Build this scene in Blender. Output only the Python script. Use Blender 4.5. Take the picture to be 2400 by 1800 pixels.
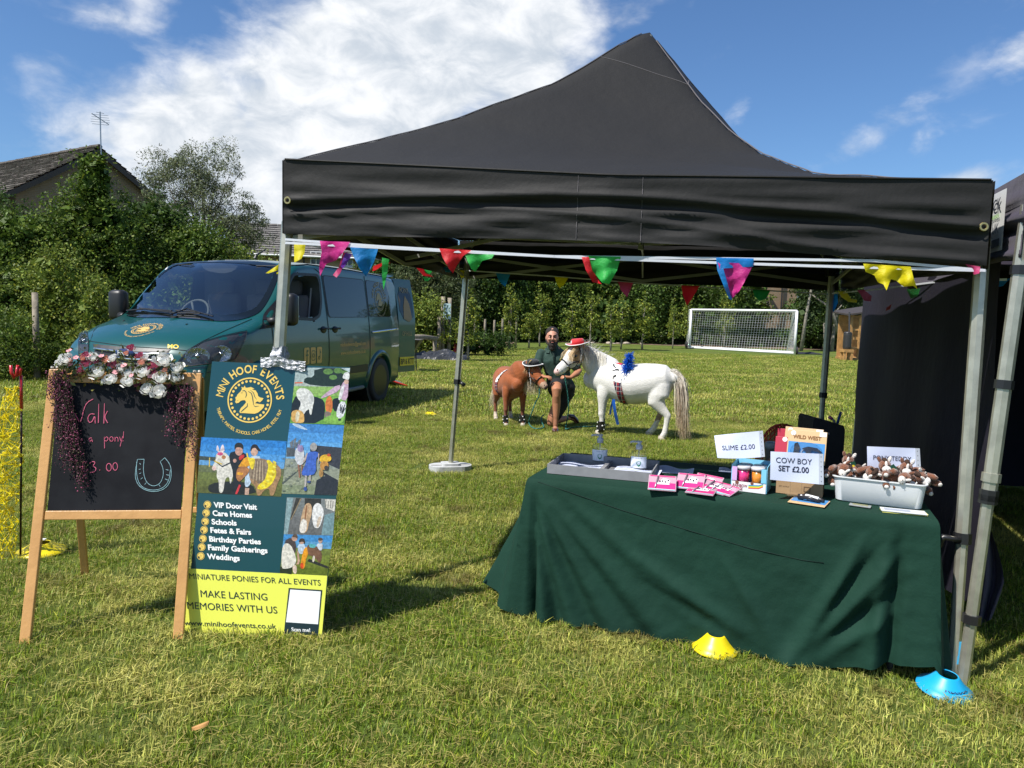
import bpy,bmesh,math,random
import numpy as np
from mathutils import Vector,Matrix,Euler
from mathutils.bvhtree import BVHTree
from math import pi,sin,cos,radians,atan2,sqrt,exp
random.seed(7);RNG=np.random.default_rng(7)
SC=bpy.context.scene
COL=SC.collection
for _o in list(bpy.data.objects):bpy.data.objects.remove(_o)
# ------------------------------------------------------------------ camera
F_PX,EYE=1750.0,1.45
_p,_r=radians(5.1),radians(1.5)
FWD=Vector((0,cos(_p),-sin(_p)));_up=Vector((0,sin(_p),cos(_p)));_rt=Vector((1,0,0))
RT=cos(_r)*_rt+sin(_r)*_up;UP=-sin(_r)*_rt+cos(_r)*_up
cd=bpy.data.cameras.new('camera');cam=bpy.data.objects.new('camera',cd);COL.objects.link(cam)
cd.sensor_width=36;cd.lens=F_PX/2400*36;cd.clip_start=0.05;cd.clip_end=3000
_m=Matrix.Identity(4)
for i in range(3):
 _m[i][0]=RT[i];_m[i][1]=UP[i];_m[i][2]=-FWD[i]
_m.translation=Vector((0,0,EYE));cam.matrix_world=_m
SC.camera=cam
# ------------------------------------------------------------------ light and sky
SUN=Vector((-0.56,-0.39,1.0)).normalized()
sd=bpy.data.lights.new('sun','SUN');sd.energy=5.0;sd.angle=radians(0.53);sd.color=(1.0,0.955,0.89)
sun=bpy.data.objects.new('sun',sd);COL.objects.link(sun);sun.rotation_euler=SUN.to_track_quat('Z','Y').to_euler()
sun.location=SUN*60
SC.view_settings.view_transform='Standard';SC.view_settings.look='None'
SC.view_settings.exposure=0.46;SC.view_settings.gamma=1.0;SC.view_settings.use_curve_mapping=False
wd=bpy.data.worlds.new('World');SC.world=wd;wd.use_nodes=True
wt=wd.node_tree;wt.nodes.clear()
class NT:
 """tiny helper round a node tree"""
 def __init__(s,t):s.t=t
 def n(s,kind,ins=None,**kw):
  nd=s.t.nodes.new(kind)
  for k,v in kw.items():setattr(nd,k,v)
  for k,v in (ins or {}).items():
   if hasattr(v,'is_output'):s.t.links.new(v,nd.inputs[k])
   else:nd.inputs[k].default_value=v
  return nd
 def m(s,op,a,b=0.0,c=None,clamp=False):
  ins={0:a,1:b}
  if c is not None:ins[2]=c
  return s.n('ShaderNodeMath',ins,operation=op,use_clamp=clamp).outputs[0]
 def mr(s,v,a,b,c=0.0,d=1.0,smooth=True):
  return s.n('ShaderNodeMapRange',{0:v,1:a,2:b,3:c,4:d},interpolation_type='SMOOTHSTEP' if smooth else 'LINEAR').outputs[0]
 def mix(s,f,a,b,blend='MIX'):
  nd=s.n('ShaderNodeMix',data_type='RGBA',blend_type=blend)
  for k,v in ((0,f),(6,a),(7,b)):
   if hasattr(v,'is_output'):s.t.links.new(v,nd.inputs[k])
   else:nd.inputs[k].default_value=(v if k==0 else (*v[:3],1))
  return nd.outputs[2]
 def noise(s,vec,scale,detail=5,rough=0.55,dist=0.0):
  ins={'Scale':scale,'Detail':detail,'Roughness':rough,'Distortion':dist}
  if vec is not None:ins['Vector']=vec
  return s.n('ShaderNodeTexNoise',ins).outputs[0]
W=NT(wt)
tc=W.n('ShaderNodeTexCoord').outputs['Generated']
sky=W.n('ShaderNodeTexSky',sky_type='NISHITA',sun_disc=False,sun_elevation=math.asin(SUN.z),
 sun_rotation=atan2(SUN.x,SUN.y),air_density=1.0,dust_density=0.6,ozone_density=2.2,altitude=50.0)
skyc=W.mix(1.0,sky.outputs[0],(0.88,1.18,1.50),'MULTIPLY')
nd=W.n('ShaderNodeVectorMath',{0:tc},operation='NORMALIZE').outputs[0]
sx=W.n('ShaderNodeSeparateXYZ',{0:nd}).outputs
az=W.m('MULTIPLY',W.m('ARCTAN2',sx[0],sx[1]),180/pi)
el=W.m('MULTIPLY',W.m('ARCSINE',sx[2]),180/pi)
# stretched coordinates so that the cloud texture leans from lower left to upper right
mp=W.n('ShaderNodeMapping',{0:nd,'Rotation':(0,radians(35),0),'Scale':(1.0,1.0,1.7)}).outputs[0]
n1=W.noise(mp,6.0,9,0.56,0.25)
n2=W.noise(mp,15.0,8,0.6,0.4)
nb=W.noise(mp,3.0,4,0.5)
def blob(a0,e0,ra,re,amp=1.0,rot=0.0):
 da=W.m('SUBTRACT',az,a0);de=W.m('SUBTRACT',el,e0)
 c,s_=cos(radians(rot)),sin(radians(rot))
 u=W.m('DIVIDE',W.m('ADD',W.m('MULTIPLY',da,c),W.m('MULTIPLY',de,s_)),ra)
 v=W.m('DIVIDE',W.m('SUBTRACT',W.m('MULTIPLY',de,c),W.m('MULTIPLY',da,s_)),re)
 d2=W.m('ADD',W.m('MULTIPLY',u,u),W.m('MULTIPLY',v,v))
 return W.m('MULTIPLY',W.m('MULTIPLY',W.m('EXPONENT',W.m('MULTIPLY',d2,-1.0)),1.0),amp)
mask=None
for b in [(-22,12,9,6,1.0,10),(-14,14,11,8,1.2,20),(-8,19,11,7.5,1.25,25),(-1,19.5,8.5,6.5,1.15,30),(-16,8,10,5,.8,0),(-25,8,6,6,.75,0),(-4,13,8,4.5,.7,25),
 (-8,27,15,7,1.0,20),(-26,19,5,3,.45,30),(-23,24,5,3,.4,30),(8,22,4.5,3,.55,40),(-31,15,4,2.4,.4,-20),
 (24.5,12.5,4.5,1.9,.55,25),(27.5,12,2,2,.45,60),(30,8.5,4,2.4,.58,20),(16,15,2,1.4,.36,45),(34,17,3,2,.5,40),(21,23,2.2,1.2,.4,40),(31,22,3,1.2,.35,30),
 (-120,25,30,12,.9,10),(110,22,28,10,.8,0),(175,30,35,12,.8,0),(-70,20,14,7,.7,0),(65,16,13,6,.6,10)]:
 g=blob(*b);mask=g if mask is None else W.m('MAXIMUM',mask,g)
dens=W.m('ADD',mask,W.m('MULTIPLY',W.m('SUBTRACT',n1,0.5),1.35))
dens=W.m('ADD',dens,W.m('MULTIPLY',W.m('SUBTRACT',n2,0.5),0.45))
cl=W.mr(dens,0.26,0.80)
wis=W.mr(W.m('ADD',W.m('MULTIPLY',n1,.7),W.m('MULTIPLY',n2,.3)),0.53,0.78,0,0.35)
cl=W.m('MAXIMUM',cl,wis)
shade=W.mr(W.m('ADD',W.m('ADD',W.m('MULTIPLY',n2,.6),W.m('MULTIPLY',nb,0.5)),W.m('MULTIPLY',W.mr(el,8,26),.12)),0.46,0.72)
ccol=W.mix(shade,(6.6,7.4,8.4),(11.3,11.5,11.8))
fin=W.mix(cl,skyc,ccol)
bg=W.n('ShaderNodeBackground',{0:fin,1:0.066})
W.n('ShaderNodeOutputWorld',{0:bg.outputs[0]})
# ------------------------------------------------------------------ placing helpers
def ray(px,py):return FWD+RT*((px-1200)/F_PX)-UP*((py-900)/F_PX)
def onz(px,py,z=0.0):
 d=ray(px,py);return Vector((0,0,EYE))+d*((z-EYE)/d.z)
def at(px,py,y):
 d=ray(px,py);return Vector((0,0,EYE))+d*(y/d.y)
 # ------------------------------------------------------------------ materials
MATS={}
def mat(name,col,rough=0.6,metal=0.0,spec=0.5,var=None,bump=None,coat=0.0,alpha=1.0,trans=0.0,sheen=0.0,attr=False,transl=0.0,emit=None,coord='Object'):
 """var=(scale, amount[, second colour]); bump=(scale, strength)"""
 if name in MATS:return MATS[name]
 m=bpy.data.materials.new(name);m.use_nodes=True;t=m.node_tree;t.nodes.clear();N=NT(t)
 pr=N.n('ShaderNodeBsdfPrincipled',{'Roughness':rough,'Metallic':metal,'Specular IOR Level':spec,'Coat Weight':coat,'Alpha':alpha,'Transmission Weight':trans})
 if coat:pr.inputs['Coat Roughness'].default_value=0.03
 if sheen:pr.inputs['Sheen Weight'].default_value=sheen
 tcn=N.n('ShaderNodeTexCoord').outputs[coord]
 c=None
 if attr:
  c=N.n('ShaderNodeAttribute',attribute_name='Col').outputs['Color']
 if var:
  f=N.noise(tcn,var[0],6,0.6)
  f=N.mr(f,0.3,0.7)
  c2=var[2] if len(var)>2 else tuple(x*(1-var[1]) for x in col)
  if attr:c=N.mix(N.m('MULTIPLY',f,var[1]),c,N.mix(1.0,c,c2,'MULTIPLY'))
  else:c=N.mix(N.m('MULTIPLY',f,var[1] if len(var)>2 else 1.0),col,c2)
 if c is None:pr.inputs['Base Color'].default_value=(*col,1)
 else:t.links.new(c,pr.inputs['Base Color'])
 if bump:
  h=N.noise(tcn,bump[0],5,0.6)
  b=N.n('ShaderNodeBump',{'Strength':bump[1],'Height':h,'Distance':0.02})
  t.links.new(b.outputs[0],pr.inputs['Normal'])
 out=pr.outputs[0]
 if transl:
  tr=N.n('ShaderNodeBsdfTranslucent')
  if c is None:tr.inputs[0].default_value=(*col,1)
  else:t.links.new(c,tr.inputs[0])
  out=N.n('ShaderNodeMixShader',{0:transl,1:pr.outputs[0],2:tr.outputs[0]}).outputs[0]
 N.n('ShaderNodeOutputMaterial',{0:out})
 MATS[name]=m
 return m
 # ------------------------------------------------------------------ mesh builder
class MB:
 def __init__(s):s.v=[];s.f=[];s.mi=[]
 def add(s,vs,fs,mi=0):
  b=len(s.v);s.v+=[Vector(v) for v in vs];s.f+=[tuple(i+b for i in f) for f in fs];s.mi+=[mi]*len(fs);return s
 def box(s,c,size,rot=None,mi=0,bev=0.0):
  hx,hy,hz=(d/2 for d in size);c=Vector(c)
  R=rot.to_matrix() if isinstance(rot,Euler) else (rot if rot is not None else Matrix.Identity(3))
  if bev<=0:
   vs=[R@Vector((x,y,z))+c for x in (-hx,hx) for y in (-hy,hy) for z in (-hz,hz)]
   fs=[(0,1,3,2),(4,6,7,5),(0,4,5,1),(2,3,7,6),(0,2,6,4),(1,5,7,3)]
   return s.add(vs,fs,mi)
  bm=bmesh.new();bmesh.ops.create_cube(bm,size=1)
  bmesh.ops.scale(bm,vec=size,verts=bm.verts);bmesh.ops.bevel(bm,geom=bm.edges[:],offset=bev,segments=2,affect='EDGES',profile=.5)
  bm.verts.index_update();vs=[R@v.co+c for v in bm.verts];fs=[[v.index for v in f.verts] for f in bm.faces];bm.free()
  return s.add(vs,fs,mi)
 def tube(s,pts,r,n=8,mi=0,cap=True,flat=1.0,up=None):
  """tapered tube through pts; r number or list; flat squeezes along the second axis"""
  pts=[Vector(p) for p in pts];k=len(pts);rs=r if isinstance(r,(list,tuple)) else [r]*k
  vs=[];prev=Vector(up) if up is not None else None
  for i,p in enumerate(pts):
   t=(pts[min(i+1,k-1)]-pts[max(i-1,0)])
   t=t.normalized() if t.length>1e-9 else Vector((0,0,1))
   a=prev if prev is not None else (Vector((0,0,1)) if abs(t.z)<.9 else Vector((1,0,0)))
   u=(a-t*a.dot(t));u=u.normalized() if u.length>1e-6 else t.orthogonal().normalized()
   w=t.cross(u);prev=u
   ra,rb=rs[i] if isinstance(rs[i],(list,tuple)) else (rs[i],rs[i]*flat)
   for j in range(n):
    an=2*pi*(j+.5)/n;vs.append(p+u*cos(an)*ra+w*sin(an)*rb)
  fs=[(i*n+j,i*n+(j+1)%n,(i+1)*n+(j+1)%n,(i+1)*n+j) for i in range(k-1) for j in range(n)]
  if cap:fs+=[tuple(range(n))[::-1],tuple((k-1)*n+j for j in range(n))]
  return s.add(vs,fs,mi)
 def sphere(s,c,r,nu=12,nv=8,mi=0,rot=None):
  r=r if isinstance(r,(list,tuple)) else (r,r,r);c=Vector(c);vs=[];R=rot.to_matrix() if rot is not None else Matrix.Identity(3)
  for i in range(1,nv):
   th=pi*i/nv
   for j in range(nu):vs.append(R@Vector((r[0]*sin(th)*cos(2*pi*j/nu),r[1]*sin(th)*sin(2*pi*j/nu),r[2]*cos(th)))+c)
  vs+=[R@Vector((0,0,r[2]))+c,R@Vector((0,0,-r[2]))+c];a=len(vs)-2
  fs=[(i*nu+j,(i+1)*nu+j,(i+1)*nu+(j+1)%nu,i*nu+(j+1)%nu) for i in range(nv-2) for j in range(nu)]
  fs+=[(a,j,(j+1)%nu) for j in range(nu)]+[(a+1,(nv-2)*nu+(j+1)%nu,(nv-2)*nu+j) for j in range(nu)]
  return s.add(vs,fs,mi)
 def lathe(s,prof,n=24,c=(0,0,0),mi=0,rot=None,sq=1.0):
  c=Vector(c);R=rot.to_matrix() if rot is not None else Matrix.Identity(3);vs=[];k=len(prof)
  for r,z in prof:
   for j in range(n):vs.append(R@Vector((r*cos(2*pi*j/n),r*sq*sin(2*pi*j/n),z))+c)
  fs=[(i*n+j,i*n+(j+1)%n,(i+1)*n+(j+1)%n,(i+1)*n+j) for i in range(k-1) for j in range(n)]
  if prof[0][0]>1e-5:fs.append(tuple(range(n))[::-1])
  if prof[-1][0]>1e-5:fs.append(tuple((k-1)*n+j for j in range(n)))
  return s.add(vs,fs,mi)
 def grid(s,fn,nu,nv,mi=0):
  vs=[fn(i/nu,j/nv) for j in range(nv+1) for i in range(nu+1)]
  fs=[(j*(nu+1)+i,j*(nu+1)+i+1,(j+1)*(nu+1)+i+1,(j+1)*(nu+1)+i) for j in range(nv) for i in range(nu)]
  return s.add(vs,fs,mi)
 def prism(s,poly,d,fn=lambda x,y,z:(x,y,z),mi=0):
  """2-D polygon pushed out by d; fn maps (x,y,depth) to space"""
  n=len(poly);vs=[fn(x,y,0) for x,y in poly]+[fn(x,y,d) for x,y in poly]
  fs=[tuple(range(n))[::-1],tuple(range(n,2*n))]+[(i,(i+1)%n,n+(i+1)%n,n+i) for i in range(n)]
  return s.add(vs,fs,mi)
 def xf(s,m):
  s.v=[m@v for v in s.v];return s
def local_of(parent):
 m=Matrix.Identity(4);p=parent;ch=[]
 while p is not None:ch.append(p.matrix_basis.copy());p=p.parent
 for x in ch:m=x@m
 return m
def ob(name,mb,m,parent=None,smooth=False,world=False,loc=None,label=None,stuff=False,auto=None):
 me=bpy.data.meshes.new(name)
 vs=mb.v
 if world and parent is not None:
  inv=local_of(parent).inverted();vs=[inv@v for v in vs]
 me.from_pydata([tuple(v) for v in vs],[],mb.f)
 ms=m if isinstance(m,(list,tuple)) else [m]
 for x in ms:me.materials.append(x)
 if len(ms)>1:me.polygons.foreach_set('material_index',mb.mi)
 if smooth:me.polygons.foreach_set('use_smooth',[True]*len(me.polygons))
 me.update()
 if auto is not None:
  try:me.set_sharp_from_angle(angle=radians(auto))
  except Exception:pass
 o=bpy.data.objects.new(name,me);COL.objects.link(o)
 if parent is not None:o.parent=parent
 if loc is not None:o.location=loc
 if label:o['label']=label
 if stuff:o['kind']='stuff'
 return o
def tag(o,label,cat,group=None,kind=None):
 if kind:o['kind']=kind
 if label:o['label']=label
 if cat:o['category']=cat
 if group:o['group']=group
 return o
def thing(name,label,cat,loc=(0,0,0),rz=0.0,group=None,rot=None):
 o=bpy.data.objects.new(name,None);COL.objects.link(o);o.location=loc
 o.rotation_euler=rot if rot is not None else (0,0,rz);o.empty_display_size=.1
 return tag(o,label,cat,group)
def copy_tree(o,parent=None,link=True):
 c=o.copy();COL.objects.link(c);c.parent=parent
 for ch in [x for x in list(bpy.data.objects) if x.parent is o]:copy_tree(ch,c)
 return c
def npmesh(name,V,Fc,cols=None,m=None,smooth=False):
 """V (n,3), Fc (m,k) numpy; cols (n,3) point colours"""
 me=bpy.data.meshes.new(name);k=Fc.shape[1]
 me.vertices.add(len(V));me.vertices.foreach_set('co',V.astype(np.float32).ravel())
 me.loops.add(Fc.size);me.loops.foreach_set('vertex_index',Fc.astype(np.int32).ravel())
 me.polygons.add(len(Fc));me.polygons.foreach_set('loop_start',np.arange(0,Fc.size,k,dtype=np.int32))
 me.update(calc_edges=True)
 if cols is not None:
  a=me.color_attributes.new('Col','FLOAT_COLOR','POINT')
  a.data.foreach_set('color',np.concatenate([cols,np.ones((len(cols),1))],1).astype(np.float32).ravel())
 if smooth:me.polygons.foreach_set('use_smooth',[True]*len(Fc))
 if m is not None:me.materials.append(m)
 return me
def add_me(name,me,parent=None,loc=None,rz=0,sc=None):
 o=bpy.data.objects.new(name,me);COL.objects.link(o)
 if parent is not None:o.parent=parent
 if loc is not None:o.location=loc
 if rz:o.rotation_euler=(0,0,rz)
 if sc:o.scale=sc
 return o
def quad_leaves(C,size,cols,up=0.6,rng=RNG,aspect=0.55,fold=0.18):
 """leaf rhombs at centres C"""
 n=len(C);size=np.broadcast_to(size,(n,))
 d=rng.normal(size=(n,3));d/=np.linalg.norm(d,axis=1,keepdims=True)
 nn=rng.normal(size=(n,3));nn[:,2]+=up*2;nn-=d*(nn*d).sum(1,keepdims=True);nn/=np.linalg.norm(nn,axis=1,keepdims=True)+1e-9
 w=np.cross(nn,d);s=size[:,None]
 b=C-d*s*.5;tp=C+d*s*.5;l=C+w*s*aspect*.5+nn*s*fold*.5;r=C-w*s*aspect*.5+nn*s*fold*.5
 V=np.stack([b,l,tp,r],1).reshape(-1,3);Fc=np.arange(4*n).reshape(-1,4)
 return V,Fc,np.repeat(cols,4,0)
def leafcols(n,base,var=0.25,yellow=0.15,rng=RNG):
 f=np.exp(rng.normal(0,var,(n,1)));c=np.array(base)[None]*f
 y=(rng.random((n,1))<yellow)*rng.random((n,1));return np.clip(c*(1+y*np.array([[1.1,.55,.1]])),0,.6)
 # text as flat mesh data (2-D verts, faces)
_TX={}
def text2d(s,size=1.0,bold=0.0,align='CENTER',sx=1.0):
 if bold<.03 and any(c in 'MWN' for c in s):bold=0.0
 key=(s,bold,align)
 if key not in _TX:
  cu=bpy.data.curves.new('lettering','FONT');cu.body=s;cu.size=1.0;cu.align_x=align;cu.offset=bold;cu.resolution_u=3
  o=bpy.data.objects.new('lettering',cu);COL.objects.link(o)
  dg=bpy.context.evaluated_depsgraph_get();me=bpy.data.meshes.new_from_object(o.evaluated_get(dg))
  _TX[key]=([tuple(v.co[:2]) for v in me.vertices],[tuple(p.vertices) for p in me.polygons])
  bpy.data.objects.remove(o);bpy.data.curves.remove(cu);bpy.data.meshes.remove(me)
 v,f=_TX[key]
 return [(x*size*sx,y*size) for x,y in v],f
def width_of(s,size,bold=0.0):
 v,f=text2d(s,size,bold,'LEFT');return max(x for x,y in v)-min(x for x,y in v) if v else size*.3
def arc_text(mb,s,size,cx,cy,R,a0,a1,bold=0.0,inside=False,mi=0,put=None,sx=1.0):
 """letters along a circle; angles in degrees clockwise from the top; put maps (x,y)->space"""
 ws=[(width_of(c,size,bold)*sx if c!=' ' else size*.30)+size*.07 for c in s];tot=sum(ws);a=radians(a0);span=radians(a1-a0)
 acc=0
 for c,w in zip(s,ws):
  an=a+span*(acc+w/2)/tot;acc+=w
  if c==' ':continue
  v,f=text2d(c,size,bold,'LEFT');xm=(max(x for x,y in v)+min(x for x,y in v))/2
  out=[]
  for x,y in v:
   x=(x-xm)*sx
   if inside:rr=R-y;px_,py_=(cx+rr*sin(an)-x*cos(an)*-1*-1,cy+rr*cos(an)+x*sin(an)*-1*-1);px_=cx+rr*sin(an)-x*cos(an);py_=cy+rr*cos(an)+x*sin(an)
   else:rr=R+y;px_=cx+rr*sin(an)+x*cos(an);py_=cy+rr*cos(an)-x*sin(an)
   out.append(put(px_,py_))
  mb.add(out,f,mi)
 return mb
HORSE=[(.08,.60),(.12,.63),(.13,.68),(.22,.78),(.26,.86),(.24,.93),(.30,.90),(.33,.97),(.36,.91),(.40,.90),(.52,.93),(.62,.88),(.55,.86),(.66,.83),(.72,.74),(.74,.66),(.80,.62),(.90,.60),(.86,.53),(.80,.47),(.72,.50),(.66,.44),(.80,.42),(.93,.41),(.92,.33),(.85,.24),(.76,.16),(.66,.12),(.36,.13),(.24,.13),(.22,.18),(.25,.27),(.33,.36),(.40,.46),(.37,.52),(.30,.52),(.24,.50),(.19,.44),(.12,.42),(.08,.46),(.10,.52)]
def tri_fill(poly):
 from mathutils.geometry import tessellate_polygon
 return tessellate_polygon([[Vector((x,y,0)) for x,y in poly]])
def flat_poly(mb,poly,put,mi=0):
 return mb.add([put(x,y) for x,y in poly],[tuple(t) for t in tri_fill(poly)],mi)
def ring2d(mb,cx,cy,r0,r1,put,n=40,mi=0,ry=1.0):
 vs=[]
 for j in range(n):
  a=2*pi*j/n;vs+=[put(cx+r0*cos(a),cy+r0*ry*sin(a)),put(cx+r1*cos(a),cy+r1*ry*sin(a))]
 return mb.add(vs,[(2*j,2*j+1,(2*j+3)%(2*n),(2*j+2)%(2*n)) for j in range(n)],mi)
def disc2d(mb,cx,cy,rx,ry,put,n=14,mi=0,rot=0):
 c,s=cos(rot),sin(rot)
 return mb.add([put(cx+rx*cos(2*pi*j/n)*c-ry*sin(2*pi*j/n)*s,cy+rx*cos(2*pi*j/n)*s+ry*sin(2*pi*j/n)*c) for j in range(n)],[tuple(range(n))],mi)
def logo(mb,cx,cy,R,put,mi=0,words=True):
 """round emblem: ring, dots, horse head, curved words; R outer ring radius, y up"""
 ring2d(mb,cx,cy,R*.94,R,put,56,mi)
 for k in range(28):
  a=2*pi*k/28;disc2d(mb,cx+R*.835*cos(a),cy+R*.835*sin(a),R*.058,R*.058,put,10,mi)
 hp=[(cx+(x-.5)*1.55*R,cy+(y-.53)*1.45*R) for x,y in HORSE]
 flat_poly(mb,hp,put,mi)
 if words:
  arc_text(mb,'MINI HOOF EVENTS',R*.50,cx,cy,R*1.20,-86,88,.022,False,mi,put,.84)
  arc_text(mb,'THERAPY, PARTIES, SCHOOLS, CARE HOMES, FETES, FILM',R*.2,cx,cy,R*1.52,255,106,.008,True,mi,put,.8)
def horse_lines(mb,cx,cy,R,put,mi=0):
 """dark strokes cut in the emblem's horse"""
 def st(pts,w):
  P=[(cx+(x-.5)*1.55*R,cy+(y-.53)*1.45*R) for x,y in pts]
  for i,((a,b),(c,d)) in enumerate(zip(P[:-1],P[1:])):
   L=sqrt((c-a)**2+(d-b)**2)+1e-9;nx,ny=-(d-b)/L*w*R,(c-a)/L*w*R
   w0=1 if i else .3;w1=1 if i<len(P)-2 else .3
   mb.add([put(a+nx*w0,b+ny*w0),put(a-nx*w0,b-ny*w0),put(c-nx*w1,d-ny*w1),put(c+nx*w1,d+ny*w1)],[(0,1,2,3)],mi)
 st([(.27,.80),(.33,.82),(.38,.78),(.40,.68),(.37,.60)],.016)
 st([(.23,.74),(.29,.75)],.018)
 st([(.44,.80),(.54,.74),(.58,.62),(.60,.50),(.62,.40)],.018)
 st([(.50,.84),(.60,.76),(.64,.64),(.70,.56)],.014)
 st([(.44,.44),(.44,.34),(.32,.22),(.26,.16)],.018)
 st([(.60,.42),(.66,.34),(.78,.36)],.012)
 st([(.13,.50),(.17,.52)],.014)
 # ================================================================== ground and grass
def ground_mat():
 m=bpy.data.materials.new('field_ground');m.use_nodes=True;t=m.node_tree;t.nodes.clear();N=NT(t)
 pos=N.n('ShaderNodeNewGeometry').outputs['Position']
 a=N.noise(pos,0.45,6,.6);b=N.noise(pos,3.0,6,.65);c=N.noise(pos,26,5,.7)
 g=N.mix(N.mr(b,.35,.65),(.085,.125,.020),(.135,.185,.030))
 g=N.mix(N.mr(a,.50,.72,0,.75),g,(.23,.205,.07))
 sep=N.n('ShaderNodeSeparateXYZ',{0:pos}).outputs
 st=N.m('SINE',N.m('MULTIPLY',N.m('ADD',N.m('MULTIPLY',sep[0],1.0),N.m('MULTIPLY',sep[1],.42)),2.2))
 g=N.mix(N.mr(st,-.3,.3,0,.28),g,(.185,.245,.045))
 g=N.mix(N.mr(c,.3,.7,0,.55),g,(.045,.06,.016))
 b2=N.n('ShaderNodeBump',{'Strength':.8,'Distance':.05,'Height':c})
 pr=N.n('ShaderNodeBsdfPrincipled',{'Base Color':g,'Roughness':.9,'Specular IOR Level':.15,'Normal':b2.outputs[0]})
 N.n('ShaderNodeOutputMaterial',{0:pr.outputs[0]});return m
gm=MB()
def gpos(u,v):
 return ((u-.5)*900,-60+v*700,0)
gm.grid(gpos,30,30)
go=ob('ground',gm,ground_mat());tag(go,'mown grass field stretching to the hedge',None,kind='structure')
def grass_mat():
 m=bpy.data.materials.new('grass_blade');m.use_nodes=True;t=m.node_tree;t.nodes.clear();N=NT(t)
 pos=N.n('ShaderNodeNewGeometry').outputs['Position']
 col=N.n('ShaderNodeAttribute',attribute_name='Col').outputs['Color']
 a=N.noise(pos,0.9,6,.62);b=N.noise(pos,4.5,4,.6)
 dry=N.mr(N.m('ADD',N.m('MULTIPLY',a,.65),N.m('MULTIPLY',b,.35)),.46,.64,0,.80)
 lum=N.n('ShaderNodeRGBToBW',{0:col}).outputs[0]
 straw=N.mix(1.0,N.n('ShaderNodeCombineColor',{0:lum,1:lum,2:lum}).outputs[0],(2.3,2.0,.62),'MULTIPLY')
 c=N.mix(dry,col,straw)
 sl=N.noise(pos,1.7,5,.7);c=N.mix(N.mr(sl,.54,.68,0,.72),c,(.17,.115,.045))
 c=N.mix(N.mr(b,.35,.7,0,.35),c,N.mix(1.0,c,(.62,.85,.6),'MULTIPLY'))
 df=N.n('ShaderNodeBsdfPrincipled',{'Base Color':c,'Roughness':.5,'Specular IOR Level':.35})
 tr=N.n('ShaderNodeBsdfTranslucent',{0:c})
 mx=N.n('ShaderNodeMixShader',{0:.32,1:df.outputs[0],2:tr.outputs[0]})
 N.n('ShaderNodeOutputMaterial',{0:mx.outputs[0]});return m
GRM=grass_mat()
def grass_patch(size,n,hmin,hmax,wid,rng,lying=.12):
 P=rng.random((n,2))*size-size/2
 # blades gather in tufts
 tc_=rng.random((n//14,2))*size-size/2;k=rng.integers(0,len(tc_),n)
 tuft=rng.random(n)<.6;P[tuft]=tc_[k[tuft]]+rng.normal(0,.014*(size/.6)**.6,(tuft.sum(),2))
 P=(P+size/2)%size-size/2
 h=rng.uniform(hmin,hmax,n)*rng.choice([.6,1,1.35],n,p=[.35,.5,.15]);an=rng.random(n)*2*pi
 lean=np.abs(rng.normal(.45,.3,n));ly=rng.random(n)<lying;lean[ly]=rng.uniform(1.0,2.3,ly.sum());
 d=np.stack([np.cos(an),np.sin(an)],1);s=np.stack([-np.sin(an),np.cos(an)],1)*wid*rng.uniform(.7,1.3,(n,1))
 z0=np.where(ly,rng.uniform(.006,.03,n),0.0)
 hh=np.where(ly,h*.15,h)
 base=np.concatenate([P,z0[:,None]],1)
 mid=base+np.concatenate([d*(h*lean*.35)[:,None],(hh*.6)[:,None]],1)
 tip=base+np.concatenate([d*(h*lean)[:,None],hh[:,None]],1)
 S=np.concatenate([s,np.zeros((n,1))],1)
 V=np.stack([base-S/2,base+S/2,mid+S*.42,mid-S*.42,tip],1).reshape(-1,3)
 i=np.arange(n)[:,None]*5
 F4=np.concatenate([i+0,i+1,i+2,i+3],1);
 F5=np.concatenate([i+3,i+2,i+4,i+4],1)
 tri=np.concatenate([np.concatenate([i,i+1,i+2],1),np.concatenate([i,i+2,i+3],1),np.concatenate([i+3,i+2,i+4],1)],0)
 c=leafcols(n,(.155,.238,.022),.42,.5,rng)
 strw=(ly&(rng.random(n)<.75))|(rng.random(n)<.13);c[strw]=np.array([.42,.35,.11])*np.exp(rng.normal(0,.22,(strw.sum(),1)))
 return V,tri,np.repeat(c,5,0)
hidden=bpy.data.collections.new('grass_patches')
near_col=bpy.data.collections.new('near_patches');far_col=bpy.data.collections.new('far_patches')
for k in range(3):
 r=np.random.default_rng(20+k)
 V,Fc,c=grass_patch(.6,5200,.014,.036,.0027,r);me=npmesh('grass_patch',V,Fc,c,GRM);near_col.objects.link(bpy.data.objects.new('grass_patch',me))
 V,Fc,c=grass_patch(1.6,6000,.03,.06,.0105,r,.3);me=npmesh('far_grass_patch',V,Fc,c,GRM);far_col.objects.link(bpy.data.objects.new('far_grass_patch',me))
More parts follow.
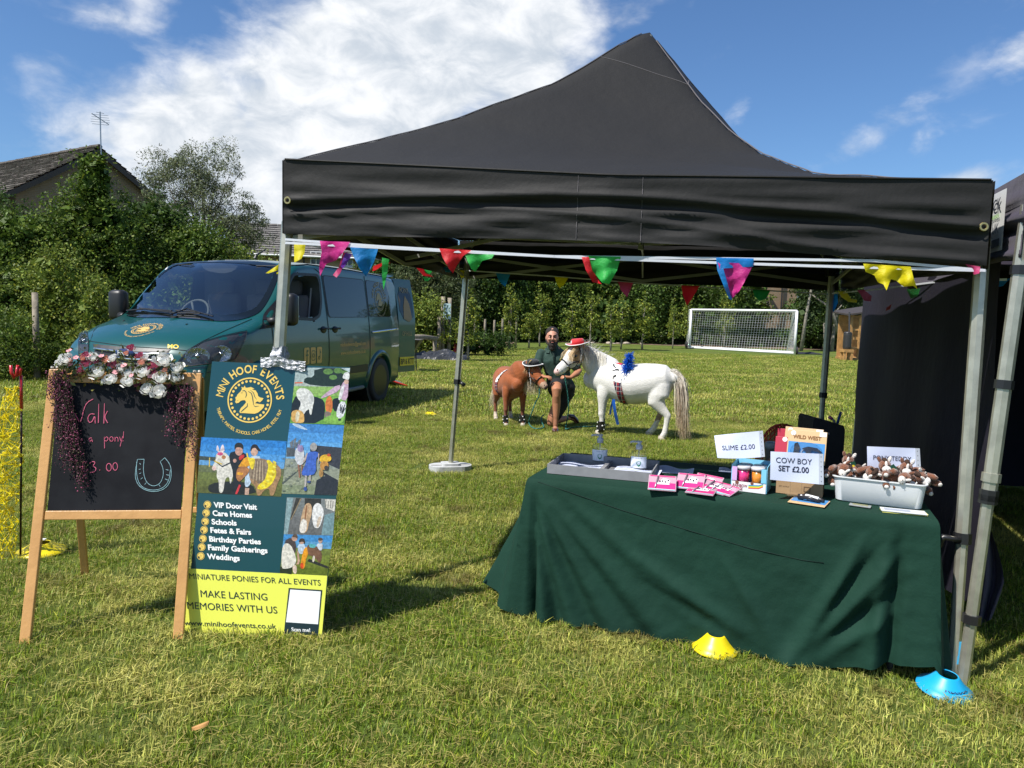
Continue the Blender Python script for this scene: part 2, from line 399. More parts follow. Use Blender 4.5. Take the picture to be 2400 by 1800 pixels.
def scatter(name,pts,rots,scl,coll,label):
 me=bpy.data.meshes.new(name);me.from_pydata([tuple(p) for p in pts],[],[])
 a=me.attributes.new('rot','FLOAT','POINT');a.data.foreach_set('value',rots)
 a=me.attributes.new('scl','FLOAT','POINT');a.data.foreach_set('value',scl)
 o=bpy.data.objects.new(name,me);COL.objects.link(o);me.materials.append(GRM)
 ng=bpy.data.node_groups.new(name+'_nodes','GeometryNodeTree')
 ng.interface.new_socket('Geometry',in_out='INPUT',socket_type='NodeSocketGeometry');ng.interface.new_socket('Geometry',in_out='OUTPUT',socket_type='NodeSocketGeometry')
 N=NT(ng);gi=N.n('NodeGroupInput');go_=N.n('NodeGroupOutput')
 ci=N.n('GeometryNodeCollectionInfo');ci.inputs[0].default_value=coll;ci.inputs[1].default_value=True;ci.inputs[2].default_value=True
 at1=N.n('GeometryNodeInputNamedAttribute',data_type='FLOAT');at1.inputs[0].default_value='rot'
 at2=N.n('GeometryNodeInputNamedAttribute',data_type='FLOAT');at2.inputs[0].default_value='scl'
 cx=N.n('ShaderNodeCombineXYZ');ng.links.new(at1.outputs[0],cx.inputs[2])
 ip=N.n('GeometryNodeInstanceOnPoints');ip.inputs['Pick Instance'].default_value=True
 ng.links.new(gi.outputs[0],ip.inputs['Points']);ng.links.new(ci.outputs[0],ip.inputs['Instance']);ng.links.new(cx.outputs[0],ip.inputs['Rotation']);ng.links.new(at2.outputs[0],ip.inputs['Scale'])
 ng.links.new(ip.outputs[0],go_.inputs[0])
 md=o.modifiers.new('scatter','NODES');md.node_group=ng
 tag(o,label,'grass',kind='stuff');return o
pts=[];rots=[];sc_=[]
y=1.0
while y<11.5:
 half=.72*y+1.6;x=-half
 while x<half:
  pts.append((x+random.uniform(-.08,.08),y+random.uniform(-.08,.08),0));rots.append(random.choice((0,1,2,3))*pi/2+random.uniform(-.3,.3));sc_.append(random.uniform(.92,1.15));x+=.5
 y+=.5
scatter('grass',pts,rots,sc_,near_col,'short mown grass with straw clippings close to the stall')
pts=[];rots=[];sc_=[]
y=11.6
while y<34:
 half=.72*y+1.5;x=-half
 while x<half:
  pts.append((x+random.uniform(-.2,.2),y+random.uniform(-.2,.2),0));rots.append(random.random()*6.28);sc_.append(random.uniform(.9,1.2));x+=1.35
 y+=1.35
scatter('field_grass',pts,rots,sc_,far_col,'mown grass of the open field behind the ponies')
# ================================================================== trees and hedges
LEAF=mat('leaf',(.06,.09,.02),.55,spec=.25,attr=True,transl=.28)
BARK=mat('bark',(.16,.13,.10),.9,var=(9,.5),bump=(30,.5))
BARKP=mat('pale_bark',(.30,.27,.22),.9,var=(9,.5),bump=(30,.5))
def crown_pts(ells,nclump,per,cr,rng,shell=.45):
 out=[];cs=[]
 tot=sum(e[3]*e[4]*e[5] for e in ells)
 for e in ells:
  k=max(2,int(nclump*e[3]*e[4]*e[5]/tot))
  d=rng.normal(size=(k,3));d/=np.linalg.norm(d,axis=1,keepdims=True);rr=(shell+(1-shell)*rng.random((k,1))**.6)
  c=d*rr*np.array([e[3:6]])+np.array([e[:3]]);cs.append(c)
 C=np.concatenate(cs);C=C[C[:,2]>.1]
 k=rng.integers(0,len(C),len(C)*per);rad=cr*rng.uniform(.6,1.3,len(C))[k][:,None]
 off=rng.normal(size=(len(k),3));off/=np.linalg.norm(off,axis=1,keepdims=True);off*=rng.random((len(k),1))**.45
 off[:,2]*=.75
 P=C[k]+off*rad;P=P[P[:,2]>.03]
 return P,C
def crown_mesh(name,ells,nclump,per,cr,leaf,base,seed,shell=.45,yellow=.15,up=.6,aspect=.55,var=.3,core=.25):
 rng=np.random.default_rng(seed);P,C=crown_pts(ells,nclump,per,cr,rng,shell)
 cl=np.exp(rng.normal(0,.22,len(P))) # leaf to leaf
 V,Fc,c=quad_leaves(P,leaf*rng.uniform(.7,1.3,len(P)),leafcols(len(P),base,var,yellow,rng),up,rng,aspect)
 if core>0:
  Q=[]
  for e in ells:
   n=int(len(P)*core*.25/len(ells));d=rng.normal(size=(n,3));d/=np.linalg.norm(d,axis=1,keepdims=True)
   Q.append(d*(.35+.35*rng.random((n,1)))*np.array([e[3:6]])+np.array([e[:3]]))
  Q=np.concatenate(Q);Q=Q[Q[:,2]>.1]
  V2,F2,c2=quad_leaves(Q,leaf*3.2,leafcols(len(Q),base,var,.05,rng),up,rng,.9)
  F2=F2+len(V);V=np.concatenate([V,V2]);Fc=np.concatenate([Fc,F2]);c=np.concatenate([c,c2])
 return npmesh(name,V,Fc,c,LEAF),C
def limbs(mb,C,base,top,r0,n,rng,spread=.5):
 base=Vector(base);top=Vector(top)
 pts=[base.lerp(top,k/5)+Vector((rng.normal(0,.03),rng.normal(0,.03),0))*(k>0)*(top-base).length*.3 for k in range(6)]
 mb.tube(pts,[r0*(1-.75*k/5) for k in range(6)],8)
 for i in rng.choice(len(C),min(n,len(C)),replace=False):
  t=rng.uniform(.25,.95);p=base.lerp(top,t);q=Vector(C[i]);mid=p.lerp(q,.5)+Vector((0,0,.1*(q-p).length))
  mb.tube([p,mid,q],[r0*.38*(1.1-t),r0*.22*(1.1-t),r0*.05],5)
def tree(label,cat,loc,ells,nclump,per,cr,leaf,base,seed,trunk=(0,0,0,.1),nl=14,group=None,bark=None,**kw):
 t=thing('tree' if cat=='tree' else 'bush',label,cat,loc,0,group)
 me,C=crown_mesh('crown',ells,nclump,per,cr,leaf,base,seed,**kw)
 add_me('crown',me,t)
 mb=MB();limbs(mb,C,(0,0,-.05),trunk[:3],trunk[3],nl,np.random.default_rng(seed+1));ob('trunk',mb,bark or BARK,t,smooth=True)
 return t
DK=(.040,.078,.013);MD=(.080,.132,.020);LT=(.135,.185,.030);OL=(.085,.105,.045)
def gx(px,y):return at(px,800,y).x
# left thicket, front to back
TH='bushes of the thicket behind the van'
tree('tall leafy bush rising in front of the left house gable','bush',(gx(215,18.5),18.5,0),[(0,0,1.6,1.7,1.3,1.6),(.1,0,3.3,1.1,.9,1.2),(.15,0,4.5,.45,.4,.9)],300,85,.42,.085,MD,31,(0.1,0,4,.09),group=TH,yellow=.3)
tree('bright leafy bush at the photo edge below the house roof','bush',(gx(20,17.5),17.5,0),[(0,0,1.5,1.8,1.3,1.5),(.2,.2,2.9,1.3,1.0,.9)],240,85,.42,.08,MD,32,(0,0,3,.08),group=TH,yellow=.3)
tree('dark holly bush at the photo edge behind the bright bush','bush',(gx(-40,20),20,0),[(0,0,2.3,2.2,1.6,2.3)],260,70,.5,.085,DK,33,(0,0,3,.09),group=TH,yellow=.05)
tree('broad dark green bush beside the tallest bush of the thicket','bush',(gx(330,20.5),20.5,0),[(0,0,2.0,2.1,1.5,2.0),(.3,0,3.5,1.4,1.0,1.1)],300,75,.48,.085,DK,34,(0,0,3.6,.1),group=TH,yellow=.12)
tree('rounded bush directly behind the van windscreen','bush',(gx(470,20),20,0),[(0,0,1.7,1.9,1.4,1.8),(-.3,0,2.9,1.0,.9,.9)],260,80,.45,.085,MD,35,(0,0,3,.08),group=TH,yellow=.28)
tree('yellowish leafy bush showing over the van roof','bush',(gx(590,21),21,0),[(0,0,1.6,1.7,1.3,1.5),(-.9,0,2.5,.9,.8,.8)],220,75,.42,.085,LT,36,(0,0,2.6,.07),group=TH,yellow=.35)
tree('young pale green sapling bush in front of the thicket','bush',(gx(150,15.8),15.8,0),[(0,0,1.0,.9,.7,1.0),(-.1,0,2.0,.7,.6,.8)],150,55,.3,.07,LT,37,(0,0,2.2,.035),group=TH,yellow=.3,core=.1)
tree('slender sapling bush close to the van nose','bush',(gx(232,14.8),14.8,0),[(0,0,.7,.6,.5,.7),(0,0,1.5,.4,.4,.6)],90,50,.25,.065,LT,38,(0,0,1.7,.03),group=TH,yellow=.3,core=.1)
tree('low weedy bush round the wooden post','bush',(gx(40,15.2),15.2,0),[(0,0,.6,1.0,.7,.7),(.9,0,.4,.7,.6,.5)],110,60,.28,.06,MD,39,(0,0,.8,.03),group=TH,yellow=.25,core=.1)
tree('lower bushy growth beneath the bright photo edge bush','bush',(gx(-10,14.2),14.2,0),[(0,0,.6,.9,.7,.75)],80,60,.3,.06,MD,40,(0,0,.8,.03),group=TH,yellow=.25,core=.1)
# willow-like tree
tree('grey-green willow tree standing above the thicket','tree',(gx(480,30),30,0),
 [(-.1,0,4.6,2.3,1.9,2.0),(-.7,0,6.9,1.5,1.3,1.2),(.2,0,7.0,1.4,1.2,1.1),(-1.5,0,6.2,.9,.9,1.6),(1.3,0,5.0,1.2,1.0,1.2),(2.0,0,4.4,1.0,.9,.7),(-1.3,0,4.5,1.2,1.1,1.1)],
 480,80,.40,.11,(.135,.160,.085),45,(0,0,6.2,.16),40,shell=.35,yellow=.1,aspect=.3,core=0,var=.4)
# far hedge: nine-odd trees each its own; shared crown meshes
HV=[]
for k in range(5):
 ells=[(0,0,1.6,2.3,1.8,1.7),(random.uniform(-.5,.5),0,3.2,2.0,1.6,1.5),(random.uniform(-1,1),0,4.4,1.4,1.2,1.0),(random.uniform(-2,2),0,2.2,1.2,1.2,1.0),(random.uniform(-2,2),0,3.6,.9,.9,1.2),(random.uniform(-2,2),0,1.0,1.4,1.4,.9)]
 me,C=crown_mesh('crown',ells,230,60,.6,.15,[DK,MD,(.05,.09,.018),DK,MD][k],60+k,yellow=.2)
 mb=MB();limbs(mb,C,(0,0,0),(0,0,4),.12,10,np.random.default_rng(80+k));tm=ob('trunk',mb,BARK,None,smooth=True);tme=tm.data;bpy.data.objects.remove(tm)
 HV.append((me,tme))
hedge=[(905,40,'behind the van tailgate'),(985,41,'behind the playground sign posts'),(1065,43,'above the row of timber posts'),(1140,45,'left of the brown pony'),(1215,48,'over the brown pony'),
 (1290,49,"behind the kneeling man's head"),(1365,49,'above the red hat'),(1440,50,"behind the white pony's mane"),(1515,50,"above the white pony's rump"),(1590,50,"beside the goal's near post"),
 (1640,51,'behind the goal net, darker'),(1705,50,'behind the middle of the goal net'),(1935,47,"just past the brick gable"),(1960,46,'beside the gazebo back leg'),(2035,46,'behind the wooden playhouse')]
for i,(px,y,w) in enumerate(hedge):
 me,tme=HV[i%5]
 t=thing('hedge_tree','dense leafy hedge tree '+w,'tree',(gx(px,y),y,0),i*1.9,'trees of the hedge along the far side of the field')
 s=[1.22,1.08,1.3,1.15,1.25][(i*3)%5];t.scale=(s,s,s*(1.0 if px<1700 else .96));
 if px<1000:t.scale=(s*.95,s*.95,s*.9)
 add_me('crown',me,t);add_me('trunk',tme,t)
 # second, denser row behind, seen only as dark green mass through the gaps
rng=np.random.default_rng(5)
P=np.stack([rng.uniform(-16,26,30000),54+rng.normal(0,1.2,30000),rng.random(30000)**.8*4.6],1)
P=P[~((P[:,0]>17.2)&(P[:,0]<21.5))]
Q=np.stack([rng.uniform(-7,24,22000),np.zeros(22000),rng.random(22000)**.9*2.6],1);Q[:,1]=48.3+(Q[:,0]<3)*(Q[:,0]-3)*.75+rng.normal(0,.55,22000)+1.2*np.sin(Q[:,0]*.8);Q=Q[~((Q[:,0]>15.2)&(Q[:,0]<19.0)&(Q[:,2]>1.1))];P=np.concatenate([P,Q])
V,Fc,c=quad_leaves(P,.42,leafcols(len(P),DK,.3,.05,rng),.4,rng,.8)
o=add_me('undergrowth',npmesh('undergrowth',V,Fc,c,LEAF));tag(o,'dark undergrowth filling the hedge behind its front trees','undergrowth',kind='stuff')
n=42000;Q=np.stack([rng.uniform(-8,25,n),np.zeros(n),rng.random(n)**.85*3.9],1);Q[:,1]=47.6+(Q[:,0]<3)*(Q[:,0]-3)*.75+rng.normal(0,.5,n)+.8*np.sin(Q[:,0]*1.3)+.5*np.sin(Q[:,0]*3.1+Q[:,2]);Q=Q[~((Q[:,0]>14.9)&(Q[:,0]<19.2)&(Q[:,2]>1.0))]
V,Fc,c=quad_leaves(Q,.19,leafcols(len(Q),(.052,.092,.016),.4,.2,rng),.5,rng,.6)
o=add_me('hedge_growth',npmesh('hedge_growth',V,Fc,c,LEAF));tag(o,'dense leafy growth closing the gaps of the far hedge','hedge',kind='stuff')
# thicket floor undergrowth at left
P=np.stack([rng.uniform(-19,-5,16000),rng.uniform(15.5,24,16000),rng.random(16000)**1.6*1.9],1)
V,Fc,c=quad_leaves(P,.13,leafcols(len(P),MD,.35,.2,rng),.5,rng,.5)
o=add_me('undergrowth',npmesh('undergrowth',V,Fc,c,LEAF));tag(o,'weeds and brambles filling the foot of the left thicket','undergrowth',kind='stuff')
# saplings in front of hedge
SV=[]
for k in range(3):
 rngk=np.random.default_rng(90+k)
 me,C=crown_mesh('crown',[(0,0,1.05,.42,.4,.5),(.12*(k-1),0,1.75,.34,.32,.55),(-.1*(k-1),0,2.4,.16,.15,.5)],60,20,.22,.11,LT,91+k,yellow=.4,core=0)
 mb=MB();limbs(mb,C,(0,0,0),(0.05,0,2.0),.045,8,rngk);tm=ob('trunk',mb,BARKP,None,smooth=True);tme=tm.data;bpy.data.objects.remove(tm);SV.append((me,tme))
sap=[(1195,33,1.0,'between the timber posts and the brown pony',1),(1240,36,1.0,'between the brown pony and the kneeling man',0),(1265,38,1.05,"just left of the kneeling man's head",2),(1340,37,1.2,'directly over the red hat',1),
 (1383,40,1.1,"above the white pony's ears",2),(1432,35,1.1,"above the white pony's mane",0),(1456,37,1.15,'above the blue feather puff',1),(1506,37,1.3,"above the white pony's back",2),(1577,40,.9,'on a thin bare stem before the goal',0),
 (1612,42,1.1,'touching the near goal post',1),(1697,44,1.2,'seen through the goal net',2),(1098,24,.95,'bright green among the timber posts',0)]
for px,y,s,w,k in sap:
 t=thing('sapling','young leafy sapling '+w,'sapling',(gx(px,y),y,0),px*.7,'saplings planted along the hedge');t.scale=(s*(.8+.3*abs(sin(px))),s,s*(.72+.42*abs(sin(px*1.7))))
 add_me('crown',SV[k][0],t);add_me('trunk',SV[k][1],t)
 # low bright bush between van and playground posts
tree('bright green laurel bush between the van and the sign posts','bush',(gx(985,27),27,0),[(0,0,1.1,1.6,1.1,1.2),(-.8,0,1.5,.9,.8,.8)],170,60,.34,.10,LT,51,(0,0,1.4,.05),yellow=.3)
tree('grey-green loose shrub above the sign posts','bush',(gx(1010,31),31,0),[(0,0,2.4,2.1,1.5,1.5),(-.9,0,2.8,1.2,1.0,1.0)],260,60,.4,.10,(.075,.10,.04),52,(0,0,2.4,.06),yellow=.15,aspect=.35)
tree('brambly dark shrub tangled round the timber posts','bush',(gx(1115,27.5),27.5,0),[(0,0,.45,1.7,.7,.5)],80,50,.3,.08,DK,53,(0,0,.6,.03),yellow=.1)
# ivy-ish tree with bare branches right of the gable
t=tree('half-bare tree with pale crooked branches beside the brick gable','tree',(gx(1950,42),42,0),[(0,0,4.0,2.6,1.6,1.3),(-1.4,0,2.2,.8,.8,1.0),(1.2,0,2.8,1.3,1.0,.9)],150,60,.5,.13,(.05,.08,.025),54,(0.4,0,4.4,.12),16,bark=BARKP,yellow=.15)
mb=MB()
for a,b_,c_ in [((-1.9,-.5,0),(-1.7,-.5,2.2),(-1.3,-.5,5.2)),((.3,-.5,.4),(1.3,-.6,1.8),(2.4,-.6,3.4)),((.3,-.5,.5),(-.4,-.6,2.4),(-1.6,-.5,3.2)),((-.5,-.5,0),(-.7,-.5,1.5),(.2,-.5,2.6)),((1.3,-.6,1.8),(1.5,-.6,3),(1.2,-.6,4.5))]:
 mb.tube([a,b_,c_],[.11,.085,.03],7)
ob('branch',mb,BARKP,t,smooth=True)
# ================================================================== houses
def brick_mat(name,c1,c2,mortar,scale=1.0):
 m=bpy.data.materials.new(name);m.use_nodes=True;t=m.node_tree;t.nodes.clear();N=NT(t)
 uv=N.n('ShaderNodeTexCoord').outputs['UV']
 br=N.n('ShaderNodeTexBrick',{'Vector':uv,'Color1':(*c1,1),'Color2':(*c2,1),'Mortar':(*mortar,1),'Scale':scale,'Mortar Size':.012,'Brick Width':.225,'Row Height':.075,'Bias':.1})
 n=N.noise(N.n('ShaderNodeTexCoord').outputs['Object'],1.3,5,.6)
 c=N.mix(N.mr(n,.3,.7,0,.35),br.outputs[0],(.30,.22,.13))
 pr=N.n('ShaderNodeBsdfPrincipled',{'Base Color':c,'Roughness':.9,'Specular IOR Level':.2});N.n('ShaderNodeOutputMaterial',{0:pr.outputs[0]});return m
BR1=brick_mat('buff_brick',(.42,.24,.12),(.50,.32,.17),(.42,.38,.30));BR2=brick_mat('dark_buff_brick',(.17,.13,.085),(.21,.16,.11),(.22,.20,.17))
TILE=mat('roof_tile',(.13,.105,.09),.85,var=(3,.55,(.22,.21,.18)),bump=(20,.6));TILE2=mat('grey_roof_tile',(.12,.11,.105),.85,var=(3,.6,(.24,.23,.20)))
FASC=mat('dark_fascia',(.05,.04,.035),.6);WHITEP=mat('white_paint',(.78,.78,.76),.4);GLASSD=mat('window_glass',(.03,.035,.04),.05,spec=.8)
def wall_poly(pts,m,parent,name='wall',label=None):
 """flat wall, world points; uv in metres"""
 pts=[Vector(p) for p in pts];u=(pts[1]-pts[0]);u.z=0;u.normalize();n=u.cross(Vector((0,0,1)))
 mb=MB();mb.add(pts+[p-n*.25 for p in pts],[tuple(range(len(pts)))[::-1],tuple(range(len(pts),2*len(pts)))]+[(i,(i+1)%len(pts),len(pts)+(i+1)%len(pts),len(pts)+i) for i in range(len(pts))])
 o=ob(name,mb,m,parent,world=True,label=label);uvl=o.data.uv_layers.new(name='UVMap');inv=local_of(parent)
 for l in o.data.loops:
  w=inv@o.data.vertices[l.vertex_index].co;uvl.data[l.index].uv=((w-pts[0]).dot(u),w.z)
 return o
def tiled_roof(parent,e0,e1,r0,r1,nrow,ncol,m,seed=1):
 """e0,e1 eave ends; r0,r1 ridge ends; every tile a lifted slab; joined as one part (smaller than ten pixels each)"""
 e0,e1,r0,r1=map(Vector,(e0,e1,r0,r1));mb=MB();rg=random.Random(seed)
 n=(e1-e0).cross(r0-e0).normalized();n=n if n.z>0 else -n
 for i in range(nrow):
  a,b=i/nrow,(i+1.12)/nrow;sh=.5*(i%2)
  for j in range(-1,ncol):
   u0,u1=max(0,(j+sh)/ncol),min(1,(j+sh+.97)/ncol)
   if u1<=u0:continue
   L=rg.uniform(0,.035);q=lambda u,v,h:(e0.lerp(e1,u)).lerp(r0.lerp(r1,u),min(v,1))+n*h
   vs=[q(u0,a,.05+L),q(u1,a,.05+L*.7),q(u1,b,.0),q(u0,b,.0),q(u0,a,-.02),q(u1,a,-.02)]
   mb.add(vs,[(0,1,2,3),(4,5,1,0)])
 o=ob('roof_tile',mb,m,parent,world=True,stuff=True)
 mb=MB();mb.add([e0-n*.04,e1-n*.04,r1-n*.04,r0-n*.04,e0-n*.16,e1-n*.16,r1-n*.16,r0-n*.16],[(0,1,2,3),(7,6,5,4),(0,4,5,1),(1,5,6,2),(2,6,7,3),(3,7,4,0)])
 ob('roof',mb,FASC,parent,world=True)
 mb=MB();k=16
 for i in range(k):mb.tube([r0.lerp(r1,i/k)+Vector((0,0,.03)),r0.lerp(r1,(i+.96)/k)+Vector((0,0,.05))],.11,6)
 ob('ridge_tile',mb,m,parent,world=True,stuff=True)
def window(parent,c,u,w,h,n):
 """c centre, u along wall, n outwards"""
 c,u,n=Vector(c),Vector(u).normalized(),Vector(n).normalized();z=Vector((0,0,1));R=Matrix((u,n,z)).transposed()
 mb=MB();t=.07
 for s in (-1,1):mb.box(c+u*s*(w/2-t/2)+n*.03,(t,.12,h),R)
 for s in (-1,0,1):mb.box(c+z*s*(h/2-t/2)+n*.03,(w-2*t-.004,.11,t*(1 if s else .6)),R)
 mb.box(c+n*.03,(t*.8,.105,h-2*t),R)
 f=ob('window',mb,WHITEP,parent,world=True)
 mb=MB();mb.box(c+n*.0,(w-.02,.05,h-.02),R);g=ob('pane',mb,GLASSD,f,world=True);
 mb=MB();mb.box(c+n*.08-z*(h/2+.05),(w+.16,.2,.07),R);ob('window_sill',mb,WHITEP,f,world=True)
 # left house
h=thing('house','dark brick house gable with weathered brown tiled roof above the thicket','house',(-18,33,0))
e0=at(20,446,30.5);ap=at(226,352,33.5);e1=Vector((2*ap.x-e0.x,2*ap.y-e0.y,e0.z));rd=Vector((-(e1.y-e0.y),(e1.x-e0.x),0)).normalized()*13
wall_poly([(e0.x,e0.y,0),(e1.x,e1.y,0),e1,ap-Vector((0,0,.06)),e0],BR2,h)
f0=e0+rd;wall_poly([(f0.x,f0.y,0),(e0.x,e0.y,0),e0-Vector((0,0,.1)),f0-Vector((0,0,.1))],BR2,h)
ov=-rd.normalized()*.3;dn=(e0-ap).normalized()*.45
tiled_roof(h,e0+ov+dn,e0+rd+dn,ap+ov+Vector((0,0,.1)),ap+rd+Vector((0,0,.1)),17,42,TILE)
dn2=(e1-ap).normalized()*.45
tiled_roof(h,e1+ov+dn2,e1+rd+dn2,ap+ov+Vector((0,0,.1)),ap+rd+Vector((0,0,.1)),17,42,TILE,2)
mb=MB()
for a,b in ((e0+dn,ap),(e1+dn2,ap)):
 d=(b-a);mb.add([a+ov*1.02,b+ov*1.02,b+ov*1.02-Vector((0,0,.24)),a+ov*1.02-Vector((0,0,.24)),a+ov*.9,b+ov*.9,b+ov*.9-Vector((0,0,.24)),a+ov*.9-Vector((0,0,.24))],[(0,1,2,3),(4,7,6,5),(0,4,5,1),(3,2,6,7)])
ob('bargeboard',mb,FASC,h,world=True)
ANT=mat('galvanised',(.45,.45,.46),.4,metal=.8)
ant=thing('television_aerial','thin metal television aerial on the gable peak of the brick house','aerial',ap+ov*.6-Vector((0,0,.6)))
mb=MB();b=ap+ov*1.2;b=Vector((b.x,b.y,ap.z));top=b.z+1.6;mb.tube([(b.x,b.y,b.z-.6),(b.x,b.y,top)],.028,6);ob('mast',mb,ANT,ant,world=True)
for zz,ln in ((top-.05,.12),(top-.14,.30),(top-.24,.32),(top-.34,.36),(top-.44,.36),(top-.54,.30)):
 mb=MB();mb.tube([(b.x-ln,b.y-.1,zz),(b.x+ln,b.y+.1,zz)],.012,4);ob('aerial_rod',mb,ANT,ant,world=True)
mb=MB();mb.tube([(b.x-.1,b.y-.5,top-.2),(b.x+.1,b.y+.5,top-.42)],.02,4);ob('aerial_boom',mb,ANT,ant,world=True)
# middle house behind the van
h=thing('house','buff brick house with grey tiled roof and white windows behind the van','house',(-14,48,0))
y0=47;a=at(560,588,y0-.5);b=at(950,600,y0+1.5);a.z=b.z=(a.z+b.z)/2-.05;uu=(b-a);uu.z=0;uu.normalize();nn=Vector((uu.y,-uu.x,0))
wall_poly([(a.x,a.y,0),(b.x,b.y,0),b,a],BR1,h)
bk=b-nn*8;wall_poly([(b.x,b.y,0),(bk.x,bk.y,0),(bk.x,bk.y,b.z),((b.x+bk.x)/2,(b.y+bk.y)/2,b.z+2.3),b],BR1,h)
ra=at(590,527,y0+3.5);up_=Vector((0,0,ra.z-a.z))-nn*4
tiled_roof(h,a-uu*1+nn*.4-Vector((0,0,.15)),b+uu*.3+nn*.4-Vector((0,0,.15)),a-uu*1+up_,b+uu*.3+up_,13,44,TILE2,3)
mb=MB();mb.tube([a-uu+nn*.5-Vector((0,0,.2)),b+uu*.3+nn*.5-Vector((0,0,.2))],.07,6);ob('gutter',mb,WHITEP,h,world=True)
def on_wall(px,py):
 d=ray(px,py);o0=Vector((0,0,EYE));k=(a-o0).dot(nn)/d.dot(nn);return o0+d*k
for px,py,w,hh in ((741,607,.72,.95),(888,611,.75,.85),(928,620,.35,.55),(815,609,.7,.85),(741,690,.9,1.2)):
 window(h,on_wall(px,py)+nn*.01,uu,w,hh,nn)
mb=MB();q=on_wall(713,640);mb.tube([(q.x,q.y-.1,0),(q.x,q.y-.1,a.z-.2)],.05,6);ob('drainpipe',mb,mat('dark_plastic',(.03,.03,.03),.4),h,world=True)
# right brick gable behind the goal
h=thing('house','sunlit buff brick house wall rising behind the football goal','house',(19,52,0))
a=at(1768,700,51.5);b=at(1868,700,52.5);wall_poly([(a.x,a.y,0),(b.x,b.y,0),(b.x,b.y,5.2),((a.x+b.x)/2,(a.y+b.y)/2,6.6),(a.x,a.y,5.2)],BR1,h)
bb=b+Vector((1.5,9,0));wall_poly([(b.x,b.y,0),(bb.x,bb.y,0),(bb.x,bb.y,5.2),(b.x,b.y,5.2)],BR1,h)
mb=MB();q=a.lerp(b,.62);mb.tube([(q.x,q.y-.12,0),(q.x,q.y-.12,5.1)],.06,6);ob('drainpipe',mb,MATS['dark_plastic'],h,world=True)
tiled_roof(h,(a.x-.2,a.y-.2,5.1),(a.x+1.3,a.y+9,5.1),((a.x+b.x)/2,(a.y+b.y)/2-.2,6.7),((a.x+b.x)/2+1.5,(a.y+b.y)/2+9,6.7),8,20,TILE,5)
tiled_roof(h,(b.x+.2,b.y-.2,5.1),(b.x+1.7,b.y+9,5.1),((a.x+b.x)/2,(a.y+b.y)/2-.2,6.7),((a.x+b.x)/2+1.5,(a.y+b.y)/2+9,6.7),8,20,TILE,6)
# ================================================================== goal
gl=onz(1616,817);gr=onz(1862,831);HH=at(1627,726,gl.y).z
g=thing('football_goal','white framed football goal with white net in front of the hedge','goal',(gl.x,gl.y,0))
WP=mat('goal_white',(.82,.83,.84),.35);uu=(gr-gl).normalized();bk=Vector((.12,1.4,0));z=Vector((0,0,HH))
for nm,pts in (('post',[gl,gl+z]),('post',[gr,gr+z]),('crossbar',[gl+z,gr+z]),('ground_bar',[gl+Vector((0,0,.06)),gr+Vector((0,0,.06))]),
 ('side_bar',[gl+Vector((0,0,.06)),gl+bk+Vector((0,0,.06))]),('side_bar',[gr+Vector((0,0,.06)),gr+bk+Vector((0,0,.06))]),('back_bar',[gl+bk+Vector((0,0,.06)),gr+bk+Vector((0,0,.06))]),
 ('net_stay',[gl+z,gl+z+bk*.45,gl+bk]),('net_stay',[gr+z,gr+z+bk*.45,gr+bk])):
 mb=MB();mb.tube(pts,.06 if nm!='net_stay' else .035,8);ob(nm,mb,WP,g,smooth=True,world=True)
NETM=mat('net_cord',(.75,.76,.78),.6)
def net_part(fn,nu,nv,r):
 mb=MB()
 for i in range(nu+1):mb.tube([fn(i/nu,j/6) for j in range(7)],r,3,cap=False)
 for j in range(nv+1):mb.tube([fn(i/6,j/nv) for i in range(7)],r,3,cap=False)
 return mb
def bknet(u,v):
 b0=gl.lerp(gr,u);sag=-.12*sin(pi*u)
 if v<.25:return b0+z+bk*.45*(v/.25)+Vector((0,0,sag*v*2))
 k=(v-.25)/.75;return (b0+z+bk*.45).lerp(b0+bk,k)+Vector((0,0,sag*.5*(1-k)))
ob('net',net_part(bknet,40,22,.0085),NETM,g,world=True,stuff=True)
for q in (gl,gr):
 ob('side_net',net_part(lambda u,v,q=q:q+z*(1-v)+bk*u*(.45+.55*v),9,14,.006),NETM,g,world=True,stuff=True)
RUB=mat('black_rubber',(.02,.02,.02),.7)
for q,s in ((gl,-1),(gr,1)):
 mb=MB();mb.lathe([(.02,-.05),(.16,-.05),(.2,-.02),(.2,.02),(.16,.05),(.02,.05)],14,q+uu*.16*s+Vector((0,.2,.2)),rot=Euler((0,pi/2,0)));ob('goal_wheel',mb,RUB,g,smooth=True,world=True)
 # ================================================================== posts, sign, rails, tarpaulin
WOOD=mat('weathered_timber',(.33,.28,.21),.85,var=(6,.5),bump=(25,.4));WOODN=mat('honey_timber',(.52,.29,.10),.55,var=(5,.4),bump=(22,.25))
DWN=['closest to the playground sign, thickest','second along from the playground sign','third along, half wrapped in brambles','fourth along, dark in the brambles','fifth along, thin behind the bright sapling','sixth along, pale and bare','last one before the open hedge corner']
for k,(px,pyt,pyb,y) in enumerate([(1091,748,820,27.5),(1112,748,816,28.5),(1135,748,815,29.5),(1157,750,812,30.5),(1176,747,808,32),(1192,747,804,33.5),(1209,747,801,35)]):
 b=at(px,pyb,y);t_=at(px+1,pyt,y);p=thing('timber_post','upright round timber post '+DWN[k],'post',(b.x,y,0),0,'timber posts edging the play area')
 mb=MB();r=.045+.005*(k==0);mb.tube([(0,0,-.05),(.01,0,t_.z-.02),(.01,0,t_.z)],[r*1.1,r,r*.8],10);mb2=ob('pole',mb,WOOD,p,smooth=True)
b=at(82,700,14.6);p=tag(ob('timber_post',MB().tube([(b.x,14.6,-.05),(b.x,14.6,b.z+.12)],[.065,.055],10),WOOD,None,smooth=True),'lone grey timber post at the foot of the left thicket','post')
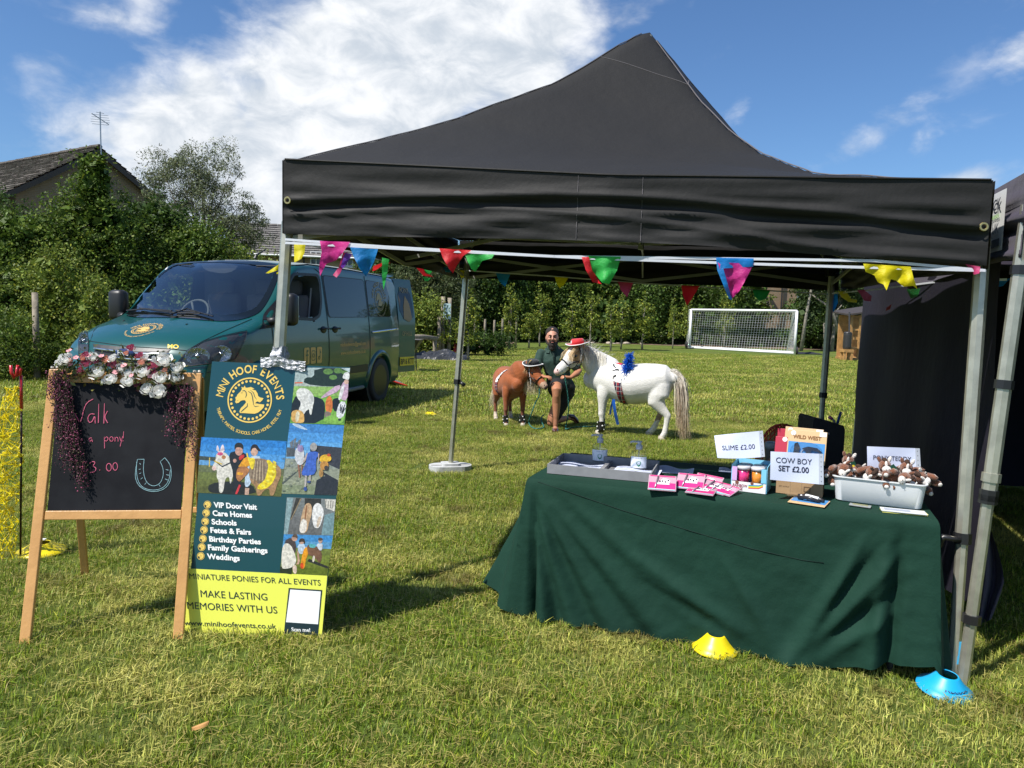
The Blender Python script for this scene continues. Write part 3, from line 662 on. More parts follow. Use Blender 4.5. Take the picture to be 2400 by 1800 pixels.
sg=thing('playground_sign','tall timber sign posts holding a pale blue notice board','sign',(at(1040,800,26.5).x,26.5,0))
for px,py0,y in ((1029,742,26.4),(1037,695,26.6),(1052,698,26.7)):
 x=at(px,800,y).x;mb=MB();mb.tube([(x,y,-.05),(x,y,at(px,py0,y).z)],.075,10);ob('post',mb,WOOD,sg,smooth=True,world=True)
c0=at(1048,730,26.55);mb=MB();mb.box(c0+Vector((0,-.05,0)),(.26,.03,.56),mi=0)
ob('notice_board',mb,mat('pale_blue_board',(.45,.60,.62),.5),sg,world=True)
mb=MB();F2=c0+Vector((0,-.072,0));put=lambda x,y:(F2.x+x,F2.y,F2.z+y)
disc2d(mb,.0,-.05,.02,.03,put);flat_poly(mb,[(-.02,-.08),(.02,-.08),(.025,-.2),(-.025,-.2)],put)
for x,y in ((-.08,.2),(.03,.21),(-.09,.1),(.08,.12),(.09,-.12),(-.08,-.05),(.07,.02),(-.02,.12)):disc2d(mb,x,y,.018,.022,put,7)
ob('sign_symbols',mb,mat('dark_teal_print',(.02,.10,.11),.5),sg,world=True,stuff=True)
fr=thing('play_frame','low timber play frame with handrail behind the sign posts','play frame',(at(1062,800,27.4).x,27.4,0))
for pa,pb in (((1041,770),(1041,815)),((1052,771),(1052,818)),((1058,770),(1058,818)),((1083,768),(1081,822)),((1038,770),(1084,771)),((1052,800),(1072,785)),((1038,815),(1052,800))):
 mb=MB();mb.tube([at(*pa,27.5),at(*pb,27.5)],.045,8);ob('rail',mb,WOOD,fr,world=True)
mb=MB();mb.add([at(1069,776,27.3),at(1071,776,27.3),at(1070,825,26.9),at(1062,825,26.9),at(1071,776,27.8),at(1073,776,27.8),at(1072,824,27.4),at(1064,824,27.4)],[(0,1,2,3),(4,7,6,5),(0,4,5,1),(3,2,6,7),(0,3,7,4),(1,5,6,2)])
tag(ob('slide',mb,mat('red_plastic',(.55,.03,.015),.35),None),'narrow red slide beside the timber play frame','slide')
l0,l1=at(955,790,24),at(1024,794,26);mb=MB();mb.tube([l0,l0.lerp(l1,.5)+Vector((0,0,.03)),l1],[.085,.09,.08],10)
lr=thing('log_rail','horizontal log rail between the van tail and the sign posts','rail',(l0.x,l0.y,0));ob('log',mb,WOOD,lr,smooth=True,world=True)
for k in (.02,.93):
 q=l0.lerp(l1,k);mb=MB();mb.tube([(q.x,q.y,-.05),(q.x,q.y,q.z)],.07,8);ob('support',mb,WOOD,lr,smooth=True,world=True)
 # tarpaulin heap
TARP=mat('black_tarpaulin',(.035,.037,.042),.38,spec=.6);c0=onz(1024,845);mb=MB();rg=random.Random(3)
from mathutils import noise as MN
def tarp(u,v):
 x=(u-.5)*1.95;y=(v-.5)*1.3;e=max(0,1-(abs(u-.5)*2)**2.5)*max(0,1-(abs(v-.5)*2)**2.5)
 hgt=.30*e**.6*(.7+.6*MN.noise(Vector((x*1.6,y*1.6,3))))+.10*abs(MN.noise(Vector((x*4,y*5,1))))*(e>0)+.05*abs(MN.noise(Vector((x*11,y*9,7))))
 wob=.12*MN.noise(Vector((u*5,v*5,9)))
 return c0+Vector((x+wob,y+.6+wob,.01+max(0,hgt)))
mb.grid(tarp,44,30);tag(ob('tarpaulin',mb,TARP,None),'crumpled black plastic sheet heaped in front of the sign posts','tarpaulin')
# ------- wheelbarrow behind the van
wb0=at(975,830,19);t=thing('wheelbarrow','dark wheelbarrow tray half hidden by the van tail','wheelbarrow',(wb0.x,19,0))
mb=MB();c0=at(963,806,19);w,d=.28,.45
mb.add([c0+Vector((-w,-d,.12)),c0+Vector((w,-d,.12)),c0+Vector((w,d,.12)),c0+Vector((-w,d,.12)),c0+Vector((-w*.5,-d*.5,-.16)),c0+Vector((w*.4,-d*.5,-.16)),c0+Vector((w*.4,d*.5,-.16)),c0+Vector((-w*.5,d*.5,-.16))],
 [(0,1,5,4),(1,2,6,5),(2,3,7,6),(3,0,4,7),(4,5,6,7)]);ob('tray',mb,mat('dark_metal',(.03,.03,.033),.5),t,world=True)
for s in (-1,1):ob('leg',MB().tube([c0+Vector((.1,s*.2,-.1)),(c0.x+.12,c0.y+s*.2,0)],.018,6),MATS['dark_metal'],t,world=True)
ob('wheel',MB().lathe([(.0,-.03),(.15,-.03),(.17,0),(.15,.03),(.0,.03)],14,(c0.x-.3,c0.y,.17),rot=Euler((pi/2,0,0))),RUB,t,world=True)
# ================================================================== playhouse and water butt
b=onz(1975,846);py_=31.5;kx=at(1966,800,py_).x
ph=thing('playhouse','small orange timber playhouse with sloping dark roof at the field edge','playhouse',(kx,py_,0))
z1=at(1995,738,py_).z;z0=.12;xl,xm,xr=at(1994,800,py_).x,at(2013,800,py_).x,at(2052,800,py_).x
n_b=18
for k in range(n_b): # front boards
 zz=z0+(z1-z0)*(k+.5)/n_b;bh=(z1-z0)/n_b
 segs=[(xm+.05,xr)]
 if 9<=k<=11:segs=[(xm+.05,xm+.2),(xm+.55,xr)]
 for a_,b_ in segs:
  mb=MB();mb.box(((a_+b_)/2,py_,zz),(b_-a_,.03,bh*.9));ob('board',mb,WOODN,ph,world=True)
mb=MB();mb.box(((xm+xr)/2,py_+.06,(z0+z1)/2),(xr-xm,.04,z1-z0));ob('wall',mb,WOODN,ph,world=True)
mb=MB();mb.box(((xl+xr)/2,py_+1.3,(z0+z1)/2),(xr-xl,.06,z1-z0));ob('back_wall',mb,WOODN,ph,world=True)
for x in (xl,xl+.02+(xm-xl)*.95):ob('post',MB().box((x,py_+(.02),z1/2),(.08,.08,z1)),WOODN,ph,world=True)
ob('porch_rail',MB().box(((xl+xm)/2,py_+.05,.95),(xm-xl,.05,.12)),WOODN,ph,world=True);ob('porch_rail',MB().box(((xl+xm)/2,py_+.05,1.32),(xm-xl,.05,.09)),WOODN,ph,world=True)
ob('porch_seat',MB().box(((xl+xm)/2-.12,py_-.05,.55),(xm-xl+.2,.5,.06)),WOODN,ph,world=True)
ob('window_pane',MB().box((xm+.375,py_+.035,z0+(z1-z0)*10.5/n_b),(.35,.01,(z1-z0)/6)),GLASSD,ph,world=True)
mb=MB();mb.add([(xl-.25,py_-.2,z1-.04),(xr+.1,py_-.2,z1+.2),(xr+.1,py_+1.5,z1+.35),(xl-.25,py_+1.5,z1+.1),(xl-.25,py_-.2,z1+.03),(xr+.1,py_-.2,z1+.27),(xr+.1,py_+1.5,z1+.42),(xl-.25,py_+1.5,z1+.17)],[(0,1,2,3),(4,7,6,5),(0,4,5,1),(0,3,7,4),(2,6,7,3)])
ob('roof',mb,FASC,ph,world=True);ob('floor',MB().box(((xl+xr)/2,py_+.6,.07),(xr-xl+.1,1.4,.1)),WOODN,ph,world=True)
bt=at(1986,800,31);st=thing('butt_stand','low orange timber stand under the water butt','stand',(bt.x,31,0));zt=at(1986,822,31).z
ob('top',MB().box((bt.x,31,zt),(.42,.42,.12)),WOODN,st,world=True)
for sx_ in (-1,1):
 for sy in (-1,1):ob('leg',MB().box((bt.x+sx_*.14,31+sy*.15,zt/2-.03),(.08,.08,zt-.06)),WOODN,st,world=True)
wbt=thing('water_butt','black ribbed plastic water butt on a timber stand beside the playhouse','water butt',(bt.x,31,zt+.06));zb=at(1986,777,31).z-zt-.06
prof=[(.15,0)]+[(.165+.006*(k%2),zb*(k+.5)/9) for k in range(8)]+[(.16,zb*.93),(.12,zb*.985),(.03,zb)]
ob('barrel',MB().lathe(prof,20),MATS['dark_plastic'],wbt,smooth=True);ob('lid',MB().lathe([(.17,zb*.9),(.172,zb*.92),(.165,zb*.925)],20),MATS['dark_plastic'],wbt);ob('downpipe',MB().tube([(.1,.1,zb),(.14,.3,zb+.8)],.035,8),MATS['dark_plastic'],wbt)
c0=onz(1892,830);mb=MB()
mb.grid(lambda u,v:c0+Vector(((u-.5)*1.5,(v-.5)*.8,.02+.13*max(0,(1-(2*u-1)**2)*(1-(2*v-1)**2))*(.6+MN.noise(Vector((u*5,v*4,2)))))),16,10)
tag(ob('ground_sheet',mb,TARP,None,smooth=True),'dark flattened sheet on the grass beside the goal wheel','sheet')
# pale stones along the hedge foot
rg=random.Random(12)
for k in range(26):
 px=rg.choice([rg.uniform(1425,1510),rg.uniform(1360,1600)]);q=onz(px,rg.uniform(803,807));s=rg.uniform(.07,.17)
 o=ob('stone',MB().sphere((0,0,s*.35),(s*1.3,s,s*.55),7,5),mat('pale_stone',(.45,.38,.30),.9,var=(4,.4)),None,loc=q);tag(o,'pale stone lying on bare soil along the hedge foot','stone','pale stones along the hedge foot')
SOIL=mat('soil',(.13,.085,.055),.95,var=(2.5,.6,(.24,.17,.11)),bump=(12,.8))
def strip(name,pts,label,m,z=.006):
 mb=MB();mb.add([(x,y,z) for x,y in pts],[tuple(t) for t in tri_fill(pts)]);tag(ob(name,mb,m,None),label,None,kind='structure')
q=[onz(a,b) for a,b in ((-250,800),(-250,862),(60,858),(190,848),(260,835),(330,800),(200,786))];strip('soil_bed',[(v.x,v.y) for v in q],'bare reddish soil at the thicket foot',SOIL,.045)
q=[onz(a,b) for a,b in ((1180,792),(1190,797),(1300,802),(1480,807),(1620,812),(2050,824),(2050,812),(1620,801),(1400,795))];strip('soil_bed',[(v.x,v.y) for v in q],'bare soil strip under the far hedge',SOIL)
q=[onz(a,b) for a,b in ((1080,815),(1075,826),(1130,823),(1190,812),(1215,800),(1180,802))];strip('soil_bed',[(v.x,v.y) for v in q],'bare soil round the timber posts',SOIL,.04)
# ================================================================== canopies
BLK=mat('black_canopy_cloth',(.020,.0195,.019),.65,spec=.22,bump=(9,.25));BLK2=mat('purple_navy_cloth',(.055,.045,.07),.7,spec=.3,bump=(9,.3),sheen=.1);NAVY=mat('navy_curtain',(.024,.022,.034),.75,spec=.12,bump=(6,.35))
ALU=mat('brushed_aluminium',(.56,.54,.44),.38,metal=.7,var=(14,.25));BPL=mat('black_plastic',(.015,.015,.016),.35);SEAM=mat('seam_thread',(.11,.10,.105),.7)
def interp(t,xs,ys):return float(np.interp(t,xs,ys))
GL=([0,.05,.184,.404,.674,.855,.96,1],[0,.045,.150,.335,.595,.83,.97,1]);GR_=([0,.393,.556,.676,.776,.86,1],[0,.10,.224,.375,.54,.71,1]);GB=([0,.2,.5,.8,1],[0,.22,.50,.79,1])
def canopy(t,c,apex,m,seed,vz=.33,gz=(GL,GR_,GB,GB),parts=True,hw=.03):
 """c = FL, FR, BR, BL eave corners (world); apex"""
 FL,FR,BR,BL=[Vector(q) for q in c];A=Vector(apex);C=(FL+FR+BR+BL)/4
 def bil(u,v):
  a=FL.lerp(FR,(u+1)/2);b=BL.lerp(BR,(u+1)/2);return a.lerp(b,(v+1)/2)
 def top(u,v):
  s=(abs(u)**70+abs(v)**70)**(1/70);s=min(1,s);k=1-s;wu,wv=(u/max(s,1e-4)+1)/2,(v/max(s,1e-4)+1)/2;wu=min(max(wu,0),1);wv=min(max(wv,0),1)
  gg=[interp(k,*q) for q in gz];gk=(gg[0]*(1-wu)+gg[1]*wu)*(1-wv)+(gg[3]*(1-wu)+gg[2]*wu)*wv
  e=max(abs(wu-.5),abs(wv-.5));mid=(1-(2*abs(wu-.5))**2) if abs(v)>abs(u) else (1-(2*abs(wv-.5))**2)
  gk-=.035*max(0,mid)*sin(pi*min(1,k*1.2))
  p=bil(u,v);cen=bil(0,0);p2=p+(Vector((A.x,A.y,0))-Vector((cen.x,cen.y,0)))*k
  base=p.z*(1-k)+C.z*k
  z=C.z*0+base+(A.z-C.z)*gk
  z+=(.010*MN.noise(Vector((u*3+seed,v*3,k*5)))+.005*MN.noise(Vector((u*11+seed,v*11,k*3))))*(1 if k<.9 else 0)
  z=min(z,A.z);bq_=max(0,-v)**7*(1-abs(u)) if v<0 else 0;z-=.04*bq_;p2=p2-Vector((0,.07*bq_,0))
  return Vector((p2.x,p2.y,z))
 n=72;mb=MB();mb.grid(lambda a,b:top(2*a-1,2*b-1),n,n)
 ob('canopy_roof',mb,m,t,smooth=True,world=True)
 # valance panels
 cor=[FL,FR,BR,BL]
 for k in range(4):
  a,b=cor[k],cor[(k+1)%4];al=(b-a);L=al.length;out=Vector((al.y,-al.x,0)).normalized()
  def val(s,d,a=a,b=b,out=out,k=k):
   p=a.lerp(b,s);dz=-vz*d*(1-.15*sin(pi*s)*(k==0)-.03*s*(k==0)+.02*sin(9*s+k))
   w=.010*MN.noise(Vector((s*5+seed,d*6+s*3,k*7.)))*2+.006*sin((d*3+s*2.2)*9+3*MN.noise(Vector((s*4,d,k))))*sin(pi*min(1,d*1.3))
   fold=.030*exp(-((d-.30-.5*abs(s-.5))/.05)**2)-.036*exp(-((d-.42-.45*abs(s-.5))/.06)**2)+.03*d*exp(-((s-.5)/.05)**2)
   fold+=.022*exp(-((d-.75+.2*sin(5*s))/.04)**2)+.014*MN.noise(Vector((s*9+d*3,d*16-s*9,seed)))*d+.012*max(0,d-.6)*sin(s*60+5*MN.noise(Vector((s*6,1,seed))))*(1 if s<.45 else .4)
   edge=min(1,min(s,1-s)/.02)
   bq_=(1-abs(2*s-1))*(k==0);p=p-Vector((0,.07*bq_,0));dz-=.04*bq_
   return p+out*((w+fold)*d**.4*edge+.012)+Vector((0,0,dz+.004))
  mb=MB();mb.grid(val,120 if k==0 else 40,22);ob('valance',mb,m,t,smooth=True,world=True)
  if k in (0,):
   mb=MB();mb.tube([val(s_,.0)+Vector((0,0,.002))+out*.002 for s_ in np.linspace(0.003,.997,40)],.0045,5);ob('edge_seam',mb,m,t,world=True)
   for s_ in (.455,.545):
    mb=MB();mb.tube([val(s_,d_)+out*.001 for d_ in np.linspace(.02,.98,12)],.0014,4);ob('panel_seam',mb,SEAM,t,world=True)
   for s_ in (.009,.991):
    mb=MB();q=val(s_,.55)+out*.004;R=Matrix((al.normalized(),Vector((0,0,1)),out)).transposed()
    vs=[]
    for r_,zz in ((.009,0),(.011,.003),(.016,.003),(.018,0)):
     for j in range(16):vs.append(q+R@Vector((r_*cos(j*pi/8),r_*sin(j*pi/8),zz)))
    mb.add(vs,[(i*16+j,i*16+(j+1)%16,(i+1)*16+(j+1)%16,(i+1)*16+j) for i in range(3) for j in range(16)]);ob('eyelet',mb,mat('brass',(.65,.50,.22),.3,metal=.9),t,world=True)
    # hip seams
 for su,sv in ((-1,-1),(1,-1),(1,1),(-1,1)):
  mb=MB();mb.tube([top(su*q,sv*q)+Vector((0,0,.004)) for q in np.linspace(.03,.99,40)],.0035,5);ob('hip_seam',mb,SEAM,t,world=True)
 mb=MB();q=.17;ring=[top(*p_)+Vector((0,0,.002)) for p_ in [(-q+2*q*i/10,-q) for i in range(11)]+[(q,-q+2*q*i/10) for i in range(11)]];mb.tube(ring,.0025,4);ob('cap_seam',mb,SEAM,t,world=True)
 return top,bil
def leg_sq(t,foot,top,w=.046,m=None,name='leg',split=.45,foot_plate=True):
 """square telescopic leg: wider upper tube, thinner lower tube"""
 foot,top=Vector(foot),Vector(top);mid=foot.lerp(top,split);up_=Vector((.25,1,0)).normalized() if True else None
 o=ob(name,MB().tube([mid,top],w*.62,8,up=up_),m or ALU,t,world=True,label=None)
 ob('lower_leg',MB().tube([foot,mid+(top-foot)*.01],w*.50,8,up=up_),m or ALU,t,world=True)
 d=(top-foot).normalized()
 ob('leg_collar',MB().tube([mid-d*.02,mid+d*.025],w*.76,8,up=up_),BPL,t,world=True)
 return o
g1=thing('gazebo','black pop-up gazebo with pointed roof over the green clothed table','gazebo',(.75,5,0))
cFL,cFR=at(667,377,3.6),at(2325,426,3.05);cBL,cBR=Vector((-.52,6.98,2.14)),Vector((2.80,6.5,2.10))
AP=at(1523,76,5.03)
top1,bil1=canopy(g1,[cFL,cFR,cBR,cBL],AP,BLK,1.3,vz=.345)
fFL,fFR,fBL,fBR=onz(616,1445),onz(2232,1588),onz(1055,1104),onz(1912,1158)
tFL,tFR,tBL,tBR=at(674,520,3.66),at(2305,560,3.16),at(1096,600,6.92),at(1950,640,6.42)
for _t in (tFL,tFR,tBL,tBR):pass
for f_,t_,sp in ((fFL,tFL,.3),(fFR,tFR,.317),(fBL,tBL,.42),(fBR,tBR,.45)):leg_sq(g1,f_,t_,split=sp)
mb=MB();q=fFR.lerp(tFR,.317);mb.tube([q+Vector((-.02,-.02,0)),q+Vector((-.085,-.01,.008)),q+Vector((-.10,0,-.03))],[.012,.013,.018],8);ob('release_lever',mb,BPL,g1,smooth=True,world=True)
mb=MB();q=fBL.lerp(tBL,.42);mb.tube([q+Vector((.03,-.02,0)),q+Vector((.07,-.03,-.03))],[.015,.02],8);ob('release_lever',mb,BPL,g1,smooth=True,world=True)
# truss bars
TR=mat('dull_aluminium',(.30,.30,.28),.5,metal=.5)
def bar(a,b,w=.014,h=.03):ob('truss_bar',MB().tube([a,b],[(h*.6,w*.6)]*2,4),TR,g1,world=True)
cs=[tFL,tFR,tBR,tBL]
for k in range(4):
 a,b=cs[k].copy(),cs[(k+1)%4].copy();a.z=b.z=0;za,zb=cs[k].z,cs[(k+1)%4].z;m_=a.lerp(b,.5);zt,zl=1.99,1.72
 zt,zl=(2.0,1.80)
 for p0,p1,q0,q1 in ((0,.5,zt,zl),(0,.5,zl,zt),(.5,1,zt,zl),(.5,1,zl,zt)):
  A_,B_=a.lerp(b,p0),a.lerp(b,p1);A_.z,B_.z=q0,q1;bar(A_,B_)
cen=Vector((AP.x,AP.y,0));ob('centre_pole',MB().tube([cen+Vector((0,0,1.92)),cen+Vector((0,0,AP.z-.02))],.02,8),TR,g1,world=True)
for k in range(4):
 m_=cs[k].lerp(cs[(k+1)%4],.5)
 for q0,q1 in ((2.02,1.96),(1.84,2.2)):bar(Vector((m_.x,m_.y,q0)),Vector((cen.x,cen.y,q1)))
 bar(Vector((cs[k].x,cs[k].y,cs[k].z+.04)),top1(*[(-.5,-.5),(.5,-.5),(.5,.5),(-.5,.5)][k])-Vector((0,0,.06)))
 qk=cs[k]+(cen-Vector((cs[k].x,cs[k].y,0))).normalized()*.03;ob('corner_bracket',MB().box((qk.x,qk.y,cs[k].z+.02),(.07,.07,.10),bev=.01),BPL,g1,world=True)
 # second gazebo
g2=thing('gazebo','dark purple gazebo with navy side curtain at the photo edge','gazebo',(3.6,5,0))
dFL=at(2418,402,2.98);dFR=Vector((5.3,2.4,dFL.z));dBL=Vector((3.32,7.0,dFL.z));dBR=Vector((6.7,6.4,dFL.z))
top2,bil2=canopy(g2,[dFL,dFR,dBR,dBL],Vector((4.3,4.7,3.35)),BLK2,5.1,vz=.34,gz=(([0,.3,.6,1],[0,.17,.46,1]),)*4)
h1,h1t=onz(2256,1600),at(2412,480,3.02);leg_sq(g2,h1,h1t,split=.40)
d=(h1t-h1).normalized()
for k,m_ in ((.135,BPL),(.385,BPL),(.62,BPL),(.85,BPL),(.43,ALU)):
 q=h1.lerp(h1t,k*1.02);ob('strap',MB().tube([q-d*.018,q+d*.018],.046*.76,8,up=(.25,1,0)),m_,g2,world=True)
leg_sq(g2,onz(1996,1132),at(2040,620,6.95),split=.42);leg_sq(g2,(5.2,2.45,0),(5.3,2.45,2.0));leg_sq(g2,(6.6,6.3,0),(6.6,6.3,2.0))
def curtain(name,a,b,z1,z0,seed,amp=.03,nf=14,hem=None,lab=None):
 a,b=Vector(a),Vector(b);al=(b-a).normalized();out=Vector((al.y,-al.x,0))
 def f(u,v):
  p=a.lerp(b,u);zz=z1*(1-v)+(z0 if hem is None else hem(u))*v
  w=amp*(sin(nf*u*2*pi+2*MN.noise(Vector((u*3,v*1.5,seed))))*(.25+.75*v)+1.2*MN.noise(Vector((u*4,v*3,seed))))
  return Vector((p.x,p.y,zz))+out*w
 ob(name,MB().grid(f,130,40),NAVY,g2,smooth=True,world=True,label=lab)
curtain('side_curtain',(h1.x+.22,h1.y+.30,0),(at(2008,900,6.9).x,6.9,0),2.0,.03,2,.014,3,hem=lambda u:.04+.16*max(0,.25-u)*4)
curtain('back_curtain',(3.4,6.95,0),(6.6,6.4,0),1.98,.03,5,.03,6)
curtain('side_curtain',(6.6,6.4,0),(5.4,2.5,0),1.98,.03,7,.03,6)
mb=MB();a=at(2312,1250,3.35);
mb.grid(lambda u,v:at(2292+62*u*(1-.25*abs(v-.6)*2)*(.35+.65*sin(pi*(.15+.7*v))),1235+235*v-20*u*v,3.55+.05*sin(9*u+4*v)),14,20)
ob('curtain_tail',mb,BLK2,g2,smooth=True,world=True)
# sign on the second gazebo's side valance
e=(dBL-dFL).normalized();out=Vector((e.y,-e.x,0));out=out if out.x<0 else -out
sg=thing('trade_sign','white trade sign with green logo on the purple gazebo valance','sign',(dFL.x,dFL.y,dFL.z))
def sput(x,y,h=0):return dFL+e*x+Vector((0,0,y))+out*(.045+h)
x0,x1,yt,yb=.13,.62,-.04,-.29
ob('banner',MB().grid(lambda u,v:sput(x0+(x1-x0)*u,yb+(yt-yb)*v,.004*sin(6*u)),8,4),mat('white_vinyl',(.74,.74,.72),.5),sg,world=True)
mb=MB();
def spt(h):return lambda x,y:sput(x1-x*.49,yb+y*.25,h)
v,f=text2d('ROCK',.26,.02,'CENTER',.62);mb.add([spt(.009)(.70+x,.70+y) for x,y in v],f)
ob('lettering',mb,mat('charcoal_print',(.03,.03,.035),.5),sg,world=True)
mb=MB();v,f=text2d('CO.UK',.24,.01,'CENTER',.6);mb.add([spt(.009)(.70+x,.30+y) for x,y in v],f);ob('lettering',mb,mat('grey_print',(.3,.32,.34),.5),sg,world=True)
mb=MB();flat_poly(mb,[(.30,.28),(.12,.30),(.20,.62),(.32,.80),(.44,.62),(.40,.45)],spt(.01));v,f=text2d('marquees',.13,.01,'CENTER',.8);mb.add([spt(.009)(.70+x,.56+y) for x,y in v],f);ob('logo',mb,mat('lime_print',(.25,.55,.08),.5),sg,world=True)
mb=MB();flat_poly(mb,[(.05,.07),(.97,.07),(.97,.2),(.05,.2)],spt(.009));ob('footer_bar',mb,MATS['charcoal_print'],sg,world=True)
mb=MB();v,f=text2d('Tel: 01234 567 789',.1,.01,'CENTER',.8);mb.add([spt(.012)(.5+x,.10+y) for x,y in v],f);
# concrete style foot weight on the back leg
wt_=thing('leg_weight','pale grey slotted foot weight on the back gazebo leg','weight',(fBL.x,fBL.y,0),.25)
GRY=mat('pale_weight',(.52,.53,.52),.6,var=(8,.3))
def rr(x,y,r,n=6):
 out_=[]
 for cx_,cy_,a0 in ((x-r,y-r,0),(-x+r,y-r,90),(-x+r,-y+r,180),(x-r,-y+r,270)):
  out_+=[(cx_+r*cos(radians(a0+90*i/n)),cy_+r*sin(radians(a0+90*i/n))) for i in range(n+1)]
 return out_
ob('base',MB().prism(rr(.20,.115,.11),.06),GRY,wt_);ob('raised_rim',MB().prism(rr(.085,.07,.03),.02,lambda x,y,z:(x*1,y,.061+z)),GRY,wt_)
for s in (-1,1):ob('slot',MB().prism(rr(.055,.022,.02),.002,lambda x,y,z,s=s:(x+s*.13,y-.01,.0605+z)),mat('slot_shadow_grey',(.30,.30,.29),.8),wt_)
# ================================================================== van
PAINT=mat('teal_green_paint',(.002,.066,.058),.3,metal=.05,spec=.5,coat=.75);TRIM=mat('van_black_trim',(.012,.012,.013),.45)
GOLD=mat('gold_print',(.62,.40,.12),.45);CHR=mat('chrome',(.75,.75,.76),.12,metal=1.0);DARKIN=mat('cabin_grey',(.11,.115,.115),.8)
def glass_mat(name,tint,refl=1.0,rough=.0):
 m=bpy.data.materials.new(name);m.use_nodes=True;t=m.node_tree;t.nodes.clear();N=NT(t)
 fr=N.n('ShaderNodeLayerWeight',{0:.5}).outputs['Facing'];fac=N.m('MULTIPLY',N.m('ADD',N.m('MULTIPLY',N.m('POWER',fr,5.0),.96),.045),refl,clamp=True)
 tr=N.n('ShaderNodeBsdfTransparent',{0:(*tint,1)});gl_=N.n('ShaderNodeBsdfGlossy',{0:(1,1,1,1),1:rough})
 N.n('ShaderNodeOutputMaterial',{0:N.n('ShaderNodeMixShader',{0:fac,1:tr.outputs[0],2:gl_.outputs[0]}).outputs[0]});return m
GLS=glass_mat('windscreen_glass',(.80,.86,.84),2.6);BLKGL=mat('privacy_glass',(.004,.006,.006),.03,spec=.45,coat=.25);LENS=glass_mat('lamp_lens',(.92,.94,.95),.45)
VX,VY,VT,VS=-4.293,8.077,.2413,1.1
van=thing('van','dark teal green van with gold pony lettering and its rear door open','van',(VX,VY,0),pi/2-VT);van.scale=(VS,)*3
VM=local_of(van);VI=VM.inverted()
def v_ray(px,py):
 d=ray(px,py);return VI@Vector((0,0,EYE)),(VI.to_3x3()@d).normalized()
HWZ=([.22,.30,.45,.75,.98,1.22,1.45,1.75,1.90,2.0],[.90,.945,.975,.99,.985,.965,.935,.895,.875,.86])
TOPX=([0,.02,.05,.10,.16,.28,.50,.80,.98,1.10,1.40,1.72,1.88,2.1,2.6,3.4,4.5,4.80,4.86],[.58,.74,.87,.94,.99,1.055,1.135,1.215,1.27,1.345,1.60,1.845,1.91,1.945,1.965,1.97,1.945,1.92,1.86])
TAP=([0,.1,.3,.6,1.0,4.5,4.86],[.84,.88,.94,.985,1.0,1.0,.975])
def hw(z,x):return interp(z,*HWZ)*interp(x,*TAP)
XS=sorted(set([0,.02,.05,.08,.12,.17,.23,.30]+list(np.round(np.arange(.36,4.86,.055),3))+[4.80,4.84,4.86]));NS,NC,NTp=26,7,26
def sect(x):
 T=interp(x,*TOPX);zb=.26+.05*(x<.3);rc=min(.12,(T-zb)*.45) if x>1.0 else min(.10,(T-zb)*.4)
 half=[]
 zs=T-rc
 for i in range(NS):z=zb+(zs-zb)*i/(NS-1);half.append((hw(z,x),z))
 w0=hw(zs,x);win=w0-rc*(.95 if x>1.6 else 1.15);crown=.035
 for i in range(1,NC+1):
  a=pi/2*i/(NC+1);half.append((win+(w0-win)*cos(a),zs+(rc-crown)*sin(a)))
 for i in range(NTp//2+1):
  y=win*(1-i/(NTp//2));half.append((y,T-crown*(y/win)**2 if win>0 else T))
 full=[(-y,z) for y,z in half]+[(y,z) for y,z in half[-2::-1]] # y<0 : visible side
 k=max(0,1-x/1.9)**.8 if x<1.9 else 0
 out=[]
 for y,z in full:
  bow=.30*(abs(y)/.98)**2.6*k
  out.append(Vector((x+bow*(1 if z>.2 else 0),y,z)))
 return out
rings=[sect(x) for x in XS];nr=len(rings[0]);vb=MB();vb.v=[v for r in rings for v in r]
vb.f=[(i*nr+j,i*nr+j+1,(i+1)*nr+j+1,(i+1)*nr+j) for i in range(len(XS)-1) for j in range(nr-1)]
nb_=len(vb.v);vb.v+=[Vector((.012,r.y*.999,r.z))+Vector((.30*(abs(r.y)/.98)**2.6,0,0)) for r in rings[0]]
# nose cap and tail cap as fans from mid strip
def cap(ring,xoff):
 h=nr//2;fs=[]
 base=ring*nr
 for j in range(h):fs.append((base+j,base+j+1,base+nr-2-j,base+nr-1-j) if j+1!=nr-2-j else (base+j,base+j+1,base+nr-1-j))
 return fs
vb.v=vb.v[:nb_];capF=cap(0,0);capR=cap(len(XS)-1,0);vb.f+=[tuple(f) for f in capF]+[tuple(f[::-1]) for f in capR]
BV=BVHTree.FromPolygons(vb.v,vb.f)
def hit_px(px,py,off=.004):
 o0,d=v_ray(px,py);loc,nrm,i,dist=BV.ray_cast(o0,d)
 if loc is None:return None
 if nrm.dot(d)>0:nrm=-nrm
 return loc+nrm*off
def hit_side(x,z,off=.004,s=-1):
 loc,nrm,i,dist=BV.ray_cast(Vector((x,s*3,z)),Vector((0,-s,0)))
 if loc is None:return Vector((x,s*.9,z))
 if nrm.y*s<0:nrm=-nrm
 return loc+nrm*off
def hit_top(x,y,off=.004):
 loc,nrm,i,dist=BV.ray_cast(Vector((x,y,4)),Vector((0,0,-1)))
 if nrm.z<0:nrm=-nrm
 return loc+nrm*off
def inside(pt,poly):
 x,y=pt;c=False;n=len(poly)
 for i in range(n):
  x1,y1=poly[i];x2,y2=poly[(i+1)%n]
  if (y1>y)!=(y2>y) and x<(x2-x1)*(y-y1)/(y2-y1)+x1:c=not c
 return c
def dense(poly,step):
 out=[]
 for i in range(len(poly)):
  a,b=Vector(poly[i]),Vector(poly[(i+1)%len(poly)]);k=max(1,int((b-a).length/step))
  out+=[tuple(a.lerp(b,j/k)) for j in range(k)]
 return out
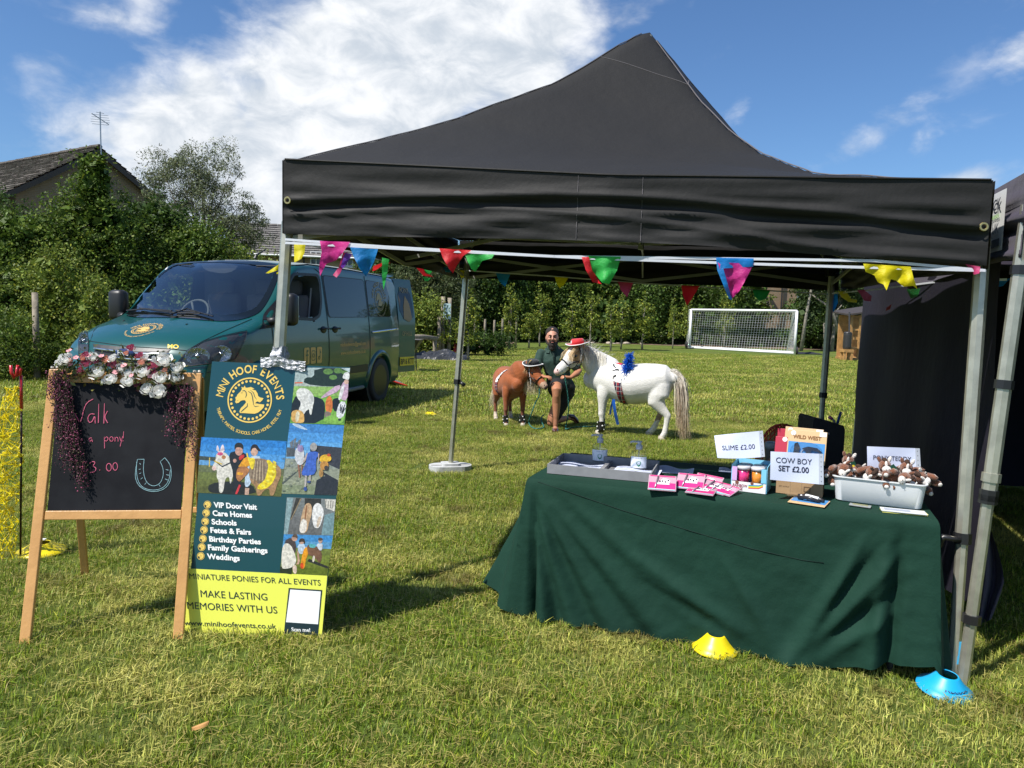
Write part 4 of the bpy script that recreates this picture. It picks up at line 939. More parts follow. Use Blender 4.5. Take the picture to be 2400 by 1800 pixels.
def smoothp(poly,it=2):
 for _ in range(it):
  q=[]
  for i in range(len(poly)):
   a,b=poly[i],poly[(i+1)%len(poly)];q+=[(a[0]*.75+b[0]*.25,a[1]*.75+b[1]*.25),(a[0]*.25+b[0]*.75,a[1]*.25+b[1]*.75)]
  poly=q
 return poly
def patch(poly,step,fn):
 """fill a 2-D polygon with a fine triangulation and drape it with fn"""
 from mathutils.geometry import delaunay_2d_cdt
 b=dense(poly,step);xs=[p[0] for p in b];ys=[p[1] for p in b];pts=[Vector(p) for p in b];n=len(pts)
 x=min(xs)+step/2
 while x<max(xs):
  y=min(ys)+step/2
  while y<max(ys):
   if inside((x,y),b) and min((x-p[0])**2+(y-p[1])**2 for p in b)>(step*.45)**2:pts.append(Vector((x,y)))
   y+=step
  x+=step
 r=delaunay_2d_cdt(pts,[],[list(range(n))],1,1e-6)
 vs=[fn(v.x,v.y) for v in r[0]];mb=MB()
 if any(v is None for v in vs):
  ok=[v for v in vs if v is not None];
  fs=[f for f in r[2] if all(vs[i] is not None for i in f)];vs=[v if v is not None else ok[0] for v in vs]
 else:fs=r[2]
 return mb.add(vs,[tuple(f) for f in fs])
def line_on(pts,fn,r=.004,closed=False,step=.06):
 if closed:pts=list(pts)+[pts[0]]
 P=[]
 for a,b in zip(pts[:-1],pts[1:]):
  a,b=Vector(a),Vector(b);k=max(1,int((b-a).length/step));P+=[a.lerp(b,j/k) for j in range(k)]
 P.append(Vector(pts[-1]));Q=[fn(p.x,p.y) for p in P];Q=[q for q in Q if q is not None]
 return MB().tube(Q,r,5)
WS=smoothp([(286,728),(346,668),(394,628),(412,618),(470,613),(560,615),(640,624),(652,632),(632,680),(611,716),(596,729),(545,742),(470,737),(398,731),(305,735)],2)
WSO=smoothp([(276,728),(338,664),(388,624),(409,612),(470,608),(560,610),(643,617),(660,628),(642,680),(619,722),(600,740),(545,755),(470,751),(398,744),(300,746)],2)
FW=[(1.46,1.25),(1.50,1.45),(1.72,1.70),(1.80,1.76),(2.36,1.78),(2.40,1.70),(2.38,1.45),(2.30,1.28),(2.15,1.23)]
W2=[(2.54,1.26),(2.50,1.78),(3.68,1.79),(3.70,1.30),(3.66,1.27)];W3=[(3.76,1.28),(3.76,1.79),(4.42,1.77),(4.50,1.70),(4.62,1.42),(4.58,1.32),(4.50,1.28)]
AX=(0.98,4.10);WR=.335
keep=[]
cw=Matrix.Identity(4)
def to_px(p):
 w=VM@p-Vector((0,0,EYE));z=w.dot(FWD);return (1200+F_PX*w.dot(RT)/z,900-F_PX*w.dot(UP)/z)
for f in vb.f:
 c=sum((vb.v[i] for i in f),Vector())/len(f);ok=True
 if c.x>.8 and c.x<2.3 and c.z>1.2 and abs(c.y)<.85 and inside(to_px(c),WS):ok=False
 if abs(c.y)>.80 and c.z>1.15 and inside((c.x,c.z),FW):ok=False
 for a_ in AX:
  if c.z<.8 and abs(c.y)>.6 and (c.x-a_)**2+(c.z-.34)**2<.385**2:ok=False
 if ok:keep.append(f)
vb.f=keep
body=ob('body',vb,PAINT,van,smooth=True,auto=50)
# windscreen: black border ring, glass
def ringpatch(name,o,i_,m,fn,parent=van):
 n=90
 def res(poly):
  P=[Vector(p) for p in poly];L=[0]
  for a,b in zip(P,P[1:]+P[:1]):L.append(L[-1]+(b-a).length)
  out=[]
  for k in range(n):
   s=L[-1]*k/n;j=max(t for t in range(len(P)) if L[t]<=s+1e-9);a,b=P[j],P[(j+1)%len(P)];out.append(a.lerp(b,(s-L[j])/max(1e-9,L[j+1]-L[j])))
  return out
 A,B=res(o),res(i_);rows=3;mb=MB();vs=[]
 for r in range(rows+1):vs+=[fn(*(A[k].lerp(B[k],r/rows))) for k in range(n)]
 if any(v is None for v in vs):
  g=[v for v in vs if v is not None][0];bad=[v is None for v in vs];vs=[v or g for v in vs]
 else:bad=[False]*len(vs)
 fs=[(r*n+k,r*n+(k+1)%n,(r+1)*n+(k+1)%n,(r+1)*n+k) for r in range(rows) for k in range(n)]
 fs=[f for f in fs if not any(bad[i] for i in f)]
 mb.add(vs,fs);return ob(name,mb,m,parent,smooth=True)
def roundc(poly,r=.06):
 out=[];n=len(poly)
 for i in range(n):
  p=Vector(poly[i]);a=Vector(poly[i-1]);b=Vector(poly[(i+1)%n]);da=(a-p);db=(b-p);ra=min(r,da.length*.45);rb_=min(r,db.length*.45)
  A_=p+da.normalized()*ra;B_=p+db.normalized()*rb_
  for t in (0,.25,.5,.75,1):out.append(tuple(A_.lerp(p,t).lerp(p.lerp(B_,t),t)))
 return out
def grow(poly,d):
 cx=sum(p[0] for p in poly)/len(poly);cy=sum(p[1] for p in poly)/len(poly);
 return [(cx+(x-cx)*(1+d),cy+(y-cy)*(1+d)) for x,y in poly]
ringpatch('windscreen_surround',WSO,grow(WS,-.035),BLKGL,lambda x,y:hit_px(x,y,.006))
ob('windscreen',patch(grow(WS,-.01),16,lambda x,y:hit_px(x,y,.003)),GLS,van,smooth=True)
sens=smoothp([(470,614),(478,632),(520,640),(548,634),(560,617)],1);ob('mirror_housing',patch(sens,8,lambda x,y:hit_px(x,y,-.01)),TRIM,van)
ob('tax_sticker',patch([(386,626),(395,625),(393,632),(384,633)],5,lambda x,y:hit_px(x,y,.004)),WHITEP,van)
for s in (-1,1):
 fn=lambda x,z,s=s:hit_side(x,z,.005,s)
 ringpatch('window_surround',roundc(grow(FW,.07)),roundc(grow(FW,-.06),.04),TRIM,fn)
 if s==1:ob('door_glass',patch(grow(FW,-.03),.12,fn),GLS,van,smooth=True)
 for nm,W_ in (('side_window',W2),('side_window',W3)):
  ringpatch('window_seal',roundc(grow(W_,.035)),roundc(grow(W_,-.01)),TRIM,lambda x,z,s=s:hit_side(x,z,.003,s))
  ob(nm,patch(roundc(W_),.1,lambda x,z,s=s:hit_side(x,z,.006,s)),BLKGL,van,smooth=True)
  # corner glass and black mirror sail ahead of the door
 Q=[(.98,1.12),(1.20,1.135),(1.44,1.15),(1.46,1.38),(1.47,1.50),(1.36,1.42)];ob('corner_trim',patch(Q,.07,lambda x,z,s=s:hit_side(x,z,.008,s)),TRIM,van)
 ob('door_seam',line_on([(1.30,.50),(1.22,.80),(1.20,1.18)],fn,.0035),TRIM,van);ob('door_seam',line_on([(2.50,.36),(2.50,1.1),(2.47,1.80),(2.3,1.86)],fn,.0035),TRIM,van)
 ob('door_seam',line_on([(3.73,.42),(3.73,1.85)],fn,.0035),TRIM,van)
 ob('roof_gutter',line_on([(1.75,1.845),(2.2,1.90),(3.4,1.905),(4.75,1.88)],fn,.006),TRIM,van)
 ob('slide_rail',line_on([(3.80,1.05),(4.74,1.09)],lambda x,z,s=s:hit_side(x,z,.010,s),.018),CHR,van,smooth=True)
 ob('rub_strip',patch([(2.62,.50),(3.66,.50),(3.66,.60),(2.62,.585)],.1,lambda x,z,s=s:hit_side(x,z,.014,s)),TRIM,van)
 ob('sill',MB().tube([(1.5,s*.93,.27),(2.4,s*.935,.255),(3.62,s*.93,.27)],.03,8),mat('sill_grey',(.12,.14,.14),.4),van)
 for hx in (2.37,2.68):
  q=hit_side(hx,1.10,.0,s);mb=MB();mb.sphere(q,(.075,.02,.045),12,8);ob('handle_recess',mb,TRIM,van,smooth=True)
  mb=MB();mb.tube([q+Vector((-.085,s*.02,.012)),q+Vector((-.03,s*.045,.018)),q+Vector((.06,s*.045,.018)),q+Vector((.09,s*.02,.012))],.013,6);ob('door_handle',mb,TRIM,van,smooth=True)
  # wheel arches
 for a_ in AX:
  mb=MB()
  arcp=[(a_+.40*cos(t),.34+.40*sin(t)) for t in np.linspace(-.2,pi+.2,26)]
  vs=[]
  for (x,z) in arcp:
   o_=hit_side(x,max(z,.27),0,s);
   for k,(dr,dy) in enumerate(((.05,.002),(.035,.022),(.0,.03),(-.022,.02),(-.022,-.10))):
    vs.append(Vector((a_+(x-a_)*(1+dr/.40),o_.y+s*dy,.34+(z-.34)*(1+dr/.40))))
  mb.add(vs,[(i*5+j,i*5+j+1,(i+1)*5+j+1,(i+1)*5+j) for i in range(25) for j in range(4)]);ob('wheel_arch',mb,PAINT,van,smooth=True)
  mb=MB();mb.lathe([(.41,-.17),(.41,.17)],24,(a_,s*.78,.34),rot=Euler((pi/2,0,0)));ob('arch_liner',mb,TRIM,van)
  w=bpy.data.objects.new('wheel',None);COL.objects.link(w);w.parent=van;w.location=(a_,s*.885,WR);w.rotation_euler=(0,0,0 if s<0 else pi)
  mb=MB();mb.lathe([(.215,-.10),(.30,-.115),(.328,-.10),(WR,-.06),(WR,.06),(.328,.10),(.30,.115),(.215,.10)],36,rot=Euler((pi/2,0,0)));ob('tyre',mb,RUB,w,smooth=True)
  RIMM=mat('black_alloy',(.02,.02,.021),.3,metal=.5);mb=MB();mb.lathe([(.20,.07),(.222,.075),(.222,.10),(.232,.105)],36,rot=Euler((pi/2,0,0)));mb.lathe([(.0,.02),(.20,.02)],24,rot=Euler((pi/2,0,0)))
  mb.lathe([(.0,.085),(.035,.085),(.05,.06)],14,rot=Euler((pi/2,0,0)))
  for k in range(10):
   an=2*pi*k/10
   for da in (-.10,.10):mb.tube([(.045*cos(an),-.065,.045*sin(an)),(.215*cos(an+da),-.088,.215*sin(an+da))],[.012,.009],5)
  ob('rim',mb,RIMM,w)
  # door mirrors
for s in (-1,1):
 mb=MB();mb.box((1.30,s*1.12,1.34),(.15,.20,.36),bev=.05);mb.tube([(1.18,s*.93,1.20),(1.24,s*1.04,1.22)],.045,8);ob('door_mirror',mb,TRIM,van,smooth=True)
 mb=MB();mb.box((1.378,s*1.12,1.35),(.006,.15,.28));ob('mirror_glass',mb,CHR,van)
 # bonnet seams, wipers, cowl
fp=lambda x,y:hit_px(x,y,.002)
ob('bonnet_seam',line_on([(212,800),(300,812),(398,818),(438,822),(475,800),(530,774),(590,748)],fp,.004,step=12),TRIM,van)
ob('bonnet_seam',line_on([(212,800),(220,775),(245,752)],fp,.003,step=12),TRIM,van)
for pts in ([(300,733),(345,729),(405,734)],[(398,744),(440,729),(490,745)],[(330,727),(400,738),(470,741)],[(415,733),(460,736),(500,747)]):
 Q=[hit_px(*p,.03) for p in pts];mb=MB();mb.tube(Q,.009,5);ob('wiper',mb,TRIM,van)
for p in ((291,752),(438,760)):ob('washer_jet',MB().sphere(hit_px(*p,.0),(.02,.012,.008),8,6),TRIM,van)
# headlights
HL=[(417,850),(428,836),(441,822),(475,802),(521,789),(578,776),(574,794),(556,832),(548,843),(500,851),(440,859)]
HR=[(186,800),(191,785),(205,779),(209,800),(208,831),(187,835)]
for H_ in (HL,HR):
 o_=ob('headlight',patch(H_,9,lambda x,y:hit_px(x,y,.002)),mat('lamp_housing',(.035,.037,.042),.3),van)
 ob('lens',patch(grow(H_,-.02),12,lambda x,y:hit_px(x,y,.030)),LENS,o_,smooth=True)
 ob('lamp_rim',line_on(H_,lambda x,y:hit_px(x,y,.010),.004,True,12),TRIM,o_)
 cs_=[((463,835),.115,.085),((517,829),.10,.085)] if H_ is HL else [((198,800),.04,.08)]
 REFL=mat('lamp_reflector',(.38,.40,.43),.22,metal=1,bump=(40,.6))
 for c_,rx,rz in cs_:
  q=hit_px(*c_,.008);mb=MB();d_=(VI@Vector((0,0,EYE))-q).normalized();R=d_.to_track_quat('Z','Y').to_matrix()
  vs=[]
  for r_,zz in ((1,.002),(.92,.003),(.78,-.004),(.4,-.012),(.001,-.015)):
   for j in range(20):vs.append(q+R@Vector((rx*r_*cos(j*pi/10),rz*r_*sin(j*pi/10),zz)))
  mb.add(vs,[(i*20+j,i*20+(j+1)%20,(i+1)*20+(j+1)%20,(i+1)*20+j) for i in range(4) for j in range(20)]);ob('reflector',mb,REFL,o_,smooth=True)
  ob('bulb',MB().sphere(q+d_*.012,.022,10,8),REFL,o_,smooth=True)
  # grille and badge
GR=[(218,806),(300,815),(400,819),(396,838),(392,850),(230,850),(222,826)]
ob('grille',patch(GR,12,lambda x,y:hit_px(x,y,.003)),TRIM,van)
for dy,m_ in ((0,CHR),(14,CHR),(26,TRIM)):ob('grille_bar',line_on([(224,819+dy),(300,828+dy),(399,833+dy)],lambda x,y:hit_px(x,y,.018),.014,step=12),m_,van,smooth=True)
q=hit_px(297,829,.03);mb=MB();mb.sphere((0,0,0),(.02,.115,.046),24,10);mb.xf(Matrix.Translation(q));bd_=ob('badge',mb,mat('badge_blue',(.008,.02,.10),.2,coat=1),van,smooth=True)
mb=MB();v,f=text2d('Ford',.075,0,'CENTER',.9);mb.add([q+Vector((-.024,-x-.003*0,y*1-.022)) for x,y in v],f);ob('badge_lettering',mb,WHITEP,van)
# lower bumper intake
ob('bumper_intake',patch([(230,885),(400,895),(400,930),(235,920)],16,lambda x,y:hit_px(x,y,.003)),TRIM,van)
ob('bumper_step',line_on([(205,868),(300,880),(440,880),(520,868)],fp,.004,step=14),TRIM,van)
# lettering on paint
q=hit_px(337,772,0);LR=.118
mb=MB();put=lambda x,y:hit_top(q.x+y*1.0,q.y-x,.004);logo(mb,0,0,LR,put);ob('bonnet_emblem',mb,GOLD,van)
mb=MB();v,f=text2d('MO',.085,.03,'CENTER');q2=hit_px(406,812,0)
mb.add([(hit_px(406+x*170*1.15,817-y*150+x*8,.005)) for x,y in v],f);ob('registration_lettering',mb,mat('yellow_print',(.80,.58,.04),.4),van)
sp_=lambda x,z:hit_side(x,z,.004,-1)
mb=MB()
for s_,zz in (('minihoofevents@gmail.com',.875),('www.minihoofevents.co.uk',.765)):
 v,f=text2d(s_,.075,.012,'CENTER',.92);mb.add([sp_(3.19+x,zz+y) for x,y in v],f)
ob('side_lettering',mb,GOLD,van)
for k,ch in enumerate(('f','o','d')):
 cx=1.93+k*.155;mb=MB();P=[(cx+x*1.0,.79+y) for x,y in rr(.062,.10,.022,4)];ob('social_icon',patch(P,.06,sp_),GOLD,van)
 mb=MB();fp3=lambda x,z:hit_side(x,z,.007,-1)
 if ch=='f':flat_poly(mb,[(cx-.01,.70),(cx+.012,.70),(cx+.012,.79),(cx+.035,.79),(cx+.035,.81),(cx+.012,.81),(cx+.012,.84),(cx+.035,.84),(cx+.035,.865),(cx+.0,.865),(cx-.01,.85),(cx-.01,.81),(cx-.03,.81),(cx-.03,.79),(cx-.01,.79)],fp3)
 elif ch=='o':
  ring2d(mb,cx,.79,.016,.026,fp3,16);P=rr(.042,.062,.016,3);Q=rr(.034,.052,.012,3);n_=len(P)
  mb.add([fp3(cx+x,.79+y) for x,y in P]+[fp3(cx+x,.79+y) for x,y in Q],[(i,(i+1)%n_,n_+(i+1)%n_,n_+i) for i in range(n_)])
 else:
  ring2d(mb,cx-.01,.755,.012,.024,fp3,16);flat_poly(mb,[(cx+.004,.755),(cx+.016,.755),(cx+.016,.86),(cx+.004,.86)],fp3);flat_poly(mb,[(cx+.016,.86),(cx+.018,.84),(cx+.036,.825),(cx+.036,.808),(cx+.016,.818)],fp3)
 ob('icon_mark',mb,PAINT,van)
mb=MB();logo(mb,4.16,1.53,.165,lambda x,y:hit_side(x,y,.010,-1));ob('window_emblem',mb,mat('faded_gold',(.34,.27,.14),.5),van)
# rear: open barn door with plate, spoiler, bumper
hx,hy=4.87,-.93;d_=Vector((.46,-.10,0));nrm=Vector((d_.y,-d_.x,0)).normalized();nrm=nrm if nrm.y<0 else -nrm
def bdp(u,z,off=0):return Vector((hx,hy,z))+d_*u+Vector((0,(0.11*max(0,(z-1.2)/.7)**1.3),0))+nrm*off
bdO=bpy.data.objects.new('rear_door',None)
mb=MB();mb.grid(lambda u,v:bdp(u,.40+1.48*v-.05*(u>.9)*0,.02),6,20);mb.grid(lambda u,v:bdp(1-u,.40+1.48*v,-.035),6,20)
mb.grid(lambda u,v:bdp(1,.40+1.48*v,.02-.055*u),1,20)
rd_=ob('rear_door',mb,PAINT,van,smooth=True,auto=40)
ob('rear_window',patch(smoothp([(.12,1.24),(.12,1.76),(.85,1.74),(.93,1.4),(.9,1.24)],1),.2,lambda u,z:bdp(u,z,.024)),BLKGL,rd_)
mb=MB();flat_poly(mb,[(.3,1.25),(.35,1.45),(.5,1.62),(.7,1.5),(.8,1.25),(.6,1.2)],lambda u,z:bdp(u,z,.028));ob('pony_picture',mb,mat('faded_tan',(.30,.20,.10),.5),rd_)
for s_,u0,z0_,sz in (('PONY',.5,1.66,.13),('OF HULL',.5,.98,.10)):
 mb=MB();v,f=text2d(s_,sz,.012,'CENTER',1.5);mb.add([bdp(u0+x,z0_+y,.03) for x,y in v],f);ob('door_lettering',mb,MATS['faded_gold'],rd_)
mb=MB();P=[(0.08,.50),(.92,.50),(.92,.64),(.08,.64)];mb.add([bdp(u,z,.026) for u,z in P]+[bdp(u,z,.034) for u,z in P],[(4,5,6,7),(0,1,5,4),(2,3,7,6),(1,2,6,5),(3,0,4,7)]);npl=ob('number_plate',mb,mat('plate_yellow',(.72,.55,.02),.4),rd_)
mb=MB();v,f=text2d('BP16 KTT',.125,.02,'CENTER',1.12);wv=max(x for x,y in v)-min(x for x,y in v);mb.add([bdp(.5+x*.78/wv,.525+y,.037) for x,y in v],f);ob('plate_lettering',mb,TRIM,npl)
mb=MB();mb.add([(4.62,-.80,1.93),(4.62,.80,1.93),(5.12,.74,1.965),(5.12,-.74,1.965),(4.70,-.80,1.88),(4.70,.80,1.88),(5.12,.74,1.93),(5.12,-.74,1.93)],[(0,1,2,3),(7,6,5,4),(0,3,7,4),(2,1,5,6),(3,2,6,7)]);ob('spoiler',mb,PAINT,van)
ob('rear_bumper',MB().box((4.92,0,.42),(.16,1.84,.26),bev=.05),PAINT,van)
# cabin
mb=MB();mb.box((1.35,0,1.02),(.75,1.66,.36),bev=.08);ob('dashboard',mb,DARKIN,van,smooth=True)
mb=MB();mb.box((2.55,0,1.1),(.04,1.7,1.5));ob('bulkhead',mb,DARKIN,van)
mb=MB();mb.box((2.0,0,.5),(1.6,1.7,.04));ob('cab_floor',mb,DARKIN,van)
for y in (.42,-.15,-.55):
 mb=MB();mb.box((2.12,y,.85),(.5,.46,.16),bev=.05);mb.box((2.36,y,1.2),(.14,.46,.66),bev=.05);mb.box((2.38,y,1.62),(.1,.24,.2),bev=.04);ob('cab_seat',mb,mat('seat_cloth',(.10,.10,.11),.9),van,smooth=True)
mb=MB();R=Euler((0,radians(-62),0)).to_matrix();P=[Vector((1.74,.42,1.26))+R@Vector((.19*cos(t),.19*sin(t),0)) for t in np.linspace(0,2*pi,25)];mb.tube(P,.015,6,cap=False)
for t in (.5,2.6,4.7):mb.tube([Vector((1.74,.42,1.26)),Vector((1.74,.42,1.26))+R@Vector((.18*cos(t),.18*sin(t),0))],.014,5)
ob('steering_wheel',mb,DARKIN,van,smooth=True)
ob('seat_belt',MB().add([(2.40,-.80,1.62),(2.36,-.80,1.62),(2.3,-.79,1.15),(2.34,-.79,1.15)],[(0,1,2,3)]),mat('belt_grey',(.4,.42,.45),.6),van)
ob('paper_on_dash',MB().box((1.25,.45,1.205),(.16,.26,.01)),WHITEP,van)
ob('roof_aerial',MB().tube([(2.0,-.25,1.95),(2.02,-.25,1.99),(2.18,-.30,2.09)],[.02,.012,.005],6),TRIM,van)
# ramp edge seen behind the rear wheel
q=onz(893,905);rp=thing('loading_ramp','red edged low ramp on the grass behind the van wheel','ramp',(q.x,q.y,0),VT)
mb=MB();mb.add([(-.1,-.2,.22),(.5,-.2,.02),(.5,.7,.02),(-.1,.7,.22),(-.1,-.2,.17),(.5,-.2,0),(.5,.7,0),(-.1,.7,.17)],[(0,1,2,3),(7,6,5,4),(0,4,5,1),(1,5,6,2),(3,2,6,7)]);ob('ramp_board',mb,DARKIN,rp)
mb=MB();mb.tube([(-.1,-.22,.225),(.5,-.22,.03)],.018,6);ob('ramp_edge',mb,MATS['red_plastic'],rp)
# ================================================================== chalkboard
class Plane:
 """a flat board in space: draw on it with picture coordinates of the photograph's sketch, at its true distance"""
 def __init__(s,o,u,v):
  s.o=Vector(o);s.u=Vector(u).normalized();v=Vector(v);s.v=(v-s.u*v.dot(s.u)).normalized();s.n=s.u.cross(s.v)
  if s.n.y>0:s.n=-s.n
 def px(s,x,y,off=0.0):
  d=ray(x,y);e=Vector((0,0,EYE));k=(s.o-e).dot(s.n)/d.dot(s.n);return e+d*k+s.n*off
 def lc(s,c,x,y,off=0.0):return c+s.u*x+s.v*y+s.n*off
lb,rb=onz(60,1508),onz(418,1497);lt=at(129,866,lb.y+.34);rt=at(462,875,rb.y+.34)
AB=Plane(lb,rb-lb,(lt+rt)/2-(lb+rb)/2)
PINE=mat('varnished_pine',(.62,.34,.12),.38,var=(7,.45,(.42,.20,.06)),bump=(30,.12));SLATE=mat('chalkboard_black',(.007,.007,.009),.6,spec=.12,var=(4,.7,(.020,.021,.024)))
CHP=mat('pink_chalk',(.62,.13,.22),.9);CHB=mat('pale_blue_chalk',(.25,.42,.46),.95)
ab=thing('chalkboard','pine A-frame chalkboard offering a pony walk for three pounds','chalkboard',((lb.x+rb.x)/2,lb.y+.2,0))
Rb=Matrix((AB.u,AB.n,AB.v)).transposed()
def stick(a,b,w,d,name,m,parent,off=0.0):
 a,b=Vector(a),Vector(b);ax=(b-a).normalized();sd_=ax.cross(AB.n).normalized();nn_=AB.n;vs=[]
 for q in (a,b):
  for sx_,sy in ((-1,-1),(1,-1),(1,1),(-1,1)):vs.append(q+sd_*sx_*w/2+nn_*(sy*d/2+off))
 mb=MB();mb.add(vs,[(0,1,2,3),(7,6,5,4),(0,4,5,1),(1,5,6,2),(2,6,7,3),(3,7,4,0)])
 bm=bmesh.new();me_=bpy.data.meshes.new('t');me_.from_pydata([tuple(v) for v in mb.v],[],mb.f);bm.from_mesh(me_);bmesh.ops.bevel(bm,geom=bm.edges[:],offset=.003,segments=2,affect='EDGES',profile=.5);bpy.data.meshes.remove(me_)
 bm.verts.index_update();m2=MB();m2.add([v.co.copy() for v in bm.verts],[[v.index for v in f.verts] for f in bm.faces]);bm.free()
 return ob(name,m2,m,parent,world=True)
stick(AB.px(59,1509),AB.px(129,866),.043,.022,'post',PINE,ab);stick(AB.px(418,1498),AB.px(462,875),.043,.022,'post',PINE,ab)
stick(AB.px(107,1208),AB.px(426,1206),.040,.018,'rail',PINE,ab);stick(AB.px(138,887),AB.px(453,893),.038,.018,'rail',PINE,ab)
mb=MB();c4=[AB.px(112,1197,-.004),AB.px(424,1195,-.004),AB.px(446,890,-.004),AB.px(140,886,-.004)];c5=[p+AB.n*.008 for p in c4]
mb.add(c4+c5,[(0,1,2,3),(4,5,6,7),(0,1,5,4),(1,2,6,5),(2,3,7,6),(3,0,4,7)]);ob('slate',mb,SLATE,ab,world=True)
bl=onz(200,1350);br_=bl+(rb-lb)*.95
stick(bl,lt+Vector((.04,.03,-.02)),.038,.02,'back_leg',PINE,ab);stick(br_,rt+Vector((-.0,.03,-.02)),.038,.02,'back_leg',PINE,ab)
stick(bl.lerp(lt,.35)+Vector((0,.01,0)),br_.lerp(rt,.35)+Vector((0,.01,0)),.03,.014,'back_rail',PINE,ab)
stick(lt-AB.v*.02+Vector((0,.03,0)),rt-AB.v*.02+Vector((0,.03,0)),.035,.018,'back_rail',PINE,ab)
PLW=mat('cream_plastic',(.7,.68,.62),.5)
for q in (AB.px(129,862),AB.px(462,871)):
 for s in (-1,1):ob('end_peg',MB().tube([q+AB.u*s*.011-AB.v*.002,q+AB.u*s*.011+AB.v*.006],.007,8),PLW,ab,world=True)
def chalk(strokes,m,name,w=.0019,sc=.458,ox=0,oy=780):
 mb=MB()
 for st in strokes:
  P=[Vector(p) for p in st]
  for _ in range(2): # smooth the hand strokes
   if len(P)>2:P=[P[0]]+[q for a,b in zip(P[:-1],P[1:]) for q in (a.lerp(b,.25),a.lerp(b,.75))]+[P[-1]]
  Q=[AB.px(ox+p[0]*sc,oy+p[1]*sc,.0050) for p in P]
  mb.tube(Q,[w*(.7+.5*abs(sin(i*1.7))) for i in range(len(Q))],5)
 return ob(name,mb,m,ab,world=True)
def el(cx,cy,rx,ry,n=12,a0=.4):return [(cx+rx*cos(a0+2*pi*i/n),cy+ry*sin(a0+2*pi*i/n)) for i in range(n+1)]
chalk([[(385,412),(398,440),(412,463),(422,440),(430,400),(445,360),(480,340)],[(487,418),(465,414),(450,436),(458,462),(476,456),(488,420),(490,464)],[(508,365),(506,462)],[(537,362),(534,465)],[(553,402),(536,432),(554,463)]],CHP,'chalk_lettering')
chalk([[(474,540),(461,538),(456,550),(464,558),(473,546),(476,559)],[(536,533),(538,592)],[(538,542),(548,531),(558,543),(548,557),(538,552)],el(573,545,9,12),[(591,534),(591,557)],[(591,543),(600,533),(607,543),(607,557)],[(614,533),(621,553)],[(630,530),(617,582)],[(635,505),(633,540)],[(631,551),(632,556)]],CHP,'chalk_lettering',.0015)
chalk([[(444,668),(434,656),(424,668),(427,695),(416,714),(444,711)],[(412,686),(440,683)],[(462,668),(476,658),(492,664),(476,684),(496,692),(490,712),(464,716)],[(512,702),(514,704)],el(560,689,13,20),el(592,685,12,20)],CHP,'chalk_lettering',.0017)
chalk([[(706,648),(696,700),(694,745),(712,785),(750,808),(795,815),(842,802),(872,768),(881,715),(872,672),(845,640)],[(740,648),(735,700),(742,745),(760,775),(790,787),(822,772),(838,735),(838,695),(822,660)],[(706,648),(740,648)],[(822,660),(845,640)],
 [(702,660),(700,720),(712,770),(740,798),(790,808),(838,795),(868,756),(874,700)],[(716,668),(722,674)],[(712,700),(722,698)],[(714,722),(724,718)],[(722,750),(732,742)],[(742,778),(750,768)],[(850,700),(864,704)],[(852,726),(866,730)],[(846,748),(860,754)],[(822,788),(816,778)]],CHB,'chalk_horseshoe',.0014)
# ------------------------------------------------------------------ flower garland
def rose_mesh(seed,petals=17):
 rg=random.Random(seed);mb=MB()
 for k in range(petals):
  t=k/(petals-1);ang=k*2.4+rg.uniform(-.2,.2);tip=radians(10+66*t);wd=.95-.25*t;rb=.26+.66*t
  def pf(u,v,ang=ang,tip=tip,wd=wd,rb=rb,k=k,t=t):
   a=(u-.5)*2;pol=radians(112)*(1-v)+(tip+.22*a*a)*v;w=wd*a*(.55+.45*sin(pi*min(1,v+.15)*.55))/max(.35,sin(pol))*.62
   rad=rb+(.16+.08*t)*v**3+.02*sin(6*a+k);return Vector((rad*sin(pol)*cos(ang+w),rad*sin(pol)*sin(ang+w),rad*cos(pol)*.85+.05))
  mb.grid(pf,7,6)
 mb.sphere((0,0,-.05),(.30,.30,.30),10,8);s=1.0
 mb.v=[v/s for v in mb.v];return mb
def blossom_mesh():
 mb=MB()
 for k in range(5):
  a=2*pi*k/5;mb.grid(lambda u,v,a=a:Vector(((.15+.85*v)*cos(a)-(u-.5)*.9*sin(pi*min(1,v*.9+.1))*sin(a),(.15+.85*v)*sin(a)+(u-.5)*.9*sin(pi*min(1,v*.9+.1))*cos(a),.25*v*v+.1*abs(u-.5))),4,4)
 mb.sphere((0,0,.1),.16,8,6);return mb
def fmat(n,c):return mat('petal_'+n,c,.6,spec=.2,transl=.12)
PW,PM,PP,PD,PPK=fmat('white',(.90,.89,.86)),fmat('mauve',(.50,.12,.20)),fmat('peach',(.80,.42,.32)),fmat('maroon',(.12,.03,.045)),fmat('pink',(.74,.36,.38))
gar=thing('flower_garland','garland of white and pink artificial roses draped over the chalkboard top','flower garland',tuple(AB.px(290,880)))
RM=[rose_mesh(k) for k in range(3)];BM_=blossom_mesh();_fm={}
def flower(kind,m,px,py,r,off):
 key=(kind,m.name)
 if key not in _fm:
  src=RM[kind] if kind<3 else BM_;me=bpy.data.meshes.new('rose');me.from_pydata([tuple(v) for v in src.v],[],src.f);me.materials.append(m);me.polygons.foreach_set('use_smooth',[True]*len(me.polygons));_fm[key]=me
 R_=r*.1673/F_PX*3.42*1.22
 c=AB.px(110+px*.1673,800+py*.1673,off);d=(-AB.n*-1+Vector((random.uniform(-.6,.3),0,random.uniform(.35,1.3)))).normalized()
 o=bpy.data.objects.new('rose' if kind<3 else 'blossom',_fm[key]);COL.objects.link(o);o.parent=gar
 o.rotation_euler=(d.to_track_quat('Z','Y')@Euler((0,0,random.uniform(0,6.28))).to_quaternion()).to_euler();o.scale=(R_,)*3;o.location=c-Vector(gar.location)-d*R_*.3
